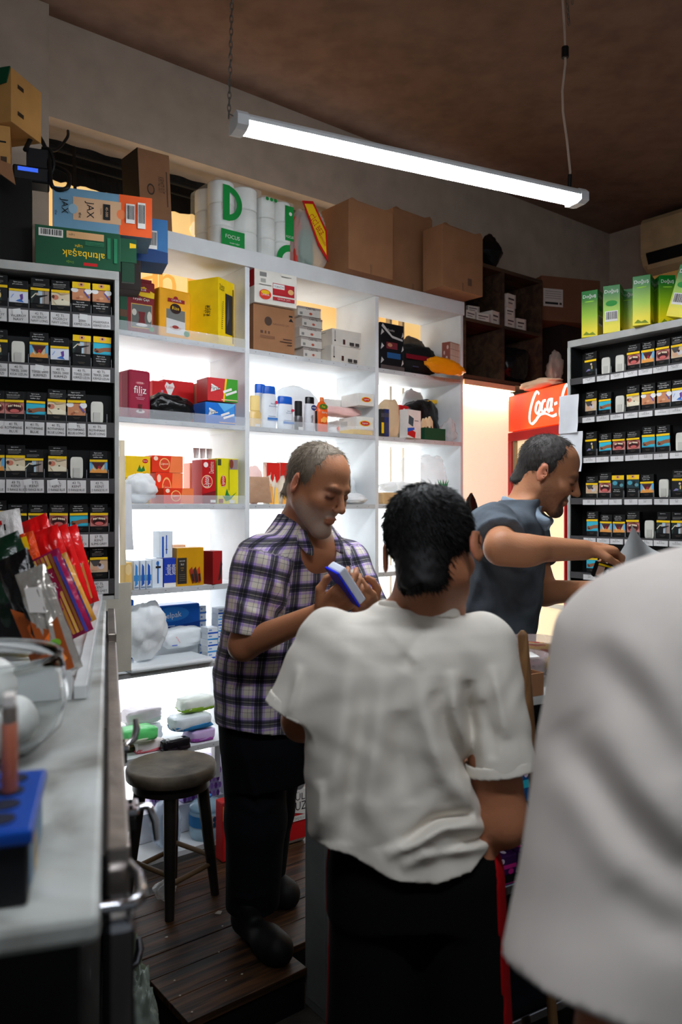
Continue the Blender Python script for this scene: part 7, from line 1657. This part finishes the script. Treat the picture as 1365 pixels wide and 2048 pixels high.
# ------------------------------------------------------------------ man in the grey polo shirt
def man_polo():
    root = thing('person', 'dark-haired bearded man in grey polo shirt reaching right by the fridge', 'person', (.53, 2.56, ZP))
    H = Head(P3(1098, 946, 2.53), math.radians(74), math.radians(24), math.radians(3), .97, 1.0, .002)
    latv = Vector((.34, .94, 0)).normalized(); fwd = Vector((.94, -.34, 0)).normalized()
    rows = []
    for x, y, Y, w, t in ((985, 1420, 2.58, .19, .125), (990, 1320, 2.58, .185, .122), (1000, 1240, 2.57, .19, .124), (1010, 1160, 2.56, .20, .126), (1018, 1090, 2.55, .20, .120), (1024, 1045, 2.54, .175, .098), (1034, 1015, 2.54, .11, .076), (1042, 1000, 2.54, .08, .068)):
        p = P3(x, y, Y); rows.append((p.z, p.x, p.y, w, t))
    tor = Loft(rows, latv, 2.3)
    rs, re, rw = P3(1000, 1058, 2.40), P3(1003, 1096, 2.18), P3(1168, 1100, 2.22)
    ls, le, lw = P3(1055, 1075, 2.72), P3(1090, 1185, 2.66), P3(1190, 1180, 2.46)
    neck = rcone(P3(1040, 1035, 2.54), H.wld((-.03, 0, -.03)), .058, .056)
    rtip = P3(1215, 1098, 2.24); ltip = P3(1240, 1170, 2.40)
    hr_ = bbox_f(hand(rw, A3(rtip-rw), (.35, .25, -.9), (.2, -.9, -.2), 1.0, 1.3), rw, .22)
    hl_ = bbox_f(hand(lw, A3(ltip-lw), (.2, .1, .9), (.1, -.8, .3), 1.0, .6), lw, .22)
    arms = [limb([rs, re, rw], [.052, .046, .029], .02), limb([ls, le, lw], [.050, .044, .029], .02), ell(P3(1050, 1105, 2.17), (.06, .038, .040))]
    trunk = Loft([(r[0], r[1], r[2], r[3]*.86, r[4]*.84) for r in rows], latv)
    hp = [P3(990, 1400, Y) for Y in (2.50, 2.66)]
    legs = [limb([p, (p.x+.01, p.y, .55), (p.x, p.y, ZP+.06)], [.085, .06, .045]) for p in hp]
    bf = union([trunk]+arms+legs+[neck], .03)
    def body(P): return smin(smin(smin(bf(P), H(P), .018), hr_(P), .010), hl_(P), .010)
    lo, hi = bnd([rs, re, rw, rtip, ls, le, lw, ltip, hp[0], (hp[0].x, hp[0].y, ZP), (hp[1].x, hp[1].y, ZP), H.wld((0, 0, .16)), H.wld((.13, 0, 0))], .12)
    mk('body', surf(body, lo, hi, .0042), m_skin, root, face_color(H, (178, 122, 88), .45, (44, 36, 34), (34, 26, 24), goatee=.95))
    d1 = (re-rs).normalized(); d2 = (le-ls).normalized()
    sl = [sleeve(rs+Vector((-.02, 0, 0)), rs+d1*.155, .084, .074), sleeve(ls, le-d2*.09, .08, .072)]
    nb = P3(1040, 1030, 2.54)
    cut = [rcone(nb+Vector((0, 0, -.03)), nb+Vector((0, 0, .2)), .062, .07), rcone(nb+fwd*.06, nb+fwd*.15+Vector((0, 0, .03)), .04, .05)]
    folds = [(.008, 9, [(985, 1130), (1040, 1150), (1080, 1130)]), (.008, 8, [(960, 1120), (985, 1180), (990, 1250)]), (-.006, 8, [(975, 1110), (1005, 1180), (1010, 1260)]), (.007, 8, [(1010, 1200), (1060, 1220), (1090, 1190)]), (.006, 7, [(975, 1040), (1010, 1050), (1040, 1035)]), (.008, 8, [(930, 1230), (950, 1180), (965, 1120)])]
    sf = shirt_sdf(tor, sl, .03, cut, folds, (.003, 13, 2.0))
    lo, hi = bnd([rs+Vector((0, -.16, 0)), ls, le, P3(900, 1420, 2.5), P3(1100, 1420, 2.6), H.wld((0, 0, -.1))], .13)
    mk('shirt', surf(sf, lo, hi, .0048), m_polo, root)
    up = Vector((.25, -.08, 1)).normalized()
    o_ = rcone(nb+Vector((0, 0, -.02)), nb+up*.05, .080, .070); i_ = rcone(nb+Vector((0, 0, -.05)), nb+up*.09, .067, .062)
    flapf = union([rcone(nb+fwd*.055+latv*s*.05+Vector((0, 0, .015)), nb+fwd*.085+latv*s*.05+Vector((0, 0, -.045)), .013, .007) for s in (-1, 1)]+[rcone(nb+fwd*.0+latv*s*.072+Vector((0, 0, .012)), nb+fwd*.09+latv*s*.06+Vector((0, 0, -.02)), .014, .014) for s in (-1, 1)], .02)
    def colr(P):
        d = np.maximum(np.maximum(o_(P), -i_(P)), np.maximum((P-A3(nb+up*.048))@A3(up), -(P-A3(nb+Vector((0, 0, -.035))))@A3(up)))
        op = rcone(nb+fwd*.05, nb+fwd*.14, .03, .05)(P)
        return smin(np.maximum(d, -op), flapf(P), .008)
    mk('collar', surf(colr, *bnd([nb], .17), .004), cloth_mat('pale_blue_collar', (140, 156, 172)), root)
    tr = [limb([(p.x, p.y, .92), (p.x+.01, p.y, .55), (p.x, p.y, ZP+.10)], [.115, .09, .08], .03) for p in hp]; tf0 = union(tr+[Loft([(.80, rows[0][1], rows[0][2], .17, .12), (.98, rows[0][1], rows[0][2], .175, .118)], latv)], .03)
    tf = lambda P: np.maximum(tf0(P), ZP+.075-P[:, 2])
    lo, hi = bnd([(hp[0].x, hp[0].y, ZP), (hp[1].x, hp[1].y, .98)], .15); lo[2] = ZP+.05; mk('trousers', surf(tf, lo, hi, .009), m_pant, root)
    for p in hp: shoe(root, (p.x-.06, p.y, ZP), (p.x+.18, p.y-.06, ZP))
    hair_cap(H, [-.12, -.05, -.034, -.018, .010, .016, .022, .028, .036], [-.07, -.066, -.03, .018, -.01, .03, .06, .095, .25], .002, root, hairm('dark_grey_hair', (58, 54, 52), .6), 5, 4200, .018, (-.02, 0, .13), .06, .0005)
    # things in his hands
    c = P3(1283, 1118, 2.36); w_, h_ = .15, .15; mb = MB(); V = []; Fc = []; n = 12
    for j in range(n+1):
        for i in range(n+1):
            u, v = i/n*2-1, j/n*2-1; V.append((u*w_/2, .020*math.sin(u*2+v)+.012*v*v, v*h_/2))
    k_ = len(V); V += [(a, b+.0008, c_) for a, b, c_ in V]
    for j in range(n):
        for i in range(n): a = j*(n+1)+i; Fc += [(a, a+1, a+n+2, a+n+1), (k_+a, k_+a+n+1, k_+a+n+2, k_+a+1)]
    mb.add(V, Fc, M('grey_white_paper', (200, 202, 202), rough=.7), True); o = mb.obj('paper_sheet', None, c); o.rotation_euler = (-.35, .62, .1); tag(o, 'white sheet of paper held out by the man in grey polo', 'paper')
    c = P3(1212, 1143, 2.215); mb = MB().box(-.035, .035, -.010, .010, -.022, .022, K_, bev=.002); mb.decal((Vector((-.035, -.0102, -.022)), Vector((1, 0, 0)), Vector((0, 0, 1)), Vector((0, -1, 0))), .07, .044, [('r', .05, .85, .7, .98, Yb), ('r', .06, .15, .35, .8, flat(190, 150, 130)), ('e', .55, .55, .16, .3, flat(40, 50, 90)), ('e', .5, .6, .06, .12, flat(200, 206, 216))])
    o = mb.obj('cigarette_pack', None, c); o.rotation_euler = (.2, .25, .1); tag(o, 'dark pack held upside down in the polo man\'s right hand', 'cigarette pack')
    return root
man_polo()

# ------------------------------------------------------------------ boy in the white T-shirt, seen from behind
def boy():
    root = thing('person', 'black-haired boy in white T-shirt and black red-striped trousers, from behind', 'person', (.11, 1.43, 0))
    H = Head(P3(866, 1103, 1.43), math.radians(180-28), math.radians(14), math.radians(-9), .94, ear=.095)
    latv = Vector((-1, -.08, 0)).normalized()      # his left is image left
    Y0 = 1.43
    rows = []
    for y, xl, xr, t in ((1790, 640, 1000, .118), (1720, 622, 990, .118), (1660, 616, 972, .114), (1600, 613, 958, .112), (1500, 608, 950, .112), (1400, 606, 954, .114), (1330, 612, 972, .112), (1290, 626, 985, .104), (1262, 650, 975, .090), (1242, 690, 935, .076), (1225, 735, 905, .076), (1210, 752, 905, .074)):
        a, b = P3(xl, y, Y0), P3(xr, y, Y0); rows.append((a.z, (a.x+b.x)/2, Y0+.02, (b.x-a.x)/2, t))
    tor = Loft(rows, latv, 2.5)
    ls, lh, le = P3(662, 1282, 1.44), P3(588, 1428, 1.43), P3(606, 1440, 1.56)
    rs, rh, re = P3(962, 1300, 1.45), P3(1003, 1540, 1.43), P3(1005, 1640, 1.43)
    lw, rw = P3(690, 1420, 1.80), P3(985, 1560, 1.66)
    neck = rcone(P3(838, 1228, 1.45), H.wld((-.03, 0, -.05)), .060, .054)
    hl_ = bbox_f(hand(lw, (.2, .9, .2), (0, .3, 1), (.9, .2, .2), .9, .6), lw, .2); hr_ = bbox_f(hand(rw, (-.2, .9, .2), (0, .3, 1), (-.9, .2, .2), .9, .6), rw, .2)
    arms = [limb([ls, le, lw], [.045, .040, .026]), limb([rs, re, rw], [.050, .046, .027])]
    hip = [P3(757, 1720, 1.45), P3(912, 1720, 1.45)]
    legs = [limb([p, (p.x, p.y-.01, .47), (p.x, p.y+.02, .06)], [.078, .056, .040]) for p in hip]
    trunk = Loft([(max(r[0], .99), r[1], r[2], r[3]*.80, r[4]*.74) for r in rows], latv)
    bf = union([trunk]+arms+legs+[neck], .025)
    def body(P): return smin(smin(smin(bf(P), H(P), .018), hr_(P), .010), hl_(P), .010)
    lo, hi = bnd([ls, le, re, lw, rw, hip[0], (hip[0].x, hip[0].y, 0), (hip[1].x, hip[1].y, 0), H.wld((0, 0, .16)), H.wld((.13, 0, 0))], .12)
    mk('body', surf(body, lo, hi, .005), m_skin, root, face_color(H, (160, 104, 74), 0, (30, 24, 22), (26, 20, 20)))
    sl = [sleeve(ls, lh, .062, .058, .005), sleeve(rs, rh, .070, .064, .005)]
    nb = P3(838, 1228, 1.45)
    up = Vector((.05, .12, 1)).normalized()
    cut = [rcone(nb+Vector((0, 0, -.03)), nb+up*.2, .060, .064)]
    folds = [(0.0145, 27, [(705, 1250), (694, 1400), (668, 1560), (650, 1680)]), (-0.0116, 23, [(740, 1330), (724, 1470), (700, 1620), (690, 1690)]), (0.0159, 27, [(770, 1330), (752, 1480), (735, 1600), (760, 1690)]), (-0.0116, 23, [(800, 1420), (800, 1520), (820, 1610)]),
             (0.0188, 25, [(838, 1330), (852, 1440), (890, 1550), (965, 1630)]), (-0.0145, 21, [(870, 1380), (900, 1480), (950, 1560), (985, 1600)]), (0.0145, 16, [(905, 1340), (912, 1430), (935, 1520)]), (-0.0174, 16, [(935, 1360), (945, 1450), (946, 1550)]),
             (0.0217, 15, [(770, 1712), (830, 1690), (890, 1655), (975, 1650)]), (-0.0188, 12, [(800, 1690), (870, 1640), (950, 1628)]), (0.0188, 14, [(800, 1735), (880, 1700), (985, 1690)]), (-0.0159, 10, [(850, 1705), (920, 1690), (980, 1672)]), (0.0116, 12, [(640, 1560), (640, 1620), (632, 1680)]),
             (0.0101, 14, [(770, 1250), (820, 1300), (850, 1340)]), (-0.0087, 14, [(860, 1250), (830, 1290), (800, 1340)]), (0.0101, 12, [(985, 1330), (1000, 1400), (1015, 1480)]), (-0.0087, 12, [(965, 1400), (985, 1470), (985, 1520)]), (0.0087, 9, [(600, 1330), (590, 1380), (575, 1430)])]
    hx = [P3(x, 1700, Y0).x for x in (600, 640, 700, 740, 775, 860, 930, 1000)]; hz_ = [P3(0, y, Y0-.08).z for y in (1694, 1700, 1708, 1730, 1752, 1764, 1750, 1704)]
    hem0 = min(hz_)
    def hem(P):
        z = np.where(P[:, 1] < Y0+.05, np.interp(P[:, 0], hx, hz_), hem0+.02)
        inner = Loft([(r[0]-.0, r[1], r[2], r[3]-.018, r[4]-.018) for r in rows], latv, 2.5)(P)
        return np.maximum(z-P[:, 2], np.where(P[:, 2] < z+.012, -np.maximum(inner, P[:, 2]-z-.012), -1))
    sf = shirt_sdf(tor, sl, .030, cut, folds, (.0022, 16, 1.0), hem)
    lo, hi = bnd([ls, lh, rs, rh, P3(600, 1790, 1.35), P3(1010, 1790, 1.5), P3(840, 1200, 1.45)], .11)
    mk('t_shirt', surf(sf, lo, hi, .0038), m_wshirt, root)
    o_ = rcone(nb+Vector((0, 0, -.02)), nb+up*.06, .079, .074); i_ = rcone(nb+Vector((0, 0, -.06)), nb+up*.1, .0625, .0625)
    colr = lambda P: np.maximum(np.maximum(o_(P), -i_(P)), np.maximum((P-A3(nb+up*.022))@A3(up), -(P-A3(nb+up*-.004))@A3(up)))
    mk('neckband', surf(colr, *bnd([nb], .12), .003), m_wshirt, root)
    for a, b, r in ((ls, lh, .0595), (rs, rh, .0655)):
        d = (b-a).normalized(); o2 = rcone(b-d*.030, b+d*.001, r-.001, r); i2 = rcone(b-d*.06, b+d*.03, r-.006, r-.005)
        hb = lambda P: np.maximum(np.maximum(o2(P), -i2(P)), np.maximum((P-A3(b))@A3(d)-.0015, -(P-A3(b-d*.022))@A3(d)))
        mk('sleeve_hem', surf(hb, *bnd([b], .10), .003), m_wshirt, root)
    hs = (rows[0][0]+rows[1][0])/2
    tr = [limb([(p.x, p.y, .86), (p.x+dx, p.y, .48), (p.x+dx*1.5, p.y+.02, .16)], [.088, .086, .082], .02) for p, dx in zip(hip, (-.012, .022))]+[Loft([(.80, rows[1][1]+.012, Y0+.02, .140, .105), (.98, rows[1][1]+.01, Y0+.02, .146, .100)], latv)]
    tf0 = union(tr, .03); tf = lambda P: np.maximum(tf0(P), .09-P[:, 2])
    lo, hi = bnd([(hip[0].x, Y0, .09), (hip[1].x, Y0, 1.0)], .16); lo[2] = .07; mk('trousers', surf(tf, lo, hi, .006), m_short, root)
    # red side stripes: thin shells hugging the outer leg
    for sgn in (1, -1):
        p = hip[1] if sgn > 0 else hip[0]; dx = .022 if sgn > 0 else -.012
        def st(P):
            d = tf0(P)-.0025; x = P[:, 0]-np.interp(P[:, 2], [.1, .48, .86], [p.x+dx*1.5, p.x+dx, p.x]); y = P[:, 1]-Y0-.01-(.0 if sgn > 0 else .07)
            return np.maximum(np.maximum(d, np.maximum(-sgn*x+.062, np.abs(y+.02)-.045)), .10-P[:, 2])
        mk('side_stripe', surf(st, lo, hi, .006), m_stripe, root)
    for p, dx in zip(hip, (-.012, .022)): shoe(root, (p.x+dx, p.y-.07, 0), (p.x+dx*2, p.y+.18, 0))
    hair_cap(H, [-.13, -.10, -.06, -.036, -.022, .010, .03, .05, .08, .12], [-.088, -.088, -.078, -.045, .014, .0, .02, .05, .07, .06], .006, root, hairm('black_hair', (11, 10, 11), .6), 7, 11000, .020, (-.045, -.030, .13), .03, .0008, 1.2, .002)
    return root
boy()

# ------------------------------------------------------------------ customer in white at the right edge
def customer():
    root = thing('person', 'customer in white T-shirt, shoulder and sleeve filling the right foreground', 'person', (.47, .76, 0))
    Y0 = .70
    sh_, hm = P3(1348, 1345, .72), P3(1232, 1985, .66)
    latv = Vector((-.97, .25, 0)).normalized()
    tc_ = Vector((.47, .76, 0))
    rows = [(.78, tc_.x, tc_.y, .20, .14), (1.0, tc_.x, tc_.y, .19, .13), (1.2, tc_.x, tc_.y, .195, .13), (1.36, tc_.x, tc_.y, .21, .125), (1.44, tc_.x, tc_.y, .19, .10), (1.49, tc_.x, tc_.y, .13, .08), (1.53, tc_.x, tc_.y, .075, .065)]
    tor = Loft(rows, latv, 2.3)
    el_ = P3(1232, 2250, .66); wr_ = P3(1200, 2350, .86)
    H = Head(Vector((.49, .78, 1.68)), math.radians(150), .1, 0, 1.02)
    neck = rcone((tc_.x, tc_.y, 1.46), H.wld((-.03, 0, -.04)), .058, .055)
    s2 = Vector((.65, .76, 1.40)); e2_ = Vector((.72, .80, 1.10)); w2 = Vector((.66, 1.0, 1.05))
    ha = bbox_f(hand(wr_, (.1, .9, .1), (0, .3, 1), (.9, .2, .2), 1, .6), wr_, .2); hb_ = bbox_f(hand(w2, (-.1, .9, .1), (0, .3, 1), (-.9, .2, .2), 1, .6), w2, .2)
    legs = [limb([(tc_.x+s*.09, tc_.y, .86), (tc_.x+s*.095, tc_.y, .47), (tc_.x+s*.095, tc_.y+.02, .06)], [.085, .06, .042]) for s in (-1, 1)]
    bf = union([Loft([(r[0], r[1], r[2], r[3]*.84, r[4]*.82) for r in rows], latv), limb([sh_, el_, wr_], [.05, .043, .028]), limb([s2, e2_, w2], [.05, .043, .028]), neck]+legs, .025)
    def body(P): return smin(smin(smin(bf(P), H(P), .018), ha(P), .01), hb_(P), .01)
    lo, hi = bnd([(tc_.x-.15, tc_.y, 0), (tc_.x+.25, tc_.y, 1.86), el_, wr_, e2_, w2, sh_], .12); lo[2] = -.01
    mk('body', surf(body, lo, hi, .0065), m_skin, root, face_color(H, (160, 104, 76), .3, (40, 34, 32), (26, 20, 20)))
    ax = (hm-sh_)
    sl = [sleeve(sh_, hm, .104, .098, .008), sleeve(s2, s2+(e2_-s2)*.75, .075, .085, .005)]
    folds = [(-.010, 46, [(1120, 1440), (1230, 1600), (1320, 1720), (1400, 1790)]), (.009, 50, [(1180, 1440), (1280, 1570), (1400, 1690)]), (-.006, 40, [(1180, 1290), (1290, 1420), (1360, 1560)]), (.006, 44, [(1120, 1540), (1220, 1700), (1360, 1820)]), (-.005, 44, [(1240, 1760), (1320, 1850), (1420, 1900)]), (.005, 40, [(1210, 1240), (1300, 1330), (1400, 1480)])]
    nb = Vector((tc_.x, tc_.y, 1.48))
    sf = shirt_sdf(tor, sl, .09, [rcone(nb, nb+Vector((0, 0, .2)), .062, .07)], folds, (.0015, 12, 3.0))
    lo, hi = bnd([sh_, hm, s2, e2_, (tc_.x, tc_.y, .76), (tc_.x, tc_.y, 1.55)], .13)
    mk('t_shirt', surf(sf, lo, hi, .0045), m_wshirt2, root)
    tf0 = union([limb([(tc_.x+s*.09, tc_.y, .88), (tc_.x+s*.095, tc_.y, .47), (tc_.x+s*.095, tc_.y+.02, .12)], [.105, .085, .078]) for s in (-1, 1)]+[Loft([(.84, tc_.x, tc_.y, .165, .115), (.96, tc_.x, tc_.y, .165, .115)], latv)], .03)
    tf = lambda P: np.maximum(tf0(P), .08-P[:, 2]); lo, hi = bnd([(tc_.x-.12, tc_.y, .06), (tc_.x+.12, tc_.y, .97)], .14); lo[2] = .05
    mk('trousers', surf(tf, lo, hi, .009), cloth_mat('dark_jeans', (36, 40, 56)), root)
    for s in (-1, 1): shoe(root, (tc_.x+s*.095, tc_.y-.07, 0), (tc_.x+s*.10, tc_.y+.19, 0))
    hair_cap(H, [-.13, -.06, -.036, -.022, .010, .03, .05, .08], [-.09, -.08, -.05, .014, .0, .03, .07, .075], .010, root, hairm('black_hair', (13, 12, 13), .35), 9, 800, .02, (-.045, 0, .13), .2, .0009)
    return root
customer()
